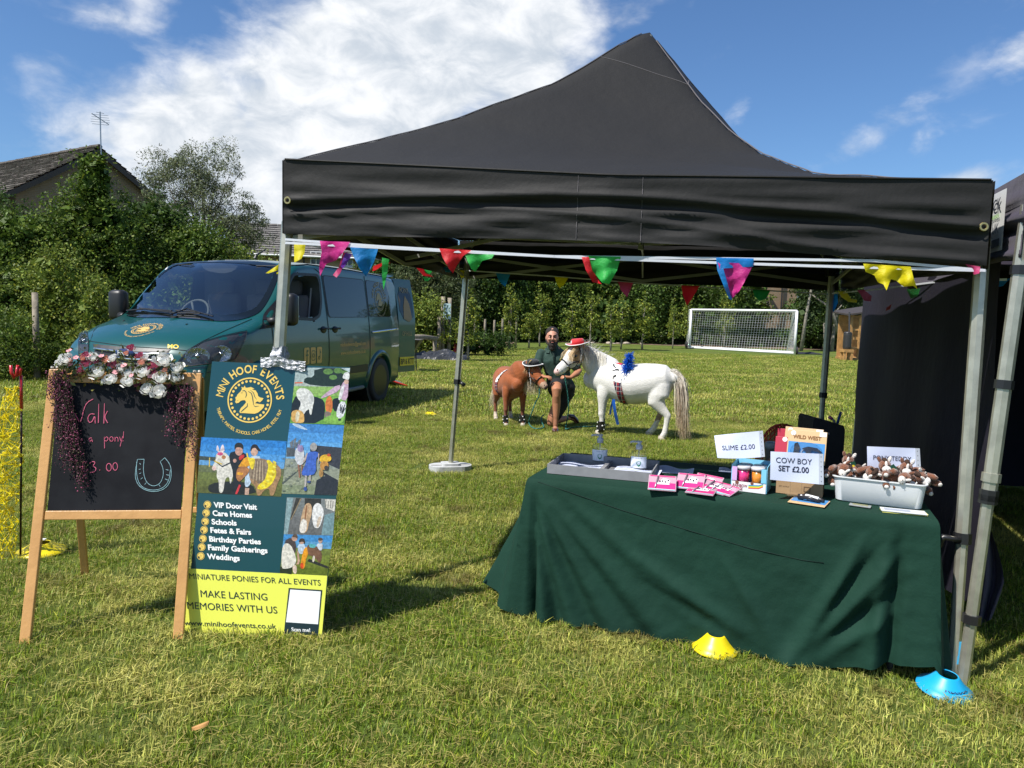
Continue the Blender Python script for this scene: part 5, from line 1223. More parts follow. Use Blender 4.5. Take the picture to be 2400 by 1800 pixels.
for i,(x,y,r) in enumerate([(740,430,105),(935,550,90),(1195,585,85),(1175,450,95),(1375,440,105),(1645,530,95),(1430,680,80),(1605,730,100),(1680,280,110),(1850,520,78),(1860,390,88),(335,285,78),(235,320,58),(700,250,68),(985,270,56),(1415,250,50),(1090,400,60)]):
 flower(i%3,PW,x,y,r,.045+.01*(i%3))
for i,(x,y,r) in enumerate([(600,330,66),(985,360,60),(1540,345,66),(525,425,46),(740,310,42),(1225,118,55),(1335,220,50),(590,215,50),(1550,460,46),(1480,400,40)]):flower((i+1)%3,PM,x,y,r,.05)
for i,(x,y,r) in enumerate([(885,285,52),(1375,315,52),(378,305,46),(1700,430,36),(565,262,40),(1165,200,32)]):flower((i+2)%3,PP,x,y,r,.055)
for i,(x,y,r) in enumerate([(400,362,38),(1140,370,42),(1030,462,42),(1505,520,36),(830,240,34),(385,165,38),(480,262,34),(1245,510,30),(660,240,30)]):flower(3,PPK,x,y,r,.06)
for i,(x,y,r) in enumerate([(1300,620,52),(1730,640,42),(1790,775,44),(1265,370,42),(1590,590,42),(1320,690,34),(450,470,40),(300,420,40)]):flower(3,PD,x,y,r,.035)
rng=np.random.default_rng(77)
def on_ab(P,off):return np.array([tuple(AB.px(110+a*.1673,800+b*.1673,o)) for (a,b),o in zip(P,off)])
n=760;P=np.stack([rng.uniform(200,1950,n),420+rng.normal(0,110,n)-60*np.sin(np.linspace(0,1,n)*pi)],1);k=rng.random(n);P[:,1]=np.where(P[:,0]>1200,P[:,1]+60,P[:,1])
V,Fc,c=quad_leaves(on_ab(P,rng.uniform(.0,.06,n)),.026*rng.uniform(.6,1.3,n),leafcols(n,(.10,.12,.04),.4,.3,rng),.3,rng,.5)
inv=local_of(gar).inverted();V=V+np.array(inv.translation)
o=add_me('foliage',npmesh('foliage',V,Fc,c,LEAF),gar);o['kind']='stuff'
def spray(name,strands,seed,cols,parent):
 """hanging strands with hundreds of bead-like buds"""
 rg=np.random.default_rng(seed);st=MB();P=[];
 for (x0,y0,x1,y1,spread,dens) in strands:
  for s in range(dens):
   a0=np.array([x0,y0])+rg.normal(0,spread*.6,2);a1=np.array([x1,y1])+rg.normal(0,spread,2)*np.array([1,.8]);bend=rg.normal(0,14,2);of0,of1=rg.uniform(.02,.05),rg.uniform(.012,.05)
   pts=[a0*(1-t)+a1*t+bend*sin(pi*t) for t in np.linspace(0,1,7)]
   Q=[AB.px(p[0]*.458,780+p[1]*.458,of0+(of1-of0)*i/6) for i,p in enumerate(pts)];st.tube(Q,.0006,3,cap=False)
   for t in np.linspace(.08,1,26):
    i=min(5,int(t*6));q=Q[i].lerp(Q[i+1],t*6-i);P.append(tuple(q+Vector(rg.normal(0,.0065,3))))
 P=np.array(P);n=len(P);oc=np.array([(1,0,0),(-1,0,0),(0,1,0),(0,-1,0),(0,0,1),(0,0,-1)])*1.0
 r=rg.uniform(.0018,.0046,(n,1,1));V=(P[:,None,:]+oc[None]*r).reshape(-1,3)
 tri=np.array([(0,2,4),(2,1,4),(1,3,4),(3,0,4),(2,0,5),(1,2,5),(3,1,5),(0,3,5)]);Fc=(np.arange(n)[:,None,None]*6+tri[None]).reshape(-1,3)
 pal=np.array(cols);c=pal[rg.integers(0,len(pal),n)]*np.exp(rg.normal(0,.35,(n,1)));V=V+np.array(local_of(parent).inverted().translation)
 o=add_me('hanging_buds',npmesh(name,V,Fc,np.repeat(c,6,0),LEAF,smooth=False),parent);o['kind']='stuff'
 ob('bud_stems',st,mat('stem_green',(.05,.035,.03),.7),parent,world=True,stuff=True)
HC=[(.34,.09,.17),(.22,.05,.10),(.09,.02,.045),(.20,.05,.10),(.05,.02,.03),(.09,.09,.045),(.34,.16,.21),(.06,.06,.03)]
spray('heather',[(335,200,315,480,34,22),(325,210,385,600,34,20),(345,260,370,700,24,16),(380,420,440,790,14,12),(300,210,290,330,25,14),(330,300,345,640,34,12)],3,HC,gar)
spray('heather',[(935,270,905,480,22,8),(960,260,965,560,18,8),(985,270,1010,640,12,8),(945,300,940,590,12,5),(880,300,870,520,14,5)],4,HC,gar)
# ================================================================== poster board
pbl,pbr=onz(432,1481),onz(753,1497);ptl=at(497,847,pbl.y+.17);ptr=at(820,861,pbr.y+.17)
PB=Plane((pbl+pbr)/2,pbr-pbl,(ptl+ptr)/2-(pbl+pbr)/2)
po=thing('poster_board','tall green and yellow pony events board taped to the gazebo leg','poster board',tuple((pbl+pbr)/2))
TEALP=mat('board_teal',(.010,.062,.078),.22,coat=.3);YELP=mat('board_yellow',(.76,.78,.11),.25,coat=.3);INK=mat('board_ink',(.012,.03,.04),.35);GOLDP=mat('board_gold',(.80,.56,.13),.35);WHP=mat('board_white',(.85,.86,.86),.3)
_pm={}
def pc(c):
 k=tuple(round(x,2) for x in c)
 if k not in _pm:_pm[k]=mat('print_%d'%len(_pm),c,.28,coat=.25,var=(90,.45))
 return _pm[k]
corn=[(432,1481),(753,1497),(820,861),(497,847)]
f_=[PB.px(*c,0) for c in corn];b_=[p-PB.n*.005 for p in f_];mb=MB();mb.add(f_+b_,[(0,1,2,3),(7,6,5,4),(0,4,5,1),(1,5,6,2),(2,6,7,3),(3,7,4,0)]);ob('board',mb,TEALP,po,world=True)
def flat(name,layers,parent=po):
 """layers: (colour material, polygon list in photo px, height)"""
 return None
class Art:
 def __init__(s,name,conv):s.name=name;s.conv=conv;s.mb=MB();s.ms=[];s.h=.0010
 def _m(s,c):
  m=c if not isinstance(c,tuple) else pc(c)
  if m not in s.ms:s.ms.append(m)
  return s.ms.index(m)
 def poly(s,c,pts,sm=0):
  if sm:pts=smoothp(pts,sm)
  h=s.h;s.h+=.00004;flat_poly(s.mb,pts,lambda x,y:PB.px(*s.conv(x,y),h),s._m(c));return s
 def ell(s,c,x,y,rx,ry=None,rot=0,n=16):
  ry=ry or rx;c_,s_=cos(rot),sin(rot);return s.poly(c,[(x+rx*cos(t)*c_-ry*sin(t)*s_,y+rx*cos(t)*s_+ry*sin(t)*c_) for t in [2*pi*i/n for i in range(n)]])
 def grad(s,cs,quad):
  tl,tr,br,bl=[Vector(q) for q in quad];n=len(cs)
  for i,c in enumerate(cs):
   a,b=i/n,(i+1)/n+.002;s.h=.0010;s.poly(c,[tuple(tl.lerp(bl,a)),tuple(tr.lerp(br,a)),tuple(tr.lerp(br,b)),tuple(tl.lerp(bl,b))])
  s.h=.0012;return s
 def done(s):return ob(s.name,s.mb,s.ms,po,world=True)
r4=lambda x,y:(480+x*.19284,840+y*.19284);r5=lambda x,y:(460+x*.205,1010+y*.205);r1=lambda x,y:(x*.458,780+y*.458)
# picture: two ponies grazing beside a person in pink
A=Art('photo_print',r4);Q=[(1108,112),(1766,118),(1698,806),(1036,784)]
A.grad([(.5,.6,.6),(.45,.5,.45),(.30,.5,.12),(.22,.48,.07),(.2,.45,.06),(.16,.38,.05)],Q)
A.poly((.42,.5,.48),[(1105,115),(1340,125),(1300,300),(1092,290)]);A.poly((.02,.035,.02),[(1330,115),(1766,120),(1745,330),(1500,345),(1200,310),(1215,230),(1330,230)],1)
for x,y,r in ((1500,160,60),(1620,150,55),(1700,170,40),(1560,230,50)):A.ell((.12,.24,.05),x,y,r,r*.6)
A.poly((.75,.14,.04),[(1095,290),(1190,288),(1190,302),(1095,304)]);A.poly((.015,.018,.02),[(1070,470),(1200,440),(1420,480),(1470,560),(1440,790),(1036,782)],1)
A.poly((.015,.018,.02),[(1540,500),(1640,470),(1640,650),(1560,640)],1)
A.poly((.78,.77,.72),[(1110,400),(1160,355),(1240,365),(1310,420),(1335,500),(1310,600),(1300,690),(1275,680),(1270,610),(1230,640),(1200,690),(1130,640),(1180,540),(1120,480)],2)
A.ell((.62,.62,.60),1290,500,30,60);A.poly((.72,.42,.12),[(1060,640),(1130,620),(1200,650),(1215,740),(1200,790),(1060,780),(1050,700)],2);A.poly((.8,.72,.5),[(1110,640),(1160,650),(1140,770),(1100,770)],1)
A.poly((.70,.20,.04),[(1490,470),(1530,450),(1555,520),(1550,640),(1510,690),(1470,640),(1465,540)],2);A.poly((.28,.22,.17),[(1455,640),(1540,650),(1530,750),(1490,775),(1460,720)],2)
A.poly((.25,.5,.08),[(1430,740),(1500,700),(1690,640),(1700,800),(1470,790)],1);A.poly((.62,.42,.55),[(1640,300),(1420,460),(1415,485),(1450,478),(1650,390)],1)
A.poly((.60,.40,.52),[(1690,270),(1750,270),(1735,520),(1650,500),(1640,380)],1);A.poly((.8,.8,.78),[(1670,240),(1700,165),(1764,170),(1755,270),(1700,250)],2);A.ell((.62,.40,.30),1722,285,28,30)
A.poly((.82,.80,.80),[(1690,310),(1650,380),(1620,500),(1650,510),(1690,400),(1700,320)],1);A.poly((.80,.80,.82),[(1640,520),(1725,530),(1700,690),(1640,740),(1590,690)],1)
for k in range(7):A.poly((.03,.03,.04),[(1650+k*9,560+(k*37)%60),(1662+k*9,555+(k*37)%60),(1650+k*6,640+(k*23)%40),(1640+k*6,640+(k*23)%40)])
A.ell((.03,.03,.04),1640,745,20,12);A.done()
# picture: child in blue dress between two ponies
A=Art('photo_print',r4);Q=[(1032,788),(1694,814),(1608,1662),(932,1640)]
A.grad([(.06,.24,.58),(.09,.33,.72),(.14,.42,.80),(.22,.50,.82),(.30,.33,.28),(.30,.32,.24),(.33,.35,.25),(.26,.30,.18)],Q)
A.poly((.55,.7,.86),[(1050,790),(1120,790),(1250,860),(1240,872),(1120,840)],1);A.poly((.05,.05,.06),[(1280,1050),(1665,1085),(1640,1350),(1400,1240),(1290,1190),(1280,1100)]);A.poly((.10,.11,.12),[(1000,1080),(1100,1090),(1110,1190),(990,1195)])
for k in range(16):A.poly((.18,.2,.22),[(1040+k*7,1090),(1044+k*7,1090),(1030+k*9+(k*31)%17,960+(k*53)%60),(1028+k*9,965+(k*53)%60)])
A.poly((.03,.03,.035),[(1360,1480),(1480,1420),(1620,1500),(1608,1660),(1330,1655)]);A.poly((.03,.03,.035),[(1440,1380),(1620,1480),(1612,1500),(1420,1400)]);A.poly((.10,.11,.10),[(940,1510),(1150,1340),(1160,1345),(945,1530)])
for k in range(40):A.ell((.40,.42,.26) if k%2 else (.2,.22,.17),960+(k*97)%360,1220+(k*61)%400,14+k%9,5)
A.poly((.66,.66,.68),[(1110,1080),(1200,1080),(1215,1200),(1200,1290),(1130,1300),(1090,1200)],2);A.poly((.34,.26,.46),[(1130,1060),(1145,1030),(1160,1065),(1185,1045),(1205,1100),(1190,1140),(1130,1130)],1)
A.poly((.36,.16,.10),[(1130,1290),(1150,1290),(1165,1450),(1148,1450)]);A.poly((.36,.16,.10),[(1175,1290),(1190,1290),(1190,1420),(1178,1420)])
A.poly((.06,.14,.55),[(1250,1135),(1380,1130),(1392,1180),(1350,1220),(1360,1400),(1240,1430),(1165,1410),(1230,1280),(1240,1210)],1);A.ell((.42,.40,.38),1325,1075,42,52);A.poly((.5,.4,.36),[(1240,1150),(1255,1150),(1230,1240),(1200,1270),(1195,1255)]);A.poly((.5,.4,.36),[(1380,1150),(1394,1160),(1394,1270),(1380,1270)])
A.poly((.5,.45,.42),[(1220,1420),(1245,1425),(1235,1560),(1215,1560)]);A.poly((.5,.45,.42),[(1270,1420),(1295,1415),(1290,1490),(1270,1490)]);A.ell((.05,.1,.35),1225,1585,20,26);A.ell((.05,.1,.35),1268,1500,22,12)
A.poly((.85,.50,.03),[(1400,1200),(1440,1170),(1500,1165),(1545,1200),(1535,1250),(1440,1260),(1395,1250)],2);A.ell((.75,.12,.03),1510,1175,22,18);A.poly((.58,.28,.06),[(1410,1250),(1500,1250),(1510,1320),(1470,1360),(1400,1340)],2);A.ell((.06,.05,.05),1480,1330,26,28);A.poly((.45,.25,.08),[(1395,1340),(1445,1350),(1440,1440),(1390,1440)],1);A.done()
# picture: children with dressed-up ponies
A=Art('photo_print',r5);Q=[(60,70),(1036,118),(972,750),(2,704)]
A.grad([(.03,.22,.62),(.05,.27,.68),(.09,.33,.70),(.14,.36,.66),(.16,.18,.08),(.17,.20,.05),(.15,.17,.04),(.12,.13,.03)],Q)
A.poly((.06,.08,.07),[(38,285),(230,300),(230,345),(34,330)]);A.poly((.02,.02,.02),[(150,600),(400,570),(640,600),(700,735),(200,715),(130,680)],1);A.poly((.72,.55,.12),[(148,305),(160,305),(158,410),(144,410)])
A.poly((.76,.72,.64),[(225,250),(330,240),(380,300),(480,380),(470,470),(420,500),(400,600),(385,600),(380,520),(330,540),(310,710),(258,705),(262,580),(230,520),(245,440),(190,455),(185,400),(225,340)],2)
A.poly((.82,.70,.72),[(228,240),(240,150),(262,200),(268,250),(290,160),(315,155),(328,250)],1);A.ell((.72,.10,.25),275,262,34,20);A.ell((.45,.20,.08),315,300,26,22);A.ell((.82,.58,.52),205,425,24,28);A.poly((.05,.05,.06),[(212,350),(222,345),(300,400),(380,360),(440,350),(440,362),(380,376),(300,416)]);A.poly((.65,.45,.05),[(205,335),(300,375),(296,387),(202,348)])
A.poly((.02,.02,.025),[(400,230),(560,240),(590,330),(520,420),(520,560),(480,720),(400,715),(430,500),(370,300)],1);A.ell((.62,.34,.26),490,230,44,52);A.poly((.03,.025,.02),[(438,220),(440,150),(490,128),(538,150),(540,220),(520,190),(460,185)],2);A.ell((.62,.34,.26),442,340,20,22)
A.ell((.66,.40,.30),665,235,42,50);A.poly((.03,.02,.02),[(618,210),(640,155),(690,150),(722,200),(745,232),(705,230),(680,190),(640,200),(628,240)],2);A.poly((.55,.68,.82),[(600,290),(720,280),(740,320),(640,560),(600,640),(555,640),(560,520)],1);A.poly((.65,.42,.32),[(560,650),(608,655),(600,730),(556,728)]);A.poly((.6,.04,.05),[(490,610),(512,620),(470,722),(445,720)])
A.poly((.42,.24,.11),[(620,320),(760,310),(900,370),(968,420),(975,510),(930,600),(890,740),(840,740),(840,650),(770,680),(740,740),(690,735),(690,650),(600,560)],2);A.poly((.30,.22,.15),[(640,330),(760,310),(830,380),(830,480),(780,560),(720,620),(680,540),(610,560),(600,420)],2)
for k in range(9):A.poly((.55,.42,.28) if k%2 else (.22,.15,.10),[(660+k*14,340),(668+k*14,340),(640+k*18,540+(k*29)%60),(628+k*18,540+(k*29)%60)])
A.poly((.90,.72,.02),[(800,330),(850,330),(900,420),(925,480),(880,590),(820,650),(740,675),(690,655),(720,610),(790,560),(810,470),(830,400)],2);
for k in range(12):A.ell((.95,.84,.10) if k%2 else (.75,.52,.02),730+170*sin(k/11*pi*.55)**.8,655-27*k,24,12,.6)
A.poly((.85,.38,.02),[(490,400),(560,290),(640,320),(640,380),(560,420),(480,410)],1);A.poly((.7,.04,.04),[(485,300),(540,262),(560,290),(500,345)],1);A.poly((.92,.70,.04),[(570,250),(590,250),(600,310),(680,305),(660,430),(630,445),(600,340)],1);A.poly((.48,.20,.07),[(480,400),(600,410),(610,470),(540,540),(490,590),(450,520)],2);A.poly((.88,.42,.03),[(476,470),(540,480),(530,505),(470,500)]);A.done()
# picture: two ponies walking away
A=Art('photo_print',r5);Q=[(1036,758),(1597,780),(1565,1196),(1000,1180)]
A.grad([(.22,.24,.24),(.20,.21,.21),(.17,.17,.17),(.15,.15,.15)],Q);A.poly((.28,.40,.42),[(1040,762),(1112,764),(1045,1180),(1003,1180)]);A.poly((.05,.045,.04),[(1140,765),(1200,768),(1120,960),(1075,1010)]);A.poly((.32,.24,.14),[(1190,775),(1205,775),(1090,1010),(1075,1020)]);A.poly((.04,.035,.03),[(1240,768),(1430,775),(1420,900),(1240,900)])
A.poly((.70,.66,.58),[(1470,780),(1597,784),(1580,920),(1480,880)]);A.poly((.20,.32,.35),[(1470,960),(1580,930),(1566,1192),(1430,1190)]);
for k in range(4):A.poly((.10,.09,.08),[(1480+k*28,800),(1486+k*28,800),(1482+k*27,880),(1476+k*27,880)])
A.poly((.58,.38,.22),[(1250,830),(1300,820),(1325,870),(1320,960),(1290,1050),(1265,1170),(1175,1165),(1190,1040),(1215,920)],2);A.poly((.82,.76,.68),[(1200,1000),(1270,1010),(1258,1170),(1172,1165)],2);A.poly((.30,.13,.06),[(1255,850),(1275,850),(1250,1020),(1235,1020)],1)
A.poly((.84,.82,.80),[(1370,820),(1420,830),(1460,900),(1455,980),(1410,1110),(1360,1110),(1340,1080),(1325,1000),(1330,880)],2);A.poly((.64,.52,.40),[(1390,990),(1440,960),(1405,1100),(1370,1105)],1);A.done()
# picture: children feeding ponies on the grass
A=Art('photo_print',r5);Q=[(1002,1180),(1562,1197),(1500,1652),(956,1622)]
A.grad([(.06,.28,.62),(.12,.35,.62),(.18,.22,.05),(.19,.24,.04),(.17,.21,.03),(.13,.17,.02)],Q)
A.poly((.03,.03,.03),[(1290,1460),(1510,1550),(1505,1575),(1270,1490)]);A.poly((.03,.04,.02),[(960,1550),(1100,1560),(1090,1640),(956,1620)])
A.poly((.08,.06,.06),[(1000,1260),(1090,1210),(1150,1290),(1130,1420),(1060,1330)],1);A.ell((.56,.34,.26),1125,1225,34,36);A.poly((.12,.08,.06),[(1095,1215),(1110,1180),(1160,1185),(1160,1240),(1140,1215)],1);A.poly((.78,.74,.64),[(985,1290),(1070,1280),(1130,1400),(1150,1500),(1100,1560),(1010,1580),(970,1560)],2);A.poly((.8,.62,.5),[(1100,1540),(1150,1530),(1150,1630),(1110,1630)],1)
A.poly((.55,.66,.78),[(1155,1290),(1250,1290),(1240,1400),(1170,1410)],1);A.ell((.55,.34,.26),1205,1265,30,30);A.poly((.06,.04,.03),[(1170,1280),(1185,1230),(1230,1225),(1250,1270),(1235,1300),(1225,1260)],1);A.poly((.6,.36,.25),[(1150,1370),(1170,1370),(1190,1520),(1130,1530),(1165,1500)],1)
A.poly((.85,.35,.02),[(1230,1340),(1280,1320),(1285,1400),(1250,1480),(1240,1580),(1190,1570),(1200,1480)],2);A.ell((.7,.08,.02),1210,1540,20,34);A.poly((.20,.10,.06),[(1260,1290),(1370,1310),(1430,1370),(1440,1450),(1410,1520),(1380,1470),(1330,1430),(1280,1420)],2);A.poly((.10,.42,.45),[(1290,1285),(1370,1300),(1360,1340),(1290,1330)],1);A.poly((.8,.72,.6),[(1335,1420),(1360,1430),(1350,1500),(1325,1495)],1)
A.poly((.62,.66,.72),[(1370,1290),(1450,1280),(1440,1370),(1400,1360)],1);A.ell((.55,.36,.28),1420,1255,24,28);A.ell((.10,.07,.05),1420,1238,26,18);A.done()
# yellow foot panel and lettering
A=Art('yellow_panel',r1);A.poly(YELP,[(967,1206),(1675,1243),(1646,1561),(945,1529)]);A.done()
A=Art('code_card',r1);A.h=.0018;A.poly(INK,smoothp([(1478,1305),(1650,1316),(1628,1549),(1453,1540)],0));A.poly(WHP,[(1486,1313),(1642,1323),(1628,1491),(1464,1480)]);A.done()
UPX=1/530.
def ptext(s,a,b,cap,m,bold=.02,conv=r1,name='lettering',h=.0024):
 """text from left end a to right end b (sketch px), capital height cap px"""
 v,f=text2d(s,1,bold,'LEFT');x0=min(x for x,y in v);x1=max(x for x,y in v);A_,B_=Vector(conv(*a)),Vector(conv(*b));d=B_-A_
 up_=Vector((-.10,-1))*cap*.458/.70;q=[PB.px(*(A_+d*((x-x0)/(x1-x0))+(Vector((-up_.x*-1,up_.y))*y)),h) for x,y in v]
 return ob(name,MB().add(q,f),m,po,world=True)
for s,a,b in (('VIP Door Visit',(1096,893),(1317,905)),('Care Homes',(1090,935),(1292,946)),('Schools',(1085,979),(1213,986)),('Fetes & Fairs',(1079,1022),(1287,1033)),('Birthday Parties',(1073,1067),(1337,1082)),('Family Gatherings',(1067,1110),(1371,1127)),('Weddings',(1062,1156),(1229,1166))):
 ptext(s,a,b,27,WHP,.035)
 c=Vector(r1(a[0]-34,a[1]-14));c3=PB.px(c.x,c.y,.0014);mb=MB();pt=lambda x,y:PB.lc(c3,x,y);ring2d(mb,0,0,.0155,.0175,pt,20);disc2d(mb,0,0,.0135,.0135,pt,16);ob('bullet_ring',mb,GOLDP,po,world=True)
 mb=MB();pt2=lambda x,y:PB.lc(c3,x,y,.0006);horse_lines(mb,0,0,.0125,pt2);flat_poly(mb,[(-.012,.0),(-.004,-.004),(-.006,-.012),(-.011,-.009)],pt2);ob('bullet_mark',mb,INK,po,world=True)
ptext('MINIATURE PONIES FOR ALL EVENTS',(971,1258),(1643,1293),29,INK,.008);ptext('MAKE LASTING',(1029,1351),(1370,1369),36,INK,.012);ptext('MEMORIES WITH US',(960,1411),(1421,1436),36,INK,.012)
ptext('www.minihoofevents.co.uk',(945,1495),(1415,1514),26,INK,.008);ptext('Scan me!',(1493,1526),(1589,1530),19,WHP,.02)
c3=PB.px(480+547*.19284,840+507*.19284,.0016);mb=MB();LRR=.1035;logo(mb,0,0,LRR,lambda x,y:PB.lc(c3,x,y));ob('emblem',mb,GOLDP,po,world=True)
mb=MB();horse_lines(mb,0,0,LRR,lambda x,y:PB.lc(c3,x,y,.0008));ob('emblem_lines',mb,TEALP,po,world=True)
# silver tape
TAPE=mat('silver_tape',(.42,.43,.45),.35,metal=.35,bump=(60,.5));tp=thing('duct_tape','crumpled silver duct tape fixing the poster board to the gazebo leg','tape',tuple(PB.px(655,850)))
def tf(u,v):
 x=612+105*u;y=838+9*u+24*v+3*MN.noise(Vector((u*6,v*3,2)));return PB.px(x,y-6*exp(-((u-.4)/.2)**2),.006+.014*abs(MN.noise(Vector((u*7,v*4,5))))+.012*exp(-((u-.4)/.15)**2)*(1-v))
ob('tape_strip',MB().grid(tf,40,10),TAPE,tp,world=True,smooth=False)
lp=lambda z:fFL.lerp(tFL,(z)/tFL.z);mb=MB();cz=PB.px(652,842).z
def tf2(u,v):
 a=2*pi*u;q=lp(cz-.05+.10*v);r=.034+.012*MN.noise(Vector((cos(a)*2,sin(a)*2,v*4)))+.03*(1-v)**2;return q+Vector((r*cos(a),r*sin(a),.012*MN.noise(Vector((a,v*3,1)))))
ob('tape_wrap',MB().grid(tf2,30,12),TAPE,tp,world=True)
# ================================================================== cones
def cone(px,py,r,h,m,label,tilt=(0,0),word=None):
 q=onz(px,py);t=thing('marker_cone',label,'marker cone',(q.x,q.y,.016),0,None,rot=(tilt[0],tilt[1],0))
 prof=[(r,-.004),(r*.985,.003),(r*.80,h*.22),(r*.60,h*.55),(r*.42,h*.92),(r*.37,h),(r*.33,h*.98),(r*.38,h*.90),(r*.58,h*.5),(r*.80,h*.18),(r*.97,-.004)]
 mb=MB();mb.lathe(prof[:-1]+[prof[-1]],40);mb.f=[f for f in mb.f if len(f)==4];ob('cone_body',mb,m,t,smooth=True)
 if word:
  v,f=text2d(word,.034,.02,'CENTER',1.05);mb=MB();out=[]
  for x,y in v:
   a=-pi/2+.12+x/(r*.75);rr_=r*.72-y*.75;zz=h*.32+y*.62+.0018;out.append((rr_*cos(a),rr_*sin(a),zz+.001))
  mb.add(out,f);ob('lettering',mb,mat('navy_ink',(.01,.02,.08),.5),t)
YEL=mat('yellow_cone_plastic',(.82,.66,.01),.35,transl=.1);BLU=mat('blue_cone_plastic',(.01,.36,.66),.4,transl=.1)
cone(1675,1526,.100,.066,YEL,'yellow marker cone on the grass before the green tablecloth',(.05,.02));cone(2214,1622,.105,.062,BLU,'blue marker cone at the foot of the gazebo corner leg',(.10,.05),'Reebok')
cone(97,1297,.135,.050,YEL,'yellow marker cone behind the chalkboard post',(0,0));cone(1008,973,.105,.035,YEL,'small far yellow marker cone beside the back gazebo leg')
mb=MB();q=onz(97,1290);ob_=tag(ob('paper_scrap',MB().box((q.x+.01,q.y,.068),(.035,.02,.006)),WHITEP,None),'tiny white scrap resting on the yellow cone behind the chalkboard','scrap')
# blue paint scuff on the leg is a band of its own
ob('paint_scuff',MB().tube([fFR.lerp(tFR,.035)+Vector((.012,-.008,0)),fFR.lerp(tFR,.085)+Vector((.012,-.008,0))],[.0185,.0165],8,up=(.25,1,0)),mat('scuff_blue',(.05,.35,.60),.5),g1,world=True)
# dead leaf
q=onz(470,1722);lf=MB().grid(lambda u,v:Vector(((u-.5)*.055,(v-.5)*.02*sin(pi*(.1+.8*u)),.022+.012*sin(pi*v)+.01*u)),8,4);tag(ob('dead_leaf',lf,mat('dead_leaf',(.55,.28,.09),.7),None,loc=q),'curled orange dead leaf on the front grass','leaf').rotation_euler=(0,0,.5)
# ================================================================== yellow barrier mesh and hooked stake
YN=mat('yellow_barrier_plastic',(.88,.74,.01),.4,transl=.25);st0=onz(48,1312);stt=at(51,868,st0.y)
stk=thing('hooked_stake','dark stake with red hooked top holding the yellow barrier mesh','stake',tuple(st0))
ob('rod',MB().tube([st0,st0.lerp(stt,.82)],.0055,8),mat('dark_steel',(.03,.015,.015),.4,metal=.6),stk,smooth=True,world=True)
hk=[(48,925),(49,880),(51,864),(49,860),(46,864),(44,880),(39,884),(34,872),(33,860)];RED=mat('red_paint',(.55,.015,.02),.3,coat=.5)
P=[at(51+(x-51)*1.0,y,st0.y) for x,y in hk];ob('hook',MB().tube([st0.lerp(stt,.80),P[1]],.0085,8),RED,stk,smooth=True,world=True)
ob('hook_loop',MB().tube([P[1]+Vector((.0,-.012,0)),P[2]+Vector((.005,-.015,.0)),P[3]+Vector((-.004,-.02,.01)),P[5]+Vector((0,-.02,0)),P[6]+Vector((0,-.02,-.006)),P[7]+Vector((-.004,-.02,0)),P[8]+Vector((-.004,-.02,.01))],.0085,8),RED,stk,smooth=True,world=True)
net=thing('barrier_mesh','bright yellow plastic barrier mesh bunched around the hooked stake','barrier mesh',tuple(st0))
def netsheet(fn,nu,nv,r=.0022,node=.009):
 mb=MB()
 def P(i,j):return fn((i+(.5 if j%2 else 0))/nu,j/nv)
 for j in range(nv+1):
  for i in range(nu):
   a=P(i,j);nb2=[P(i+1,j)] if j%1==0 and (i+j)%2 else []
   if j<nv:nb2+=[P(i,j+1) if j%2 else P(i,j+1),P(i+1,j+1) if j%2 else P(i-1,j+1) if i else P(i,j+1)]
   for b in nb2:m_=a.lerp(b,.5)+Vector((0,0,-.003));mb.tube([a,a.lerp(b,.25),m_,a.lerp(b,.75),b],[r*2.2,r,r*.8,r,r*2.2],4,cap=False,flat=.5)
   mb.sphere(a,(node*.8,node*.4,node),6,4)
 return mb
x_e=st0.x+.04
zt_,zb_=at(30,935,st0.y).z,.02
def sheet(u,v):return Vector((st0.x-.95+.93*u,st0.y+.03*sin(9*u+2*v)+.12*(1-u),(zt_-.05*sin(pi*u))*(1-v)+zb_*v+.01*sin(12*u)))
ob('netting',netsheet(sheet,12,10,.0020,.0065),YN,net,world=True,stuff=True)
rg=random.Random(8)
def bunch(ph):
 def f(u,v):
  zz=(stt.z-.10)*(1-v)+.06*v;w=.035+.035*v*(1-v)*4;a=ph+9*u+4*MN.noise(Vector((u*3,v*5,ph)))
  return Vector((st0.x-.01-.02*v*3+w*cos(a)+.02*MN.noise(Vector((v*9,u*3,ph)))+(-.10*v if ph>2 else 0),st0.y-.005+w*.7*sin(a),zz+.03*MN.noise(Vector((u*8,v*8,ph)))))
 return f
for ph in (0,1.3,3.6):ob('netting',netsheet(bunch(ph),3,17,.0018,.0075),YN,net,world=True,stuff=True)
# ================================================================== table and cloth
K=1.0845;TZ=.68;tFLc=Vector((.090,3.535,0));tdx=Vector((1.63,-.60,0));TL_=tdx.length;tdx.normalize();tdy=Vector((-tdx.y,tdx.x,0));TD=.76
tb=thing('folding_table','folding table hidden beneath the green tablecloth','table',tuple(tFLc),atan2(tdx.y,tdx.x))
ob('table_top',MB().box((TL_/2,TD/2,TZ-.02),(TL_-.02,TD-.02,.035)),mat('table_grey',(.3,.3,.3),.5),tb)
for x in (.12,TL_-.12):
 for y in (.08,TD-.08):ob('leg',MB().tube([(x,y,0),(x,y,TZ-.04)],.014,8),MATS['dark_metal'],tb)
CLOTH=mat('dark_green_cloth',(.009,.040,.026),.8,spec=.18,bump=(16,.2),var=(3,.18))
def on_front(px,py):
 d=ray(px,py);e=Vector((0,0,EYE));k=(tFLc-e).dot(tdy)/d.dot(tdy);q=e+d*k;return (q-tFLc).dot(tdx),q.z
hemx,hemz=zip(*[on_front(*p) for p in ((1262,1442),(1340,1462),(1480,1478),(1560,1500),(1700,1520),(1850,1545),(1940,1568),(2050,1556),(2140,1556),(2210,1540))])
hemz=[max(.008,z) for z in hemz]
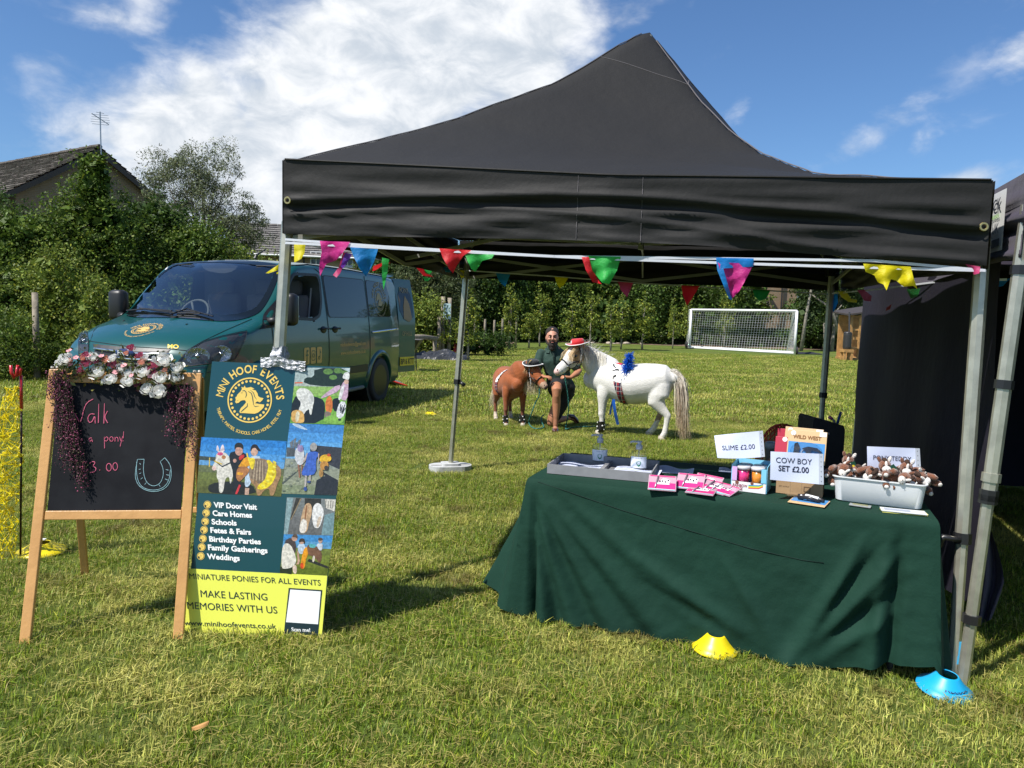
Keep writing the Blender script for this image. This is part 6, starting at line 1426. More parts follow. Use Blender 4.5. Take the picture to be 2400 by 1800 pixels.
def seg(u,v,a,w,amp,grow_=1.0):
 """ridge along a line in (metres along, metres down)"""
 (x0,y0),(x1,y1)=a;dx,dy=x1-x0,y1-y0;L2=dx*dx+dy*dy;t=((u-x0)*dx+(v-y0)*dy)/L2
 tt=min(1,max(0,t));d=sqrt((u-x0-dx*tt)**2+(v-y0-dy*tt)**2);return amp*exp(-(d/(w*(.35+.65*(tt if grow_>0 else 1-tt))))**2)*min(1,max(.0,(tt*grow_ if grow_>0 else 1-tt))*2.5+.15)
def folds(u,v):
 h=0
 u/=K;v*=.66/.67
 for a,w,amp in ((((.02,.03),(.10,.66)),.05,.030),(((.02,.03),(.24,.66)),.06,.028),(((.03,.03),(.42,.66)),.07,.026),(((.05,.05),(.62,.64)),.07,.020),(((.16,.06),(.86,.60)),.06,.014),
  (((.02,.03),(.17,.66)),.035,-.022),(((.02,.03),(.33,.66)),.045,-.022),(((.05,.05),(.53,.66)),.05,-.018),(((.5,.3),(1.1,.68)),.05,.018),(((.55,.42),(1.12,.68)),.05,-.014)):h+=seg(u,v,a,w,amp)
 for a,w,amp in ((((1.13,.68),(1.50,.12)),.05,.026),(((1.13,.68),(1.36,.10)),.045,.024),(((1.12,.68),(.86,.28)),.05,.016),(((1.15,.68),(1.52,.36)),.05,.018),(((1.13,.68),(1.43,.10)),.035,-.022),(((1.14,.68),(1.52,.25)),.04,-.02)):h+=seg(u,v,a,w,amp,-1)
 h+=-.035*exp(-((u-1.49+.03*v)/.022)**2)*min(1,v*3)+.03*exp(-((u-1.44+.05*v)/.03)**2)*min(1,v*2)
 h*=1.2
 h+=.003*MN.noise(Vector((u*13,v*16,4)))+.002*MN.noise(Vector((u*30+v*14,v*30,2)))
 h+=-.055*exp(-((u-.04-.02*v)/.016)**2)*min(1,v*3)+.02*exp(-((u-.085-.05*v)/.03)**2)*min(1,v*2)
 h+=.010*sin(u*22+v*5)*max(0,.12-v)*3
 return h
tc_=thing('tablecloth','dark green tablecloth with long folds over the stall table','tablecloth',tuple(tFLc),atan2(tdx.y,tdx.x))
PER=TD+TL_+TD;mb=MB();NSg,NTg=300,46
def cloth(su,t):
 s=su*PER
 if s<TD:k=s;p=Vector((0,TD-s,0));out=Vector((-1,0,0));hz=.02+.03*(1-abs(k/TD-.5)*1.2)
 elif s<TD+TL_:k=s-TD;p=Vector((k,0,0));out=Vector((0,-1,0));hz=interp(k,hemx,hemz)
 else:k=s-TD-TL_;p=Vector((TL_,k,0));out=Vector((1,0,0));hz=.05+.05*k
 dc1=abs(s-TD);dc2=abs(s-TD-TL_)
 c1=exp(-(dc1/.05)**2);c2=exp(-(dc2/.05)**2)
 if dc1<.05:out=(Vector((-1,0,0)).lerp(Vector((0,-1,0)),(s-TD)/.1+.5)).normalized()
 if dc2<.05:out=(Vector((0,-1,0)).lerp(Vector((1,0,0)),(s-TD-TL_)/.1+.5)).normalized()
 zt2=TZ+.004
 v=t*(TZ-hz);z=zt2-v
 off=.010+.020*t
 if TD<=s<=TD+TL_:off+=folds(k,v)*min(1,t*6)
 elif s<TD:off+=.27*t**1.15*min(1,(TD-k)/.22)**.8+.03*t*sin(k*26+1)+.02*t*sin(k*11)+.004*MN.noise(Vector((k*14,v*12,8)))
 else:off+=.05*t*exp(-((k-.10)/.07)**2)+.03*t*sin(k*21)*(k>.05)
 off+=.02*t*c1+.03*t*c2
 if t<.04:off*=(t/.04)**.5;
 # swag of the back left corner
 if s<.45:q_=(.45-s)/.45;off+=.04*q_*t;z=max(.015,z-.02*t)
 q=p+out*off;q.z=z;return q
mb.grid(lambda u,v:cloth(u,v),NSg,NTg)
def ctop(u,v):
 return Vector((u*TL_,v*TD,TZ+.004+.0016*MN.noise(Vector((u*9,v*5,1)))*(1 if .02<u<.98 and .02<v<.98 else 0)))
mb.grid(ctop,60,26);ob('cloth',mb,CLOTH,tc_,smooth=True,auto=55)
def seam_pt(x,y):
 u,z=on_front(x,y);v=TZ-z;uu=(TD+u)/PER;hz=interp(u,hemx,hemz);t=v/(TZ-hz);q=cloth(uu,t);return q+Vector((0,-.002,0))
ob('cloth_seam',MB().tube([seam_pt(x,y) for x,y in ((1262,1130),(1330,1152),(1460,1196),(1560,1226),(1640,1250),(1760,1285),(1880,1312),(1930,1318))],.0012,4),mat('seam_dark_green',(.004,.02,.014),.8),tc_,smooth=True)
T0=TZ+.0065
def ot(px,py,z=T0):return onz(px,py,z)
at0=at
def at(px,py,y):return at0(px,py,y*K)
# ------------------------------------------------------------------ tray, papers, bottles
GREYT=mat('grey_tray',(.26,.26,.27),.5,var=(20,.15));PAPER=mat('paper_lilac_white',(.60,.65,.82),.75);PAPW=mat('paper_white',(.78,.78,.78),.75);INKG=mat('faint_print',(.30,.33,.40),.8)
a,b=ot(1282,1109),ot(1527,1131);c=onz(1296,1060,T0+.045);c.z=a.z;ux=(b-a);Lx=ux.length;ux.normalize();uy=Vector((-ux.y,ux.x,0));Ly=(c-a).dot(uy)
tr=thing('tray','shallow grey tray of printed sheets on the stall table','tray',tuple(a),atan2(ux.y,ux.x))
ob('tray_base',MB().box((Lx/2,Ly/2,.004),(Lx-.002,Ly-.002,.008)),GREYT,tr)
for nm,cc,ss in (('tray_side',(Lx/2,.003,.023),(Lx,.006,.046)),('tray_side',(Lx/2,Ly-.003,.023),(Lx,.006,.046)),('tray_side',(.003,Ly/2,.023),(.006,Ly-.0125,.046)),('tray_side',(Lx-.003,Ly/2,.023),(.006,Ly-.0125,.046))):ob(nm,MB().box(cc,ss),GREYT,tr)
ob('tray_divider',MB().box((Lx*.50,Ly/2,.018),(.02,Ly-.014,.020)),GREYT,tr)
def sheet_obj(name,label,cat,o,w,h,rz,z=0,m=PAPER,lines=6,parent=None,curl=.0,group=None,tilt=0):
 t=thing(name,label,cat,o,rz,group,rot=(tilt,0,rz)) if parent is None else parent
 mb=MB();f_=lambda u,v:Vector((u*w,v*h,z+curl*(sin(pi*u*2.2)*.5+.5)*(v**1.5)+.0005));mb.grid(f_,14,10);s=ob('sheet',mb,m,t,smooth=True)
 if lines:
  mb=MB()
  for k in range(lines):
   yy=.9-.12*k;x1=.55+.35*abs(sin(k*2.3+w*9));mb.grid(lambda u,v,yy=yy,x1=x1:f_(.07+(x1-.07)*u,yy+.02*v)+Vector((0,0,.0012)),10,1)
  ob('print_lines',mb,INKG,t,stuff=True)
 return t
for (x0,y0,w_,h_,r_,lb_) in ((.015,.05,.25,.19,.03,'printed consent sheet lying in the far end of the grey tray'),(.30,.04,.25,.20,-.04,'printed sheet beneath the second sanitiser bottle')):
 q=a+ux*x0+uy*y0;sheet_obj('paper_sheet',lb_,'paper',(q.x,q.y,T0+.010),w_*.92,h_,atan2(ux.y,ux.x)+r_,curl=.012)
q=ot(1533,1106);sheet_obj('paper_sheet','loose printed sheet behind the pink packets','paper',tuple(q),.19,.13,-.30,curl=.014)
q=ot(1684,1106);sheet_obj('paper_sheet','loose sheet corner poking out beside the slime box','paper',tuple(q),.10,.10,-.3,curl=.008)
CLR=glass_mat('clear_plastic',(.95,.96,.97),.8);GEL=glass_mat('clear_gel',(.93,.95,.96),.3);PUMP=mat('grey_pump_plastic',(.56,.59,.64),.3,transl=.3);LABW=mat('bottle_label',(.74,.78,.84),.5);GRNS=mat('shield_green',(.01,.22,.09),.45)
def bottle(px,py,label,s=1.0,rz=0.):
 s*=K
 q=onz(px,py,T0+.012);t=thing('sanitiser_bottle',label,'bottle',tuple(q),rz,'clear pump bottles on the grey tray');H=.088*s;R=.037*s
 ob('bottle_body',MB().lathe([(R*.9,0),(R,.004),(R,H*.80),(R*.92,H*.90),(R*.6,H*1.02),(R*.38,H*1.08),(R*.36,H*1.14)],28,sq=.72),CLR,t,smooth=True)
 ob('gel',MB().lathe([(R*.88,.003),(R*.95,.006),(R*.95,H*.72),(0.001,H*.72)],24,sq=.70),GEL,t,smooth=True)
 ob('pump',MB().lathe([(R*.42,H*1.06),(R*.42,H*1.28),(R*.26,H*1.32),(R*.24,H*1.42),(R*.36,H*1.44),(R*.36,H*1.50),(R*.1,H*1.52)],18),PUMP,t,smooth=True)
 ob('pump_nozzle',MB().tube([(0,0,H*1.47),(-R*.9,-.005,H*1.47),(-R*1.15,-.006,H*1.42)],.0045*s,8),PUMP,t,smooth=True);ob('dip_tube',MB().tube([(0,0,.008),(0,0,H*1.06)],.0022,6),PUMP,t)
 def lf(a0,z,off=.0008):a1=-pi/2+a0;return Vector(((R+off)*cos(a1),(R+off)*.72*sin(a1),z))
 lo=ob('bottle_label',MB().grid(lambda u,v:lf((u-.5)*2.5,H*.10+H*.60*v),24,6),LABW,t,smooth=True)
 mb=MB();sc=.010*s;flat_poly(mb,[(x*sc,H*.33+y*sc) for x,y in ((-1,1),(-.5,1.15),(0,1.35),(.5,1.15),(1,1),(1,0),(.6,-.8),(0,-1.4),(-.6,-.8),(-1,0))],lambda x,y:lf(x/R,y,.0016));ob('shield',mb,GRNS,lo)
 mb=MB();v,f=text2d('HAND GEL',.0075*s,.01,'CENTER');mb.add([lf(x/R,H*.60+y,.0016) for x,y in v],f);ob('label_text',mb,INKG,lo)
bottle(1405,1082,'sanitiser pump bottle standing left of the other on the tray',1.02,-.1);bottle(1496,1099,'sanitiser pump bottle standing nearer the pink packets',1.0,-.15)
# ------------------------------------------------------------------ pink packets
PKP=mat('hot_pink_card',(.72,.04,.22),.35,coat=.4);SLV=mat('clear_sleeve_pink',(.50,.32,.40),.22,coat=.6);AQ=mat('aqua_card',(.30,.62,.64),.4);DKP=mat('dark_barrel',(.05,.03,.06),.3)
def packet(px,py,rz,tilt,label,roll=0.0,w=.115,h=.105):
 q=ot(px,py,T0+.008);t=thing('unicorn_packet',label,'packet',tuple(q),0,'pink and clear packets fanned beside the tray',rot=(tilt,roll,rz));t.scale=(K,)*3
 ob('sleeve',MB().box((0,h/2,0),(w,h,.004),bev=.001),SLV,t)
 ob('card',MB().box((0,h*.26,.0026),(w*.94,h*.46,.0012)),PKP,t);ob('card_edge',MB().box((0,h*.045,.0036),(w*.94,h*.05,.001)),AQ,t);ob('header',MB().box((0,h*.93,.003),(w*.9,h*.06,.001)),PKP,t)
 mb=MB();pt=lambda x,y:Vector((x,y,.0040));disc2d(mb,.012,h*.60,.020,.017,pt);flat_poly(mb,[(-.006,h*.66),(.004,h*.80),(.010,h*.70)],pt);flat_poly(mb,[(-.03,h*.36),(.03,h*.38),(.028,h*.50),(-.02,h*.5)],pt);ob('unicorn_print',mb,PAPW,t)
 mb=MB()
 for dx in (-.01,.0,.012,.024):disc2d(mb,dx,h*(.58+.08*sin(dx*300)),.004,.006,lambda x,y:Vector((x,y,.0046)),8)
 ob('mane_print',mb,DKP,t,stuff=True)
 ob('pen',MB().tube([(-.028,h*.10,.006),(-.018,h*.88,.006)],.0035,6),mat('pen_grey',(.35,.30,.36),.3,metal=.5),t,smooth=True)
packet(1551,1150,-.22,.42,'pink unicorn packet at the tray end of the fan');packet(1614,1147,-.36,.46,'pink unicorn packet on top in the middle of the fan');packet(1650,1145,-.50,.38,'pink unicorn packet third along in the fan',.08)
packet(1664,1153,-.62,.24,'pink unicorn packet fourth along, lying lower',.1);packet(1680,1155,-.72,.16,'clear edged packet at the slime box end of the fan',.1);packet(1638,1158,-.45,.08,'packet lying flat beneath the fan')
# ------------------------------------------------------------------ slime box
qa,qb=ot(1714,1148),ot(1794,1158);ux=(qb-qa);w=ux.length;ux.normalize();rz0=atan2(ux.y,ux.x)
sb=thing('slime_box','open display box of pink and orange slime tubs with rainbow print','display box',tuple(qa),rz0);PRB=mat('sky_print',(.22,.58,.80),.35,coat=.4);PRL=mat('lilac_print',(.62,.40,.72),.35,coat=.4);H_=.128;D_=.14
ob('base',MB().box((w/2,D_/2,.003),(w,D_,.006)),PRL,sb);ob('back',MB().box((w/2,D_-.002,H_/2),(w,.003,H_)),PRB,sb)
for x,m_ in ((-.002,PRB),(w+.002,PRB)):
 ob('side',MB().prism([(0,0),(D_,0),(D_,H_),(.0,H_*.94)],.003,lambda y,z,d,x=x:(x+d-.0015,y,z)),m_,sb)
ob('front_lip',MB().box((w/2,-.0015,.022),(w,.003,.044)),PAPW,sb)
for x0 in (0,w-.022):ob('front_strip',MB().box((x0+.011,-.0016,H_*.62),(.022,.003,H_*.50)),PRL if x0==0 else PRB,sb)
for k,c_ in enumerate(((.72,.05,.08),(.85,.42,.03),(.85,.75,.08),(.10,.50,.15),(.08,.25,.65))):
 mb=MB();flat_poly(mb,[(w*.50,.016+.0035*k),(w*.80,.020+.0035*k),(w*.92,.030+.003*k),(w*.92,.0335+.003*k),(w*.80,.0235+.0035*k),(w*.50,.0195+.0035*k)],lambda x,y,k=k:Vector((x,-.0036-.0001*k,y)));ob('rainbow_band',mb,mat('rainbow_%s'%'roygb'[k],c_,.4),sb)
mb=MB();v,f=text2d('RAINBOW',.018,.03,'LEFT',.75);mb.add([Vector((.006+x,-.0040,.020+y)) for x,y in v],f);v,f=text2d('SLIME',.018,.03,'LEFT',.8);mb.add([Vector((.014+x,-.0040,.005+y)) for x,y in v],f);ob('box_lettering',mb,mat('print_green_red',(.35,.10,.14),.4),sb)
mb=MB();ci=lambda x,y:Vector((x,-.0043,y));disc2d(mb,w*.16,.040,.008,.009,ci);disc2d(mb,w*.60,.042,.007,.008,ci);ob('figure_print',mb,mat('print_brown',(.20,.08,.05),.5),sb,stuff=True)
for k,(x,y,c_) in enumerate(((w*.30,.030,(.80,.03,.22)),(w*.72,.030,(.88,.30,.02)),(w*.30,.090,(.35,.30,.32)),(w*.72,.090,(.35,.30,.32)))):
 t=thing('slime_tub',['clear tub of pink slime at the front of the display box','clear tub of orange slime at the front of the display box','lidded slime tub behind the pink one','lidded slime tub behind the orange one'][k],'tub',tuple(local_of(sb)@Vector((x,y,.007))));t.scale=(K,)*3
 ob('filling',MB().lathe([(.001,.0),(.021,.001),(.024,.062),(.001,.066)],20),mat('slime_%d'%(k//2*2+(k if k<2 else 0)),c_,.25,coat=.6,var=(30,.35)),t,smooth=True,loc=(0,0,.018));ob('tub_wall',MB().lathe([(.023,.0),(.0265,.09)],22),CLR,t,smooth=True)
 ob('lid',MB().lathe([(.028,.084),(.0285,.096),(.026,.098),(.001,.098)],22),mat('frosted_lid',(.55,.55,.58),.3),t,smooth=True)
 # ------------------------------------------------------------------ price signs in punched sleeves
def sleeve_sign(label,c4px,y,words,bend=0.0,nm='price_sign',tags=None):
 """c4px: TL, TR, BR, BL in the picture; a standing sheet at distance y"""
 TLp,TRp,BRp,BLp=[at(px_,py_,y+dy) for (px_,py_,dy) in c4px];ctr=(TLp+TRp+BRp+BLp)/4;t=thing(nm,label,'sign',tuple(ctr))
 def f(u,v,off=0.0):
  p=TLp.lerp(TRp,u).lerp(BLp.lerp(BRp,u),v);n=(TRp-TLp).cross(BLp-TLp).normalized();n=n if n.y<0 else -n
  return p+n*(bend*(u-.5)**2*4*(v**1.3)+.002*sin(5*u+3*v)+off)
 ob('sheet',MB().grid(f,20,14),PAPER,t,smooth=True,world=True)
 ob('sleeve_strip',MB().grid(lambda u,v:f(.915+.085*u,v,.0008),2,14),mat('sleeve_strip',(.45,.48,.54),.25,coat=.5),t,smooth=True,world=True)
 for k in range(6):
  mb=MB();cy=.10+.16*k;W_=(TRp-TLp).length;Hh=(BLp-TLp).length;mb.add([f(.955+.006*cos(j),cy+.006*W_/Hh*2*sin(j),.0016) for j in np.linspace(0,5.6,9)],[tuple(range(9))]);ob('punch_hole',mb,mat('hole_dark',(.04,.04,.05),.6),t,world=True)
 for s_,cx,cy,sz in words:
  v,fc=text2d(s_,1,.018,'CENTER');W_=(TRp-TLp).length;Hh=(BLp-TLp).length
  ob('sign_lettering',MB().add([f(cx+x*sz/W_,cy-y*sz/Hh,.0016) for x,y in v],fc),mat('sign_ink',(.02,.022,.05),.5),t,world=True)
 return t
sleeve_sign('SLIME price sheet curling above the slime box',((1674,1021,.03),(1788,1009,0),(1792,1073,-.01),(1681,1075,-.02)),3.12,(('SLIME £2.00',.47,.66,.030),),.012)
sleeve_sign('COW BOY SET price sheet on a clear stand before the cardboard box',((1806,1058,0),(1930,1064,0),(1929,1136,-.02),(1804,1124,-.02)),2.97,(('COW BOY',.44,.38,.033),('SET £2.00',.44,.66,.033)),.004)
sleeve_sign('PONY TEDDY sheet standing behind the white tub',((2032,1046,0),(2156,1051,0),(2157,1118,-.01),(2031,1110,-.01)),3.06,(('PONY TEDDY',.47,.47,.028),),.006)
cs_=thing('sign_stand','clear twin rod stand holding the COW BOY sheet','stand',tuple(ot(1866,1160)))
for px_,pb_,pt_ in ((1852,1158,1126),(1879,1163,1130)):p0=ot(px_,pb_);ob('rod',MB().tube([p0,at(px_,pt_,2.955)],.002,6),CLR,cs_,world=True)
p0=ot(1866,1161);ob('stand_base',MB().box((p0.x,p0.y,T0+.003),(.09,.05,.004)),CLR,cs_,world=True)
# ------------------------------------------------------------------ cowboy sets and cardboard box
CARD=mat('kraft_cardboard',(.42,.27,.14),.8,var=(12,.2));qa,qb=ot(1818,1154),ot(1927,1167);ux=qb-qa;w=ux.length;ux.normalize();rz1=atan2(ux.y,ux.x)
cb=thing('cardboard_box','brown cardboard box holding the cowboy sets','box',tuple(qa),rz1)
for cc,ss in (((w/2,.0,.05),(w,.004,.10)),((w/2,.12,.05),(w,.004,.10)),((.002,.06,.05),(.004,.115,.10)),((w-.002,.06,.05),(.004,.115,.10)),((w/2,.06,.002),(w-.01,.112,.004))):ob('box_panel',MB().box(cc,ss),CARD,cb)
mb=MB();v,f=text2d('SET 24 PCS',.009,0,'LEFT');mb.add([Vector((.012+x,-.003,.030+y)) for x,y in v],f);mb.add([Vector((x,-.003,z)) for x,z in ((w*.60,.018),(w*.74,.018),(w*.74,.042),(w*.60,.042))]+[Vector((x,-.0031,z)) for x,z in ((w*.615,.021),(w*.725,.021),(w*.725,.039),(w*.615,.039))],[(0,1,5,4),(1,2,6,5),(2,3,7,6),(3,0,4,7)]);ob('box_print',mb,mat('box_ink',(.12,.07,.04),.8),cb)
TANC=mat('tan_backing_card',(.62,.42,.22),.5,coat=.2);SKC=mat('blue_backing_card',(.06,.25,.55),.45,coat=.2);REDC=mat('red_backing_card',(.42,.02,.05),.5,coat=.2);BLIS=glass_mat('blister',(.9,.92,.94),1.2)
def cow_card(label,px,py,y,rz,tilt,w=.15,h=.135,red=False,flat_=False):
 p0=at(px,py,y);t=thing('cowboy_set',label,'toy set',tuple(p0),rz,'carded cowboy sets',rot=(tilt,0,rz));t.scale=(K,)*3
 ob('backing_card',MB().box((0,0,0),(w,.003,h),bev=.001),TANC if not red else REDC,t)
 if not red:
  ob('lower_print',MB().box((0,-.0022,-h*.16),(w*.94,.001,h*.60)),SKC,t)
  v,f=text2d('WILD WEST',.021,.03,'CENTER',.95);ob('card_lettering',MB().add([Vector((x,-.0030,h*.24+y_)) for x,y_ in v],f),mat('card_brown_ink',(.22,.09,.02),.5),t)
  mb=MB();flat_poly(mb,[(x*w,z*h) for x,z in ((-.32,-.3),(-.30,.08),(-.22,.12),(-.16,.0),(-.18,-.3))],lambda x,z:Vector((x,-.012,z)));mb.prism([(x*w,z*h) for x,z in ((-.10,-.05),(.05,.02),(.28,.0),(.40,-.10),(.36,-.14),(.15,-.08),(.10,-.22),(.02,-.24),(.0,-.12))],.008,lambda x,z,d:Vector((x,-.004-d,z)));ob('toy_pistol',mb,mat('toy_black',(.02,.02,.025),.3),t)
  mb=MB();ring2d(mb,-.02*w,-.18*h,.012,.017,lambda x,z:Vector((x,-.006,z)),18);disc2d(mb,.30*w,-.28*h,.012,.012,lambda x,z:Vector((x,-.006,z)),6);ob('toy_badge',mb,mat('toy_silver',(.55,.58,.62),.25,metal=.7),t)
  mb=MB();mb.sphere((.0,-.006,-h*.12),(w*.42,.012,h*.28),16,8);ob('blister',mb,BLIS,t,smooth=True)
  ob('price_tab',MB().box((w*.40,-.0022,h*.42),(.026,.001,.018)),PAPW,t)
 disc=MB();disc2d(disc,(-.36 if not red else -.0)*w,.40*h,.010,.010,lambda x,z:Vector((x,-.0026,z)),14);ob('round_sticker',disc,PAPW,t)
cow_card('carded cowboy set with red top behind the WILD WEST cards',1846,1036,3.12,rz1,-.14,.085,.11,True);cow_card('red carded set leaning at the cup side',1838,1052,3.08,rz1-.05,-.2,.075,.10,True)
cow_card('WILD WEST cowboy set at the back of the cardboard box',1882,1041,3.07,rz1-.1,-.22);cow_card('WILD WEST cowboy set at the front of the cardboard box',1890,1048,3.03,rz1-.06,-.20)
p0=ot(1896,1178);t=thing('cowboy_set','carded cowboy set lying flat before the cardboard box','toy set',(p0.x,p0.y,T0+.004),rz1-.12,'carded cowboy sets')
ob('backing_card',MB().box((0,0,0),(.15,.13,.003),bev=.001),TANC,t);ob('upper_print',MB().box((0,.015,.0022),(.14,.09,.001)),SKC,t)
mb=MB();mb.tube([(-.05,.02,.012),(-.01,.035,.016),(.03,.02,.014),(.06,.0,.012)],[.012,.009,.010,.006],8);mb.tube([(-.045,.0,.012),(.0,-.01,.02),(.045,-.018,.012)],[.009,.008,.006],8);mb.tube([(-.03,.03,.01),(.0,.0,.024),(.05,.02,.012)],.005,6);ob('toy_pistol',mb,MATS['toy_black'],t,smooth=True)
mb=MB();mb.tube([(-.015,.002,.024),(.04,-.012,.022)],[.008,.007],8);mb.tube([(-.04,.04,.012),(-.035,.01,.02)],.005,6);ob('toy_barrel',mb,PAPW,t,smooth=True)
# ------------------------------------------------------------------ white tub with pony teddies
qa,qb=ot(1957,1172),ot(2160,1197);ux=qb-qa;w=ux.length;ux.normalize();rz2=atan2(ux.y,ux.x);D_=.217;H_=.111
WT=mat('white_tub_plastic',(.74,.76,.78),.35,transl=.08);tu=thing('plastic_tub','white plastic tub heaped with brown pony teddies','tub',tuple(qa),rz2)
def rrect(x0,x1,y0,y1,r,n=6):
 P=[]
 for cx_,cy_,a0 in ((x1-r,y1-r,0),(x0+r,y1-r,90),(x0+r,y0+r,180),(x1-r,y0+r,270)):P+=[(cx_+r*cos(radians(a0+90*i/n)),cy_+r*sin(radians(a0+90*i/n))) for i in range(n+1)]
 return P
lv=[(.004,0),(0,.004),(-.012,H_*.95),(-.018,H_*.96),(-.018,H_),(-.010,H_),(-.008,H_*.9),(.006,.01)];mb=MB();N_=None;vs=[]
for g_,z in lv:P=rrect(g_,w-g_,g_,D_-g_,.030);N_=len(P);vs+=[(x,y,z) for x,y in P]
mb.add(vs,[(i*N_+j,i*N_+(j+1)%N_,(i+1)*N_+(j+1)%N_,(i+1)*N_+j) for i in range(len(lv)-1) for j in range(N_)]+[tuple(range(N_))[::-1],tuple((len(lv)-1)*N_+j for j in range(N_))])
ob('tub_body',mb,WT,tu,smooth=True,auto=40);mb=MB();mb.tube([(w+.010,D_*.35,H_*.70),(w+.010,D_*.65,H_*.70)],.008,8,flat=1.6);ob('hand_hole',mb,mat('slot_dark',(.05,.05,.05),.8),tu)
TBR=mat('teddy_brown_plush',(.20,.065,.025),.95,sheen=.5,bump=(180,.6),var=(60,.3));TWH=mat('teddy_white_plush',(.68,.64,.60),.95,sheen=.4,bump=(180,.5));TDK=mat('teddy_dark_plush',(.045,.022,.014),.95,bump=(180,.5));TAG=mat('teddy_tag',(.01,.06,.035),.4);
def teddy(label,px,py,y,rot,tagged=False,group='brown pony teddies heaped in the white tub'):
 p0=at(px,py,y);t=thing('pony_teddy',label,'teddy',tuple(p0),0,group,rot=rot);t.scale=(1.3,)*3
 ob('torso',MB().sphere((0,.012,-.036),(.022,.020,.028),14,10),TBR,t,smooth=True);ob('head',MB().sphere((0,0,0),(.020,.020,.021),14,10),TBR,t,smooth=True);ob('muzzle',MB().sphere((0,-.019,-.009),(.0145,.014,.0115),14,10),TWH,t,smooth=True)
 ob('blaze',MB().sphere((0,-.0165,.006),(.005,.006,.013),10,8),TWH,t,smooth=True);mb=MB()
 ob('mane',MB().sphere((0,.002,.017),(.009,.017,.011),10,8),TDK,t,smooth=True)
 for s in (-1,1):
  e_=ob('ear',MB().sphere((s*.016,.002,.021),(.006,.004,.011),10,8,rot=Euler((0,s*.35,0))),TWH if s>0 else TBR,t,smooth=True)
  ob('eye',MB().sphere((s*.0085,-.0175,.004),.0028,8,6),MATS['toy_black'],t,smooth=True);ob('nostril',MB().sphere((s*.005,-.0335,-.008),.0016,6,5),TDK,t)
  ob('arm',MB().tube([(s*.018,.008,-.022),(s*.026,-.008,-.032),(s*.026,-.018,-.038)],[.009,.0105,.009],9),TBR,t,smooth=True);l_=ob('leg',MB().tube([(s*.012,.008,-.052),(s*.018,-.012,-.056),(s*.020,-.022,-.055)],[.011,.0125,.0105],9),TBR,t,smooth=True);ob('hoof',MB().sphere((s*.0205,-.028,-.055),(.0070,.005,.0070),10,8),TWH,l_,smooth=True)
 if tagged:
  g_=ob('swing_tag',MB().box((.020,-.022,-.012),(.026,.001,.034),rot=Euler((0,-.6,0))),TAG,t);m5=MB();disc2d(m5,.020,-.012,.006,.008,lambda x,z:Vector((x,-.0231,z)),9);ob('tag_logo',m5,mat('tag_yellow',(.75,.6,.03),.4),t)
for a_ in (('pony teddy sitting highest at the cardboard box end of the tub',1988,1080,3.08,(.1,.1,-.5),True),('pony teddy lying low against the tub corner nearest the cardboard box',1979,1100,2.99,(.6,.9,.2),False),('pony teddy half buried behind the white muzzled one',2012,1104,3.01,(.8,-.4,.3),False),
 ('pony teddy tumbling over the rim with white muzzle down',2044,1108,2.93,(1.1,.7,-.3),True),('pony teddy sitting upright in the middle of the tub',2074,1092,2.96,(-.05,-.08,-.2),True),('pony teddy facing out before the PONY TEDDY sheet',2124,1096,2.95,(.1,.1,-.3),False),
 ('pony teddy lying along the rim below the upright ones',2120,1121,2.88,(.9,1.4,.5),False),('pony teddy at the rim by the tub handle end',2158,1118,2.90,(.5,-.9,-.2),False),('pony teddy face down behind the handle end one',2146,1108,2.97,(1.3,.4,.9),False),('pony teddy slumped between the two tub ends',2100,1108,3.0,(.7,-.6,.4),False)):teddy(*a_)
# small packet and leaflets
q=ot(2016,1187);t=thing('small_packet','small clear packet lying between the cowboy set and leaflets','packet',tuple(q),-.55);ob('packet_body',MB().box((0,0,.004),(.085,.035,.006),bev=.002),mat('silver_sleeve',(.30,.31,.30),.25,coat=.5),t);ob('packet_card',MB().box((0,0,.0078),(.06,.018,.001)),mat('olive_print',(.25,.24,.12),.5),t)
for k,(c_,dx,dr,lb_) in enumerate((((.70,.68,.20),0,0,'pale yellow leaflet at the bottom of the pile before the tub'),((.72,.70,.30),.004,.05,'yellow edged leaflet in the middle of the pile before the tub'),((.62,.64,.66),-.003,-.04,'pale grey leaflet on top of the pile before the tub'))):
 q=ot(2117,1201);t=thing('leaflet',lb_,'leaflet',(q.x+dx,q.y+dx,T0+.001+.003*k),-.30+dr,'leaflets piled before the tub');t.scale=(K,)*3;ob('leaflet_sheet',MB().box((0,0,0),(.155,.06,.0022)),mat('leaflet_%s'%'abc'[k],c_,.5),t)
 if k==2:ob('leaflet_print',MB().box((-.02,.0,.0016),(.09,.03,.0008)),INKG,t)
 # cup
q=at(1807,1074,3.30);q.z=T0;t=thing('travel_cup','dark travel cup with grey lid behind the COW BOY sheet','cup',tuple(q));zt2=at(1807,1036,3.30).z-T0
ob('cup_body',MB().lathe([(.022,0),(.023,.003),(.030,zt2*.86),(.029,zt2*.87)],24),mat('cup_brown',(.035,.018,.012),.4),t,smooth=True);ob('cup_lid',MB().lathe([(.031,zt2*.84),(.032,zt2*.88),(.031,zt2*.97),(.027,zt2),(.001,zt2)],24),mat('cup_lid_grey',(.16,.18,.20),.4),t,smooth=True)
at=at0
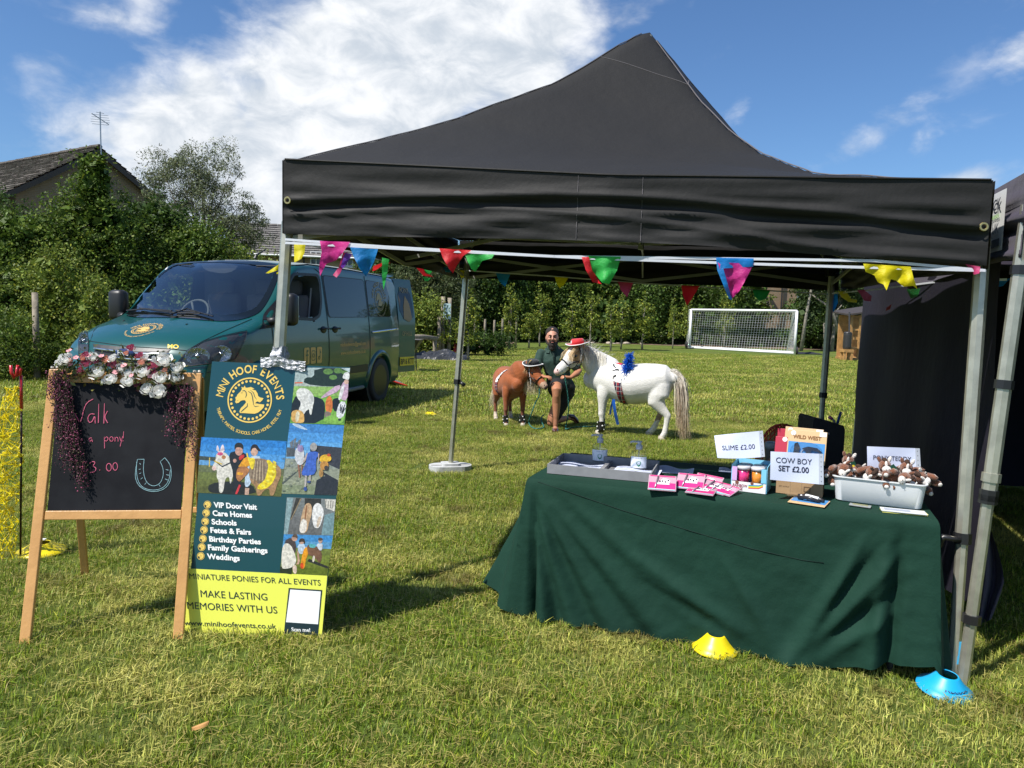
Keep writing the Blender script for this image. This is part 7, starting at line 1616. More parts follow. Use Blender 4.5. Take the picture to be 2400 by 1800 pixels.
# hay net and case behind the table
hq=at(1835,1000,5.0);hy_=Vector((hq.x,5.0,0));hn=thing('hay_net','red hay net stuffed with straw behind the table','hay net',tuple(hy_));ztop=at(1835,996,5.0).z;STR=mat('straw',(.60,.42,.16),.85,var=(20,.5));RNT=mat('red_net_cord',(.62,.04,.02),.7)
ob('hay',MB().sphere((0,0,ztop*.5),(.165,.16,ztop*.5-.01),20,14),STR,hn,smooth=True);mb=MB();R_=lambda u,v:Vector((.178*sin(pi*v)**.8*cos(2*pi*u),.172*sin(pi*v)**.8*sin(2*pi*u),ztop*.5+(ztop*.5+.004)*cos(pi*v)))
for k in range(22):
 mb.tube([R_((k+j*.5)/22,.03+.94*j/20)+Vector((random.uniform(-.004,.004),)*3) for j in range(21)],.0035,4,cap=False);mb.tube([R_((k-j*.5)/22,.03+.94*j/20) for j in range(21)],.0035,4,cap=False)
ob('net_cords',mb,RNT,hn,stuff=True);mb=MB()
for k in range(260):
 a1=random.uniform(0,6.28);v0=random.uniform(.02,.5);p=R_(a1/6.28,v0);d=Vector((cos(a1+random.uniform(-1,1)),sin(a1+random.uniform(-1,1)),random.uniform(-.2,.5))).normalized()*random.uniform(.02,.07 if k>12 else .17);s_=d.cross(Vector((0,0,1))).normalized()*.0014;mb.add([p-s_,p+s_,p+d+s_+Vector((0,0,-.01)),p+d-s_+Vector((0,0,-.01))],[(0,1,2,3)])
ob('loose_straw',mb,STR,hn,stuff=True)
cy_=4.15;a=at(1909,986,cy_);b=at(1982,1003,cy_-.02);x0,x1,zt3=a.x,b.x,a.z;cs2=thing('suitcase','tall black fabric case standing behind the table','case',((x0+x1)/2,cy_,0));BLF=mat('black_fabric',(.010,.010,.011),.75,bump=(60,.3))
P=[(-.092,0),(.088,0),(.092,.02),(.090,zt3-.065),(.082,zt3-.045),(-.078,zt3-.005),(-.090,zt3-.02)]
ob('case_body',MB().prism(P,.22,lambda x,z,d:(x,d-.0,z+.02)),BLF,cs2);ob('case_pocket',MB().box((0,-.012,zt3*.35),(.15,.02,zt3*.5),bev=.008),BLF,cs2)
v,f=text2d('dna',.022,.01,'CENTER');ob('case_logo',MB().add([Vector((-.012+x,-.002,zt3-.075+y)) for x,y in v],f),mat('logo_silver',(.5,.5,.5),.4),cs2)
for s in (-1,1):ob('case_wheel',MB().lathe([(.0,-.01),(.025,-.01),(.025,.01),(.0,.01)],12,(s*.07,.2,.025),rot=Euler((0,pi/2,0))),RUB,cs2)
wh=thing('riding_whip','blue gripped whip handle sticking up from the black case','whip',tuple(at(1960,1000,cy_+.1)));ob('grip',MB().tube([at(1960,1000,cy_+.1),at(1971,965,cy_+.1)],[.008,.007],10),mat('blue_grip',(.02,.07,.25),.6,bump=(80,.8)),wh,smooth=True,world=True)
wh=thing('grooming_hook','grey bent hook with pink handle sticking out of the black case','hook',tuple(at(1954,997,cy_+.1)));ob('hook_arm',MB().tube([at(1957,998,cy_+.1),at(1955,986,cy_+.1),at(1949,981,cy_+.1)],.007,8),mat('mid_grey_plastic',(.2,.2,.22),.4),wh,smooth=True,world=True);ob('hook_handle',MB().tube([at(1950,982,cy_+.1),at(1943,977,cy_+.1)],[.009,.011],8),mat('dusty_pink',(.45,.10,.16),.4),wh,smooth=True,world=True)
# ================================================================== bunting
FC={'yellow':(.86,.74,.01),'magenta':(.75,.04,.32),'blue':(.01,.25,.68),'green':(.05,.55,.10),'red':(.75,.02,.03),'purple':(.18,.05,.45),'dark red':(.45,.01,.02),'dark green':(.02,.25,.05),'pink':(.62,.06,.20)}
def flagm(c):return mat('bunting_'+c.replace(' ','_'),FC[c],.5,transl=.5,bump=(50,.3))
STRG=mat('white_bunting_tape',(.72,.74,.80),.6,transl=.2)
def bunting(label,runs,flags,depth,cat='bunting'):
 """runs: tape lines; flags: (colour, outline) in sketch px; depth(px) gives the distance"""
 a0=runs[0][0];t=thing('bunting',label,cat,tuple(at(a0[0],a0[1],depth(a0[0]))))
 for r in runs:
  mb=MB();P=[Vector((x,y,0)) for x,y in r];Q=[]
  for a,b in zip(P[:-1],P[1:]):Q+=[a.lerp(b,k/8) for k in range(8)]
  Q.append(P[-1]);W=[at(p.x,p.y,depth(p.x)) for p in Q];hw_=.0055
  mb.add([w+Vector((0,0,s*hw_)) for w in W for s in (-1,1)]+[w+Vector((0,.003,s*hw_)) for w in W for s in (-1,1)],[(2*i,2*i+2,2*i+3,2*i+1) for i in range(len(W)-1)]+[(2*(i+len(W)),2*(i+len(W))+1,2*(i+len(W))+3,2*(i+len(W))+2) for i in range(len(W)-1)]);ob('tape',mb,STRG,t,world=True)
 for i,(c,pts) in enumerate(flags):
  ys=[p[1] for p in pts];y0=min(ys);hh=max(ys)-y0+1
  def fn(x,y,i=i):k=(y-y0)/hh;return at(x,y,depth(x)-.004-.02*i%3*.0-k*.035*sin(x*.11+i)-.012*sin(y*.16+x*.07+i*2)*k)
  ob('flag',patch(pts,max(4,hh/9),fn),flagm(c),t,smooth=True,world=True,label=c+' flag')
c3_=lambda P:[(600+x*.3737,540+y*.3737) for x,y in P];cb_=lambda P:[(600+x*.4521,50+y*.4521) for x,y in P];cc_=lambda P:[(1500+x*.4069,560+y*.4069) for x,y in P]
dF=lambda px:float(np.interp(px,[640,1480,2320],[3.58,3.24,3.03]));dB=lambda px:float(np.interp(px,[1085,1950],[6.85,6.40]))
bunting('bright multicoloured bunting strung across the front of the black gazebo',[[(668,561),(900,578),(1300,601),(1700,606),(2050,611),(2310,634)],[(668,569),(1000,586),(1400,606),(1900,623),(2300,634)]],[
 ('yellow',c3_([(238,88),(310,90),(305,140),(285,178),(240,202)])),('magenta',c3_([(400,66),(590,72),(545,140),(500,190),(440,210),(402,286),(395,230),(412,130)])),('purple',c3_([(560,140),(602,150),(585,185),(545,240),(530,225)])),
 ('pink',c3_([(545,140),(575,138),(545,230),(528,268),(505,296),(482,280),(520,230)])),('blue',c3_([(590,105),(765,118),(740,200),(690,290),(650,240),(610,160)])),('green',c3_([(790,170),(835,180),(825,260),(800,375),(790,290)])),
 ('red',c3_([(1150,112),(1350,125),(1300,160),(1260,220),(1235,270),(1210,240),(1170,170)])),('green',c3_([(1310,150),(1495,150),(1480,175),(1420,190),(1375,260),(1350,240),(1325,190)])),
 ('red',cb_([(1688,1222),(1726,1222),(1742,1290),(1792,1362),(1745,1352),(1710,1290)])),('green',cb_([(1722,1215),(1892,1220),(1872,1290),(1832,1362),(1795,1355),(1742,1290)])),
 ('blue',cc_([(438,108),(655,112),(652,160),(480,170),(532,352),(512,345),(445,180)])),('magenta',cc_([(447,135),(655,142),(612,230),(572,300),(524,350),(482,240)])),
 ('yellow',cc_([(1285,142),(1560,160),(1575,220),(1597,288),(1572,270),(1520,276),(1475,240),(1445,232),(1420,297),(1402,262),(1370,250),(1350,210),(1300,190)])),('pink',cc_([(1875,145),(1960,160),(1955,198),(1925,206),(1905,180)]))],dF)
dLs=lambda px:float(np.interp(px,[690,1085],[3.8,6.8]))
bunting('loose bunting strung along the van side of the black gazebo',[[(690,566),(840,600),(960,618),(1085,630)]],[
 ('yellow',c3_([(178,165),(150,172),(140,215),(60,268),(78,270),(172,238)])),('yellow',c3_([(172,240),(172,262),(130,275),(128,266)])),
 ('red',c3_([(730,256),(735,225),(800,200),(865,185),(865,200),(800,215),(750,250)])),('dark red',c3_([(995,205),(1040,225),(1080,270),(1112,292),(1050,284),(1010,240)])),('green',c3_([(1045,228),(1100,225),(1102,262),(1085,278),(1062,268)])),('green',c3_([(1045,290),(1095,300),(1076,320),(1056,314)])),('pink',c3_([(1100,228),(1170,235),(1158,255),(1130,252)])),('blue',c3_([(1170,225),(1215,235),(1225,262),(1190,262)])),('yellow',c3_([(1281,248),(1306,252),(1304,292),(1290,300),(1280,290)]))],dLs)
bunting('small flag bunting strung along the far edge of the black gazebo',[[(1092,634),(1300,648),(1500,664),(1750,678),(1948,690)]],[
 ('blue',[(1162,640),(1196,643),(1184,672),(1170,660)]),('yellow',[(1300,649),(1332,651),(1322,668),(1312,676),(1304,664)]),('pink',[(1448,660),(1484,663),(1470,697),(1455,680)]),('red',[(1597,668),(1640,670),(1622,700),(1610,717),(1600,690)]),('dark green',[(1764,678),(1806,680),(1796,700),(1780,706),(1768,694)]),('blue',[(1938,688),(1963,689),(1964,710),(1954,732),(1946,720)])],dB)
dR=lambda px:float(np.interp(px,[1950,2320],[6.35,3.4]))
bunting('twisted bunting strung along the curtain side of the black gazebo',[[(1950,688),(2040,680),(2200,660),(2360,655)]],[
 ('yellow',cc_([(1140,300),(1190,305),(1215,345),(1250,350),(1248,368),(1200,362),(1160,335)])),('pink',cc_([(1250,295),(1290,292),(1335,330),(1330,360),(1290,355),(1270,320)])),('dark green',cc_([(1535,290),(1615,285),(1600,330),(1560,345)])),('blue',cc_([(1975,205),(2010,230),(2060,245),(2135,225),(2090,272),(2040,280),(1985,270)])),('dark red',cc_([(1420,395),(1450,375),(1440,405),(1415,415)]))],dR)
# ================================================================== ponies and handler
def loft(rings,n=20,ref=(0,1,0)):
 """rings: (centre, half width along ref, half height) -> closed mesh with rounded caps"""
 ref=Vector(ref);C=[Vector(r[0]) for r in rings];mb=MB();vs=[];k=len(C)
 def frame(i):
  t=(C[min(i+1,k-1)]-C[max(i-1,0)]).normalized();w=(ref-t*ref.dot(t)).normalized();h=t.cross(w);return t,w,h
 rows=[]
 t,w,h=frame(0);r0=rings[0]
 for f_ in (.94,.75,.45):rows.append((C[0]-t*min(r0[1],r0[2])*f_,sqrt(1-f_*f_),0))
 for i in range(k):rows.append((C[i],1,i))
 t2=frame(k-1)[0];r1_=rings[-1]
 for f_ in (.45,.75,.94):rows.append((C[-1]+t2*min(r1_[1],r1_[2])*f_,sqrt(1-f_*f_),k-1))
 for c,s,i in rows:
  t,w,h=frame(i);a,b=rings[i][1]*s,rings[i][2]*s
  for j in range(n):an=2*pi*j/n;vs.append(c+w*a*cos(an)+h*b*sin(an))
 m=len(rows);mb.add(vs,[(i*n+j,i*n+(j+1)%n,(i+1)*n+(j+1)%n,(i+1)*n+j) for i in range(m-1) for j in range(n)]+[tuple(range(n))[::-1],tuple((m-1)*n+j for j in range(n))])
 return mb
def organic(name,parts,m,parent,voxel=.011,smooth=6,colfn=None,disp=None):
 mb=MB()
 for p in parts:mb.add(p.v,p.f)
 me=bpy.data.meshes.new(name);me.from_pydata([tuple(v) for v in mb.v],[],mb.f);bm=bmesh.new();bm.from_mesh(me);bmesh.ops.recalc_face_normals(bm,faces=bm.faces);bm.to_mesh(me);bm.free()
 o=bpy.data.objects.new(name,me);COL.objects.link(o);r=o.modifiers.new('r','REMESH');r.mode='VOXEL';r.voxel_size=voxel;s=o.modifiers.new('s','SMOOTH');s.factor=.6;s.iterations=smooth
 me2=bpy.data.meshes.new_from_object(o.evaluated_get(bpy.context.evaluated_depsgraph_get()));bpy.data.objects.remove(o);me2.name=name
 me2.materials.clear();me2.materials.append(m);me2.polygons.foreach_set('use_smooth',[True]*len(me2.polygons))
 if disp:
  for v in me2.vertices:v.co=v.co+v.normal*disp(v.co)
 if colfn:
  at_=me2.color_attributes.new('Col','FLOAT_COLOR','POINT');at_.data.foreach_set('color',[x for v in me2.vertices for x in (*colfn(v.co),1)])
 o=bpy.data.objects.new(name,me2);COL.objects.link(o);o.parent=parent;return o
def strands(name,items,m,parent,seed=0,seg=7):
 """items: list of (points, spread at root, spread at tip, count, width, colour root, colour tip)"""
 rg=np.random.default_rng(seed);V=[];Fc=[];Cc=[]
 for pts,s0,s1,n,wd,c0,c1 in items:
  P=np.array([tuple(p) for p in pts],float);tt=np.linspace(0,1,len(P));T=np.linspace(0,1,seg)
  base=np.stack([np.interp(T,tt,P[:,i]) for i in range(3)],1)
  for k in range(n):
   o0,o1,ob_=rg.normal(0,s0,3),rg.normal(0,s1,3),rg.normal(0,s1*.6,3);L=rg.uniform(.8,1.05)
   q=base[0]+(base-base[0])*L+o0*(1-T)[:,None]+o1*(T**1.2)[:,None]+ob_*np.sin(pi*T)[:,None]
   a=rg.random()*pi;side=np.array([cos(a),sin(a),0])*wd*.5;tip=np.clip(1.15-T,.12,1)[:,None];b=len(V);f_=exp(rg.normal(0,.14))
   for j in range(seg):V.append(q[j]-side*tip[j]);V.append(q[j]+side*tip[j]);cc=(np.array(c0)*(1-T[j])+np.array(c1)*T[j])*f_;Cc+=[cc,cc]
   for j in range(seg-1):Fc.append((b+2*j,b+2*j+1,b+2*j+3,b+2*j+2))
 return add_me(name,npmesh(name,np.array(V),np.array(Fc),np.clip(np.array(Cc),0,.95),m),parent)
HAIR=mat('pony_hair',(.6,.5,.4),.55,spec=.3,attr=True,transl=.25);COAT=mat('pony_coat',(.8,.8,.78),.6,spec=.25,attr=True,sheen=.2,bump=(70,.35),var=(26,.16));HOOF=mat('hoof',(.45,.40,.32),.5,var=(20,.3));EYEM=mat('dark_eye',(.015,.01,.008),.08,coat=1.0);LEATH=mat('black_leather',(.014,.013,.013),.35)
TRUNK=[(-.47,.755,.085,.09),(-.41,.745,.165,.175),(-.30,.72,.212,.212),(-.16,.685,.24,.245),(0,.655,.262,.255),(.14,.650,.255,.245),(.28,.685,.225,.232),(.40,.705,.195,.215),(.51,.70,.15,.175),(.58,.685,.10,.12)]
def horse(name,label,loc,rz,sc,colfn,yaw,pitch=0,hair=None,legs=None,hs=1.12):
 t=thing(name,label,'pony',loc,rz);t.scale=(sc,)*3
 def bend(p):
  p=Vector(p);
  if p.x>.44:k=min(1,(p.x-.44)/.34);k=k*k*(3-2*k);a=yaw*k;q=p-Vector((.44,0,.8));q=Matrix.Rotation(a,3,'Z')@q;p=q+Vector((.44,0,.8));p.z-=pitch*k
  return p
 parts=[loft([((x,0,z),w,h) for x,z,w,h in TRUNK],26)]
 neck=[((.36,0,.79),.135,.20),((.47,0,.855),.118,.185),((.57,0,.93),.100,.160),((.66,0,1.0),.085,.130),((.74,0,1.045),.072,.10)]
 head=[((.745,0,1.055),.074,.085),((.80,0,1.01),.092,.122),((.86,0,.958),.088,.114),((.92,0,.905),.068,.088),((.975,0,.86),.060,.070),((1.025,0,.818),.062,.068),((1.06,0,.79),.050,.052)]
 def bl(rs,n=20):
  m=loft(rs,n);m.v=[bend(v) for v in m.v];return m
 parts+=[bl(neck),bl(head),bl([((.80,0,.955),.060,.060),((.86,0,.915),.060,.062),((.93,0,.865),.042,.042)])]
 for s in (-1,1): # nostril bulge, brow
  m=MB().sphere((1.055,s*.034,.81),(.024,.020,.025),10,8);m.v=[bend(v) for v in m.v];parts.append(m)
  m=MB().sphere((.850,s*.070,.998),(.032,.022,.028),10,8);m.v=[bend(v) for v in m.v];parts.append(m)
 L=legs
 for s,(dx,pts) in L['front'].items():
  x=.37+dx;parts.append(loft([((x-.02,s*.13,.60),.075,.105),((x,s*.14,.50),.066,.082),((x+.005,s*.142,.40),.048,.056),((x+.01,s*.142,.30),.038,.044),((x+.012,s*.142,.265),.042,.045),((x+.006,s*.142,.22),.030,.034),((x+.006,s*.142,.13),.027,.030),((x+.014,s*.142,.085),.034,.038),((x+.032,s*.142,.05),.034,.042)],14))
 for s,(a,b,c,d) in L['hind'].items():
  y=s*.135;parts.append(loft([((-.31,s*.10,.66),.105,.15),((a[0]-.02,y*.95,.54),.095,.135),((a[0],y,a[1]),.078,.105),(((a[0]+b[0])/2,y,(a[1]+b[1])/2),.050,.066),((b[0],y,b[1]),.034,.046),(((b[0]+c[0])/2,y,(b[1]+c[1])/2),.029,.033),((c[0],y,c[1]),.034,.038),((d[0],y,d[1]),.034,.042)],14))
 body=organic('body',parts,COAT,t,.0105,9,colfn(bend))
 for s,(dx,pts) in L['front'].items():
  x=.37+dx+.045;ob('hoof',MB().lathe([(.048,.0),(.047,.01),(.036,.055)],16,(x,s*.142,0),sq=.9),HOOF,t,smooth=True)
 for s,(a,b,c,d) in L['hind'].items():ob('hoof',MB().lathe([(.048,.0),(.047,.01),(.036,.055)],16,(d[0]+.015,s*.135,0),sq=.9),HOOF,t,smooth=True)
 for s in (-1,1):
  m=MB().sphere((.862,s*.088,.990),(.021,.011,.019),12,8);m.v=[bend(v) for v in m.v];ob('eye',m,EYEM,t,smooth=True)
  m=MB().sphere((1.078,s*.036,.815),(.009,.008,.013),8,6);m.v=[bend(v) for v in m.v];ob('nostril',m,mat('nostril_dark',(.05,.025,.025),.6),t,smooth=True)
  m=MB();m.lathe([(.020,0),(.026,.03),(.020,.06),(.001,.095)],12,sq=.45);m.xf(Matrix.Translation((.745,s*.062,1.085))@Euler((0,-.15,0)).to_matrix().to_4x4()@Matrix.Rotation(pi/2,4,'Z'));m.v=[bend(v) for v in m.v]
  o=ob('ear',m,COAT,t,smooth=True);ca=o.data.color_attributes.new('Col','FLOAT_COLOR','POINT');ca.data.foreach_set('color',[x for v in o.data.vertices for x in (*hair['ear'],1)])
  # halter
 def band(c,w,h,tilt,r=.008):
  c=Vector(c);ax=Vector((.80,0,-.60));up_=Vector((.60,0,.80));P=[bend(c+Vector((0,1,0))*w*cos(a)+(up_*cos(tilt)+ax*sin(tilt))*h*sin(a)) for a in np.linspace(0,2*pi,25)];return MB().tube(P,(r),5,cap=False,flat=1)
 ob('noseband',band((.955,0,.878),.071,.088,0),LEATH,t,smooth=True);ob('headpiece',band((.79,0,.99),.098,.142,-.5),LEATH,t,smooth=True)
 for s in (-1,1):
  m=MB().tube([bend((.955,s*.073,.878)),bend((.89,s*.090,.91)),bend((.82,s*.099,.93))],.007,5);ob('cheek_strap',m,LEATH,t,smooth=True)
  m=MB().tube([bend((.92,s*.066,.835)),bend((.86,s*.074,.85)),bend((.82,s*.097,.925))],.006,5);ob('cheek_strap',m,LEATH,t,smooth=True)
 m=MB().sphere(bend((.955,.075,.865)),.012,8,6);ob('halter_ring',m,CHR,t,smooth=True)
 # surcingle in three cloths
 def sect_at(x):return tuple(interp(x,[q[0] for q in TRUNK],[q[i] for q in TRUNK]) for i in (1,2,3))
 def girth(nm,a0,a1,m_,x0=.16,wd=.085,lean=.12,n=24):
  mb=MB()
  for sgn in (0,):
   def f(u,v):
    a=a0+(a1-a0)*u;zz=sin(a);x=x0+wd*(v-.5)*(1-.25*max(0,-zz))+lean*zz*.5;z,w,h=sect_at(x);return Vector((x,(w+.008)*cos(a),z+(h+.008)*sin(a)))
   mb.grid(f,n,5)
  return ob(nm,mb,m_,t,smooth=True)
 girth('surcingle_back',radians(72),radians(108),mat('scarlet_cloth',(.60,.02,.03),.7),wd=.10)
 for s0,s1 in ((8,72),(108,172)):girth('surcingle_panel',radians(s0),radians(s1),COWP,wd=.105)
 for s0,s1 in ((-62,8),(172,242)):girth('surcingle_panel',radians(s0),radians(s1),TARTAN,wd=.10)
 girth('surcingle_strap',radians(242),radians(298),LEATH,wd=.05)
 return t,bend,sect_at
def pattern(name,kind):
 m=bpy.data.materials.new(name);m.use_nodes=True;t=m.node_tree;t.nodes.clear();N=NT(t);tcn=N.n('ShaderNodeTexCoord').outputs['Object'];s=N.n('ShaderNodeSeparateXYZ',{0:tcn}).outputs
 if kind=='cow':n=N.noise(tcn,18,2,.4,.6);c=N.mix(N.mr(n,.53,.56),(.78,.78,.76),(.012,.012,.012))
 else:
  def stripe(v,f,w,ph=0.0):return N.m('GREATER_THAN',N.m('SINE',N.m('ADD',N.m('MULTIPLY',v,f),ph)),w)
  c=N.mix(stripe(s[0],110,.2),(.30,.015,.025),(.02,.02,.05));c=N.mix(N.m('MULTIPLY',stripe(s[2],110,.2),.7),c,(.02,.02,.06));c=N.mix(N.m('MULTIPLY',stripe(s[2],110,.97,1.0),.8),c,(.7,.66,.6));c=N.mix(N.m('MULTIPLY',stripe(s[0],110,.97,1.5),.8),c,(.7,.66,.6))
 N.n('ShaderNodeOutputMaterial',{0:N.n('ShaderNodeBsdfPrincipled',{'Base Color':c,'Roughness':.8}).outputs[0]});return m
COWP=pattern('cow_print_cloth','cow');TARTAN=pattern('tartan_cloth','tartan')
def d2(p,c,r):return (p-Vector(c)).length<r
def white_cols(bend):
 hc=bend((.87,.07,.98));hc2=bend((.80,.08,.97));mz=bend((1.09,0,.79));f2=bend((.82,-.06,1.0))
 def f(p):
  n=MN.noise(p*9)*.03
  c=Vector((.70,.685,.645))*(1+n)
  if p.y<-.04 and p.x<-.08 and .20+n<p.z<.50+n:c=Vector((.22,.12,.07))
  for q,r in ((hc,.062),(hc2,.085),(f2,.08)):
   if d2(p,q,r+n) and p.z>.9:c=Vector((.50,.29,.14))
  if d2(p,mz,.055+n):c=Vector((.72,.48,.44))
  if p.z<.16 and p.y>0:c=c*.96
  if p.z<.45:c=c.lerp(Vector((.60,.55,.47)),.22)
  return tuple(c)
 return f
def brown_cols(bend):
 mz=bend((1.09,0,.78));mz2=bend((1.05,0,.80))
 def f(p):
  n=MN.noise(p*7)*.05;c=Vector((.30,.082,.022))*(1+n*4)
  if p.z<.45:c=c.lerp(Vector((.16,.055,.03)),min(1,(.48-p.z)*3.4))
  if p.z<.14 and p.x<.2:c=Vector((.55,.45,.36))
  if d2(p,mz2,.075+n*.3):c=Vector((.45,.30,.20))
  if d2(p,mz,.048+n*.3):c=Vector((.06,.05,.05))
  return tuple(c)
 return f
wl=dict(front={1:(0.0,0),-1:(.07,0)},hind={1:((-.30,.46),(-.45,.30),(-.42,.09),(-.40,.05)),-1:((-.24,.46),(-.31,.30),(-.22,.09),(-.18,.05))})
wq=(onz(1425,1019)+onz(1568,1033))/2;WRZ=radians(157)
wp,wbend,wsect=horse('pony','white pony in a red hat with blue feathers beside the kneeling man',(wq.x-.04,wq.y+.12,0),WRZ,1.0,white_cols,.78,0.0,dict(ear=(.55,.36,.20)),wl)
WH,TN=(.74,.71,.63),(.62,.47,.30)
it=[([(-.46,0,.84),(-.54,0,.80),(-.585,.01,.62),(-.60,.02,.40),(-.62,.02,.20),(-.64,.02,.03)],.018,.042,420,.008,WH,(.55,.42,.27)),([(-.47,0,.82),(-.56,0,.72),(-.60,0,.5),(-.61,0,.28)],.018,.04,160,.008,WH,(.50,.30,.20))]
strands('tail',it,HAIR,wp,1,9)
it=[]
for k in range(11):
 q=k/10;c=wbend(Vector((.40,0,.99)).lerp(Vector((.74,0,1.14)),q));it.append(([c,c+Vector((-.015,.075,.0)),c+Vector((-.03,.115,-.08)),c+Vector((-.04,.13,-.17-.05*sin(k*2)))],.014,.014,26,.005,WH,WH))
 it.append(([c,c+Vector((-.05,.0,.035)),c+Vector((-.12-.03*sin(k*2),.01,.05+.02*sin(k*3)))],.012,.028,10,.005,WH,WH))
for k in range(5):
 c=wbend((.76+.006*k,(k-2)*.018,1.13));it.append(([c,wbend((.86,(k-2)*.045,1.08)),wbend((.93,(k-2)*.055,1.0)),wbend((.94,(k-2)*.06+.02,.93))],.010,.016,46,.007,(.62,.45,.24),(.70,.56,.36)))
for dx in (.0,.05,.10):it.append(([wbend((.74-dx,.05,1.10)),wbend((.73-dx,.10,1.02)),wbend((.72-dx,.11,.90))],.010,.018,34,.007,TN,WH))
strands('mane',it,HAIR,wp,2)
# hat
def hat(label,parent_t,bend,c,m,trim,rad,crown_r,crown_h,tiltv,rzh):
 M0=local_of(parent_t);p=M0@bend(c);t=thing('hat',label,'hat',tuple(p),0,None,rot=(tiltv[0],tiltv[1],rzh))
 ob('brim',MB().grid(lambda u,v:Vector(((crown_r*.9+(rad-crown_r*.9)*v)*cos(2*pi*u),(crown_r*.9+(rad-crown_r*.9)*v)*sin(2*pi*u),.006+.022*v*v*(cos(2*pi*u*2)*.5+.0))),40,5),m,t,smooth=True)
 ob('brim_trim',MB().tube([(rad*cos(a),rad*sin(a),.006+.022*(cos(2*a)*.5)) for a in np.linspace(0,2*pi,41)],.006,6,cap=False),trim,t,smooth=True)
 ob('crown',MB().lathe([(crown_r,.0),(crown_r*.98,crown_h*.5),(crown_r*.92,crown_h*.85),(crown_r*.75,crown_h),(.001,crown_h*.93)],28),m,t,smooth=True);return t
h1_=hat('red cowboy hat with white trim on the white pony',wp,wbend,(.795,0,1.135),mat('red_felt',(.55,.012,.02),.75,sheen=.3),WHITEP,.150,.085,.072,(.04,-.10),WRZ-pi)
disc=MB();disc2d(disc,0,0,.02,.02,lambda x,y:Vector((x*1.0-.05,-.062,.035+y)));ob('star_badge',disc,WHITEP,h1_)
# blue puff, ribbons
BLF2=mat('royal_blue_tulle',(.01,.14,.62),.6,attr=False,transl=.45);pf_=thing('feather_puff','royal blue feather puff on the white pony','puff',tuple(local_of(wp)@Vector((.07,.17,.86))));pf_.scale=(1.55,)*3
V=[];Fc=[];rgp=np.random.default_rng(9)
for k in range(900):
 t_=rgp.random();c=np.array([.015-.03*t_,0,0])+np.array([.06,0,.055])*(t_-.5)*-2.0;c=np.array([-(t_-.5)*-.06,.02*0,(t_-.5)*-.21]);d=rgp.normal(size=3);d/=np.linalg.norm(d);L=rgp.uniform(.025,.065)*(1-.35*abs(t_-.5));s_=np.cross(d,rgp.normal(size=3));s_=s_/np.linalg.norm(s_)*.004;b=len(V);V+=[c-s_,c+s_,c+d*L+s_*.5,c+d*L-s_*.5];Fc.append((b,b+1,b+2,b+3))
o=add_me('feathers',npmesh('feathers',np.array(V),np.array(Fc),None,BLF2),pf_);o.rotation_euler=(0,.45,0)
rb_=thing('ribbon','blue satin ribbon hanging beneath the white pony','ribbon',tuple(local_of(wp)@Vector((.24,.06,.40))));ri=local_of(wp)
for (xa,xb,za,zb,w_) in ((.22,.165,.47,.15,.034),(.22,.27,.47,.27,.02)):
 ob('ribbon_tail',MB().grid(lambda u,v:ri@Vector((xa+(xb-xa)*v+(u-.5)*w_,.19-.04*v+.02*sin(4*v)+.015*u,za+(zb-za)*v)),4,10),mat('royal_blue_satin',(.01,.12,.55),.35,sheen=.4,transl=.2),rb_,smooth=True,world=True)
def boots(t,xs,cow=True):
 for x,s,w_ in xs:
  mb=MB();mb.lathe([(.046,.045),(.047,.08),(.043,.12),(.041,.17),(.043,.175)],18,(x,s*.142,0));b_=ob('leg_boot',mb,LEATH,t,smooth=True)
  for k in range(7):
   a=k*1.9+s;m=MB().sphere((x+.044*cos(a),s*.142+.044*sin(a),.06+.016*k),(.011,.011,.010),8,6);ob('boot_spot',m,WHITEP,b_)
boots(wp,[(.385,1,1),(.455,-1,1)])
# brown pony
bq=(onz(1191,995)+onz(1224,989))/2;BRZ=radians(-76);bsc=.83;hd=Vector((cos(BRZ),sin(BRZ),0));bpos=bq-hd*.36*bsc+Vector((-.03,-.22,0))
blg=dict(front={1:(.02,0),-1:(.04,0)},hind={1:((-.28,.46),(-.44,.30),(-.40,.09),(-.37,.05)),-1:((-.26,.46),(-.40,.30),(-.36,.09),(-.33,.05))})
bp,bbend,bsect=horse('pony','small chestnut pony in a black hat beside the kneeling man',(bpos.x,bpos.y,0),BRZ,bsc,brown_cols,.58,.10,dict(ear=(.34,.11,.04)),blg)
it=[([(-.46,0,.84),(-.54,0,.78),(-.58,-.03,.60),(-.62,-.07,.38),(-.66,-.10,.20)],.018,.05,380,.008,(.62,.50,.36),(.60,.53,.42))]
strands('tail',it,HAIR,bp,4,9);it=[]
for k in range(9):
 q=k/8;c=bbend(Vector((.42,0,1.0)).lerp(Vector((.74,0,1.13)),q));it.append(([c,c+Vector((0,.09,.0)),c+Vector((.03,.15,-.14)),c+Vector((.07,.17,-.34)),c+Vector((.05,.17,-.46))],.014,.034,90,.008,(.58,.36,.18),(.74,.64,.48)))
for k in range(5):it.append(([bbend((.76,(k-2)*.018,1.12)),bbend((.84,(k-2)*.03,1.08)),bbend((.89,(k-2)*.035,1.02))],.008,.012,26,.007,(.50,.26,.10),(.62,.45,.25)))
for k in range(3):it.append(([bbend((.74,-.03,1.12)),bbend((.74,-.075,1.06)),bbend((.75-.02*k,-.085,.98))],.008,.012,26,.007,(.55,.32,.14),(.66,.48,.28)))
strands('mane',it,HAIR,bp,5)
h2_=hat('black hat with white piping on the chestnut pony',bp,bbend,(.80,0,1.125),mat('black_felt',(.012,.012,.013),.7,sheen=.2),WHITEP,.135,.082,.062,(.10,.12),BRZ+.6)
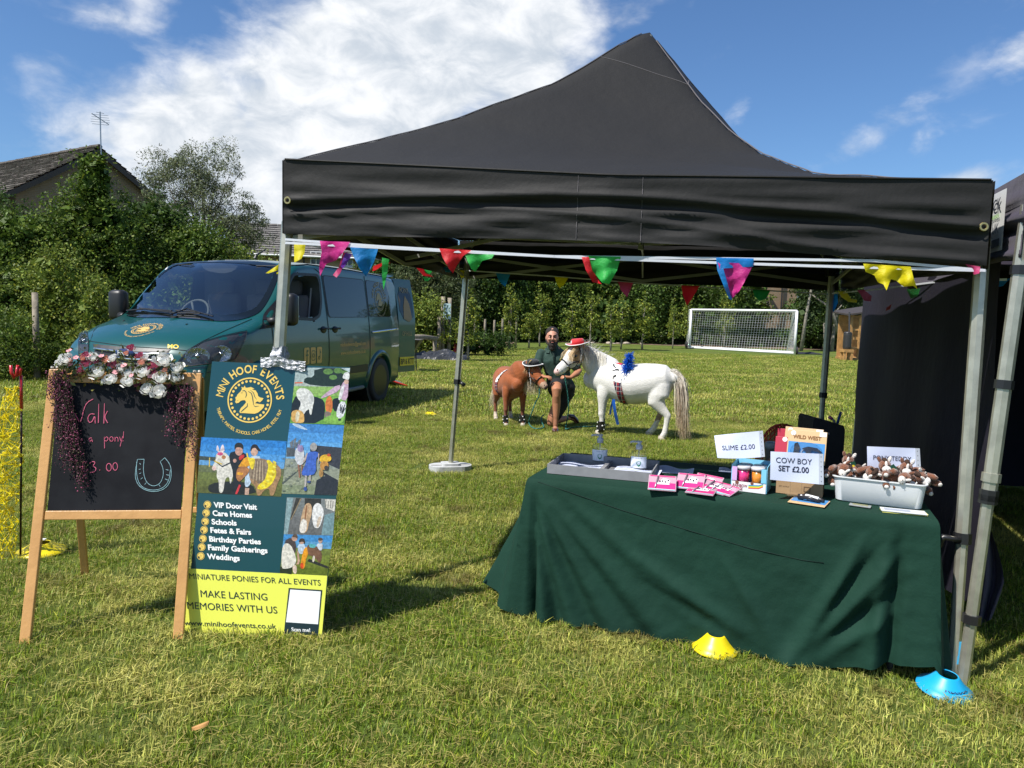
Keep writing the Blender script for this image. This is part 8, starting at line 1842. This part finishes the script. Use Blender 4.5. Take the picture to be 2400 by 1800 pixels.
ob('gold_cord',MB().tube([(.0,-.084,.02),(.02,-.09,.05),(.035,-.07,.075)],.004,5),mat('gold_cord',(.6,.42,.1),.4),h2_)
boots(bp,[(.405,1,1),(.425,-1,1)])
# white chin string
M0=local_of(bp);ob('chin_string',MB().tube([bbend((.80,-.088,1.10)),bbend((.82,-.10,.98)),bbend((.84,-.09,.88)),bbend((.84,-.08,.70))],.004,5),PAPW,bp,smooth=True)
# ------------------------------------------------------------------ man
mq=onz(1300,1012);man=thing('person','bearded man in dark green polo kneeling between the two ponies','person',tuple(mq));SKIN=mat('tanned_skin',(.40,.17,.09),.5,spec=.4,attr=True,bump=(90,.08))
def cap_(pts):return loft(pts,14,ref=(1,0,0))
def hand(wr,d,up_,side):
 """palm with four bent fingers and a thumb"""
 wr,d,up_=Vector(wr),Vector(d).normalized(),Vector(up_).normalized();sd_=d.cross(up_).normalized()*side;out=[loft([(wr,.026,.020),(wr+d*.04,.036,.017),(wr+d*.085,.040,.015)],10,ref=tuple(sd_))]
 for k,L in enumerate((.070,.078,.073,.058)):
  b=wr+d*.085+sd_*(.028-.0187*k);p1=b+d*L*.45;p2=p1+(d*.6-up_*.8).normalized()*L*.35;p3=p2+(d*.1-up_).normalized()*L*.25
  out.append(loft([(b-d*.02,.0085,.0085),(b,.0085,.0085),(p1,.008,.008),(p2,.0072,.0072),(p3,.0062,.0062)],8,ref=tuple(sd_)))
 b=wr+d*.03+sd_*.030;out.append(loft([(b,.011,.011),(b+(d+sd_).normalized()*.035,.0095,.0095),(b+(d*1.4+sd_*.7-up_*.4).normalized()*.065,.008,.008)],8,ref=tuple(up_)));return out
HC_=Vector((-.055,.28,1.200));sk=[]
def hp_(x,y,z):return HC_+Vector((x,y,z))
sk+=[cap_([(hp_(0,.02,.085),.050,.062),(hp_(0,.015,.05),.074,.088),(hp_(0,.008,.0),.079,.092),(hp_(0,-.002,-.045),.071,.082),(hp_(0,-.012,-.085),.052,.058),(hp_(0,-.020,-.105),.030,.034)])]
sk+=[cap_([(hp_(0,.02,-.07),.052,.055),(hp_(.01,.035,-.14),.056,.058),(hp_(.02,.05,-.20),.075,.07)])]
sk+=[loft([(hp_(0,-.088,.022),.009,.008),(hp_(0,-.104,-.008),.012,.010),(hp_(0,-.108,-.020),.017,.011)],10,ref=(1,0,0)),MB().sphere(hp_(0,-.076,.035),(.05,.012,.009),12,6)]
for s in (-1,1):sk+=[MB().sphere(hp_(s*.078,.015,-.008),(.010,.018,.030),10,8),MB().sphere(hp_(s*.038,-.070,-.020),(.022,.016,.018),10,8)]
sk+=[cap_([((.06,.40,.60),.15,.12),((.03,.37,.78),.145,.11),((.0,.35,.95),.165,.115),((-.03,.34,1.0),.12,.09)])]
# arms
RS,RE,RW=(-.195,.35,.965),(-.25,.28,.74),(-.17,.10,.70);LS,LE,LW=(.165,.35,.965),(.315,.27,.765),(.19,.10,.695)
for S_,E_,W_ in ((RS,RE,RW),(LS,LE,LW)):
 S_,E_,W_=map(Vector,(S_,E_,W_));sk.append(cap_([(S_,.058,.058),(S_.lerp(E_,.5),.050,.050),(E_,.040,.040),(E_.lerp(W_,.3),.044,.042),(E_.lerp(W_,.8),.030,.028),(W_,.026,.024)]))
sk+=hand(LW,(-.55,-.30,.10),(.1,-.2,1),1)+hand(RW,(.5,-.45,.0),(0,-.2,1),-1)
# legs: near knee up, other knee on the grass
K1=Vector((.008,.0,.535));A1=Vector((.01,.03,.085));sk.append(loft([((.03,.38,.58),.095,.09),((.02,.2,.575),.082,.078),((.01,.06,.56),.066,.066),(K1,.064,.066),((.008,.005,.47),.052,.056),((.012,.035,.38),.056,.062),((.014,.035,.28),.048,.052),((.012,.03,.16),.033,.037),(A1,.034,.040)],16,ref=(1,0,0)))
sk.append(loft([(A1+Vector((0,.03,-.035)),.032,.035),(A1+Vector((-.004,-.05,-.05)),.038,.028),(A1+Vector((-.012,-.13,-.062)),.040,.018)],12,ref=(1,0,0)))
K2=Vector((-.03,.34,.075));sk.append(loft([((.15,.42,.55),.10,.11),((.07,.38,.33),.085,.09),(K2+Vector((.01,.0,.06)),.062,.066),(K2,.058,.060)],16,ref=(1,0,0)))
A2=Vector((.235,.64,.105));sk.append(loft([(K2+Vector((.0,.02,.0)),.055,.055),(K2.lerp(A2,.35)+Vector((0,0,.01)),.054,.056),(K2.lerp(A2,.75),.040,.042),(A2,.032,.034)],14,ref=(0,0,1)))
sk.append(loft([(A2,.034,.034),(A2+Vector((.06,.03,-.02)),.036,.034),(A2+Vector((.10,.06,-.07)),.036,.022)],12,ref=(0,1,0)))
def skin_col(p):
 c=Vector((.42,.185,.10))
 q=p-HC_
 if q.length<.16:c=Vector((.50,.25,.165))
 if q.y<-.05 and -.005<q.z<.028 and .012<abs(q.x)<.055:c=Vector((.26,.11,.07))
 if (p-A1).length<.12:c=Vector((.34,.15,.085))
 return tuple(c)
organic('body',sk,SKIN,man,.0075,3,skin_col)
DGR=mat('bottle_green_polo',(.010,.040,.028),.8,bump=(10,.35),sheen=.12);SHK=mat('black_shorts',(.010,.010,.012),.8,bump=(9,.4));HRM=mat('dark_hair',(.022,.014,.010),.6,bump=(160,.8));SHOE=mat('brown_leather_shoe',(.055,.012,.010),.3,coat=.4)
wr=lambda p:.004*MN.noise(p*13)+.003*MN.noise(p*27)
sh=[cap_([((.07,.40,.58),.175,.15),((.05,.385,.68),.165,.140),((.02,.365,.80),.168,.135),((-.01,.35,.92),.190,.135),((-.02,.345,.985),.170,.108),((-.03,.338,1.035),.110,.090),((-.038,.33,1.065),.080,.078)])]
for S_,E_,k in ((RS,RE,.72),(LS,LE,.72)):
 S_,E_=Vector(S_),Vector(E_);sh.append(cap_([(S_+Vector((0,0,.01)),.070,.072),(S_.lerp(E_,.4),.066,.068),(S_.lerp(E_,k),.064,.066)]))
organic('shirt',sh,DGR,man,.009,5,None,wr)
# collar and placket
ob('collar',MB().grid(lambda u,v:HC_+Vector(((.078+.018*v)*cos(pi*(1.62+1.76*(1-u))-.0+pi*.0),.05+(.074+.020*v)*sin(pi*(1.62+1.76*(1-u))),-.135-.035*v-.03*(sin(pi*u)<.4))),30,4),DGR,man,smooth=True)
ob('placket',MB().tube([(-.040,.222,1.02),(-.030,.208,.95),(-.024,.216,.88)],[.014,.013,.012],6,flat=.3),mat('placket_green',(.006,.025,.018),.8),man)
mb=MB();cc0=Vector((.075,.216,.92));put=lambda x,y:cc0+Vector((x,.25*x*x,y));ring2d(mb,0,0,.020,.025,put,18);flat_poly(mb,[((x-.5)*.034,(y-.5)*.034) for x,y in HORSE],put);ob('shirt_emblem',mb,mat('emblem_yellow',(.72,.52,.05),.6),man)
so=[loft([((.06,.40,.62),.165,.14),((.09,.42,.54),.185,.16),((.12,.46,.48),.165,.16)],18,ref=(1,0,0)),loft([((.04,.40,.575),.125,.11),((.03,.28,.585),.110,.100),((.024,.19,.582),.100,.092)],16,ref=(1,0,0)),
 loft([((.16,.42,.53),.125,.13),((.10,.39,.34),.105,.105),((.02,.36,.17),.088,.090)],16,ref=(1,0,0))]
organic('shorts',so,SHK,man,.010,4,None,wr)
# hair, beard, eyes
ha=[MB().sphere(hp_(0,.042,.056),(.088,.094,.090),18,12),MB().sphere(hp_(0,.06,-.01),(.086,.064,.085),16,10)]
hm=organic('hair',ha,HRM,man,.008,2,None,lambda p:.003*MN.noise(p*60))
be=[MB().sphere(hp_(0,-.045,-.092),(.056,.052,.058),16,12),loft([(hp_(-.066,-.005,-.03),.012,.020),(hp_(-.060,-.02,-.075),.016,.024),(hp_(0,-.075,-.10),.02,.03),(hp_(.060,-.02,-.075),.016,.024),(hp_(.066,-.005,-.03),.012,.020)],10,ref=(0,0,1)),loft([(hp_(-.032,-.088,-.052),.007,.008),(hp_(0,-.100,-.040),.008,.009),(hp_(.032,-.088,-.052),.007,.008)],8,ref=(0,0,1)),MB().sphere(hp_(0,-.050,-.135),(.040,.040,.040),14,10)]
organic('beard',be,HRM,man,.0065,2,None,lambda p:.003*MN.noise(p*70))
for s in (-1,1):
 ob('eye',MB().sphere(hp_(s*.030,-.078,.010),(.012,.008,.007),10,8),EYEM,man,smooth=True);ob('eyebrow',MB().tube([hp_(s*.014,-.094,.030),hp_(s*.032,-.090,.036),hp_(s*.050,-.076,.030)],[.005,.006,.003],6),HRM,man,smooth=True)
ob('lips',MB().sphere(hp_(0,-.0985,-.060),(.020,.008,.006),10,6),mat('lip',(.35,.12,.09),.5),man,smooth=True)
for A_,dirs,nm in ((A1,((0,.045,-.045),(-.002,-.02,-.052),(-.008,-.09,-.058),(-.014,-.155,-.060)),'shoe'),):
 organic(nm,[loft([(A_+Vector(d),w_,h_) for d,w_,h_ in zip(dirs,(.036,.042,.046,.034),(.030,.030,.026,.020))],14,ref=(1,0,0))],SHOE,man,.007,3)
organic('shoe',[loft([(A2+Vector((-.01,-.02,.02)),.036,.030),(A2+Vector((.05,.02,.01)),.042,.034),(A2+Vector((.10,.05,-.04)),.044,.030),(A2+Vector((.125,.07,-.08)),.034,.020)],14,ref=(0,1,0))],SHOE,man,.007,3)
# lead ropes
RP=mat('green_rope',(.03,.20,.17),.8,bump=(140,1.0))
def rope(label,pts,r=.0085):
 P=[Vector(p) for p in pts]
 for _ in range(2):P=[P[0]]+[q for a,b in zip(P[:-1],P[1:]) for q in (a.lerp(b,.25),a.lerp(b,.75))]+[P[-1]]
 mb=MB();n=6
 L=[0]
 for a,b in zip(P[:-1],P[1:]):L.append(L[-1]+(b-a).length)
 N=int(L[-1]/.012);Q=[]
 for i in range(N+1):
  s=L[-1]*i/N;j=min(len(P)-2,max(k for k in range(len(P)) if L[k]<=s+1e-9));Q.append(P[j].lerp(P[j+1],(s-L[j])/max(1e-9,L[j+1]-L[j])))
 for ph in (0,pi):
  C=[]
  for i,q in enumerate(Q):
   t=(Q[min(i+1,N)]-Q[max(i-1,0)]).normalized();u=t.orthogonal().normalized() if abs(t.z)>.95 else t.cross(Vector((0,0,1))).normalized();w=t.cross(u);a=ph+i*.9;C.append(q+(u*cos(a)+w*sin(a))*r*.5)
  mb.tube(C,r*.62,5)
 tag(ob('lead_rope',mb,RP,None,smooth=True),label,'rope')
b0=local_of(bp)@bbend((.95,0,.80));rope('green lead rope looping from the chestnut pony to the grass',[b0,b0+Vector((0,-.02,-.15)),at(1256,940,9.75),at(1243,975,9.7),onz(1238,992,.03),onz(1250,1005,.03),onz(1270,1004,.035),onz(1276,1001,.04),onz(1270,990,.05),at(1268,978,10.2),at(1275,972,10.25)])
w0=local_of(wp)@wbend((.97,0,.81));rope('green lead rope hanging straight down from the white pony to the grass',[w0,w0+Vector((.01,-.05,-.1)),at(1332,930,9.3),at(1333,965,9.35),onz(1327,995,.05),onz(1325,1008,.035),onz(1340,1001,.03),onz(1370,1000,.03),onz(1412,998,.03)])
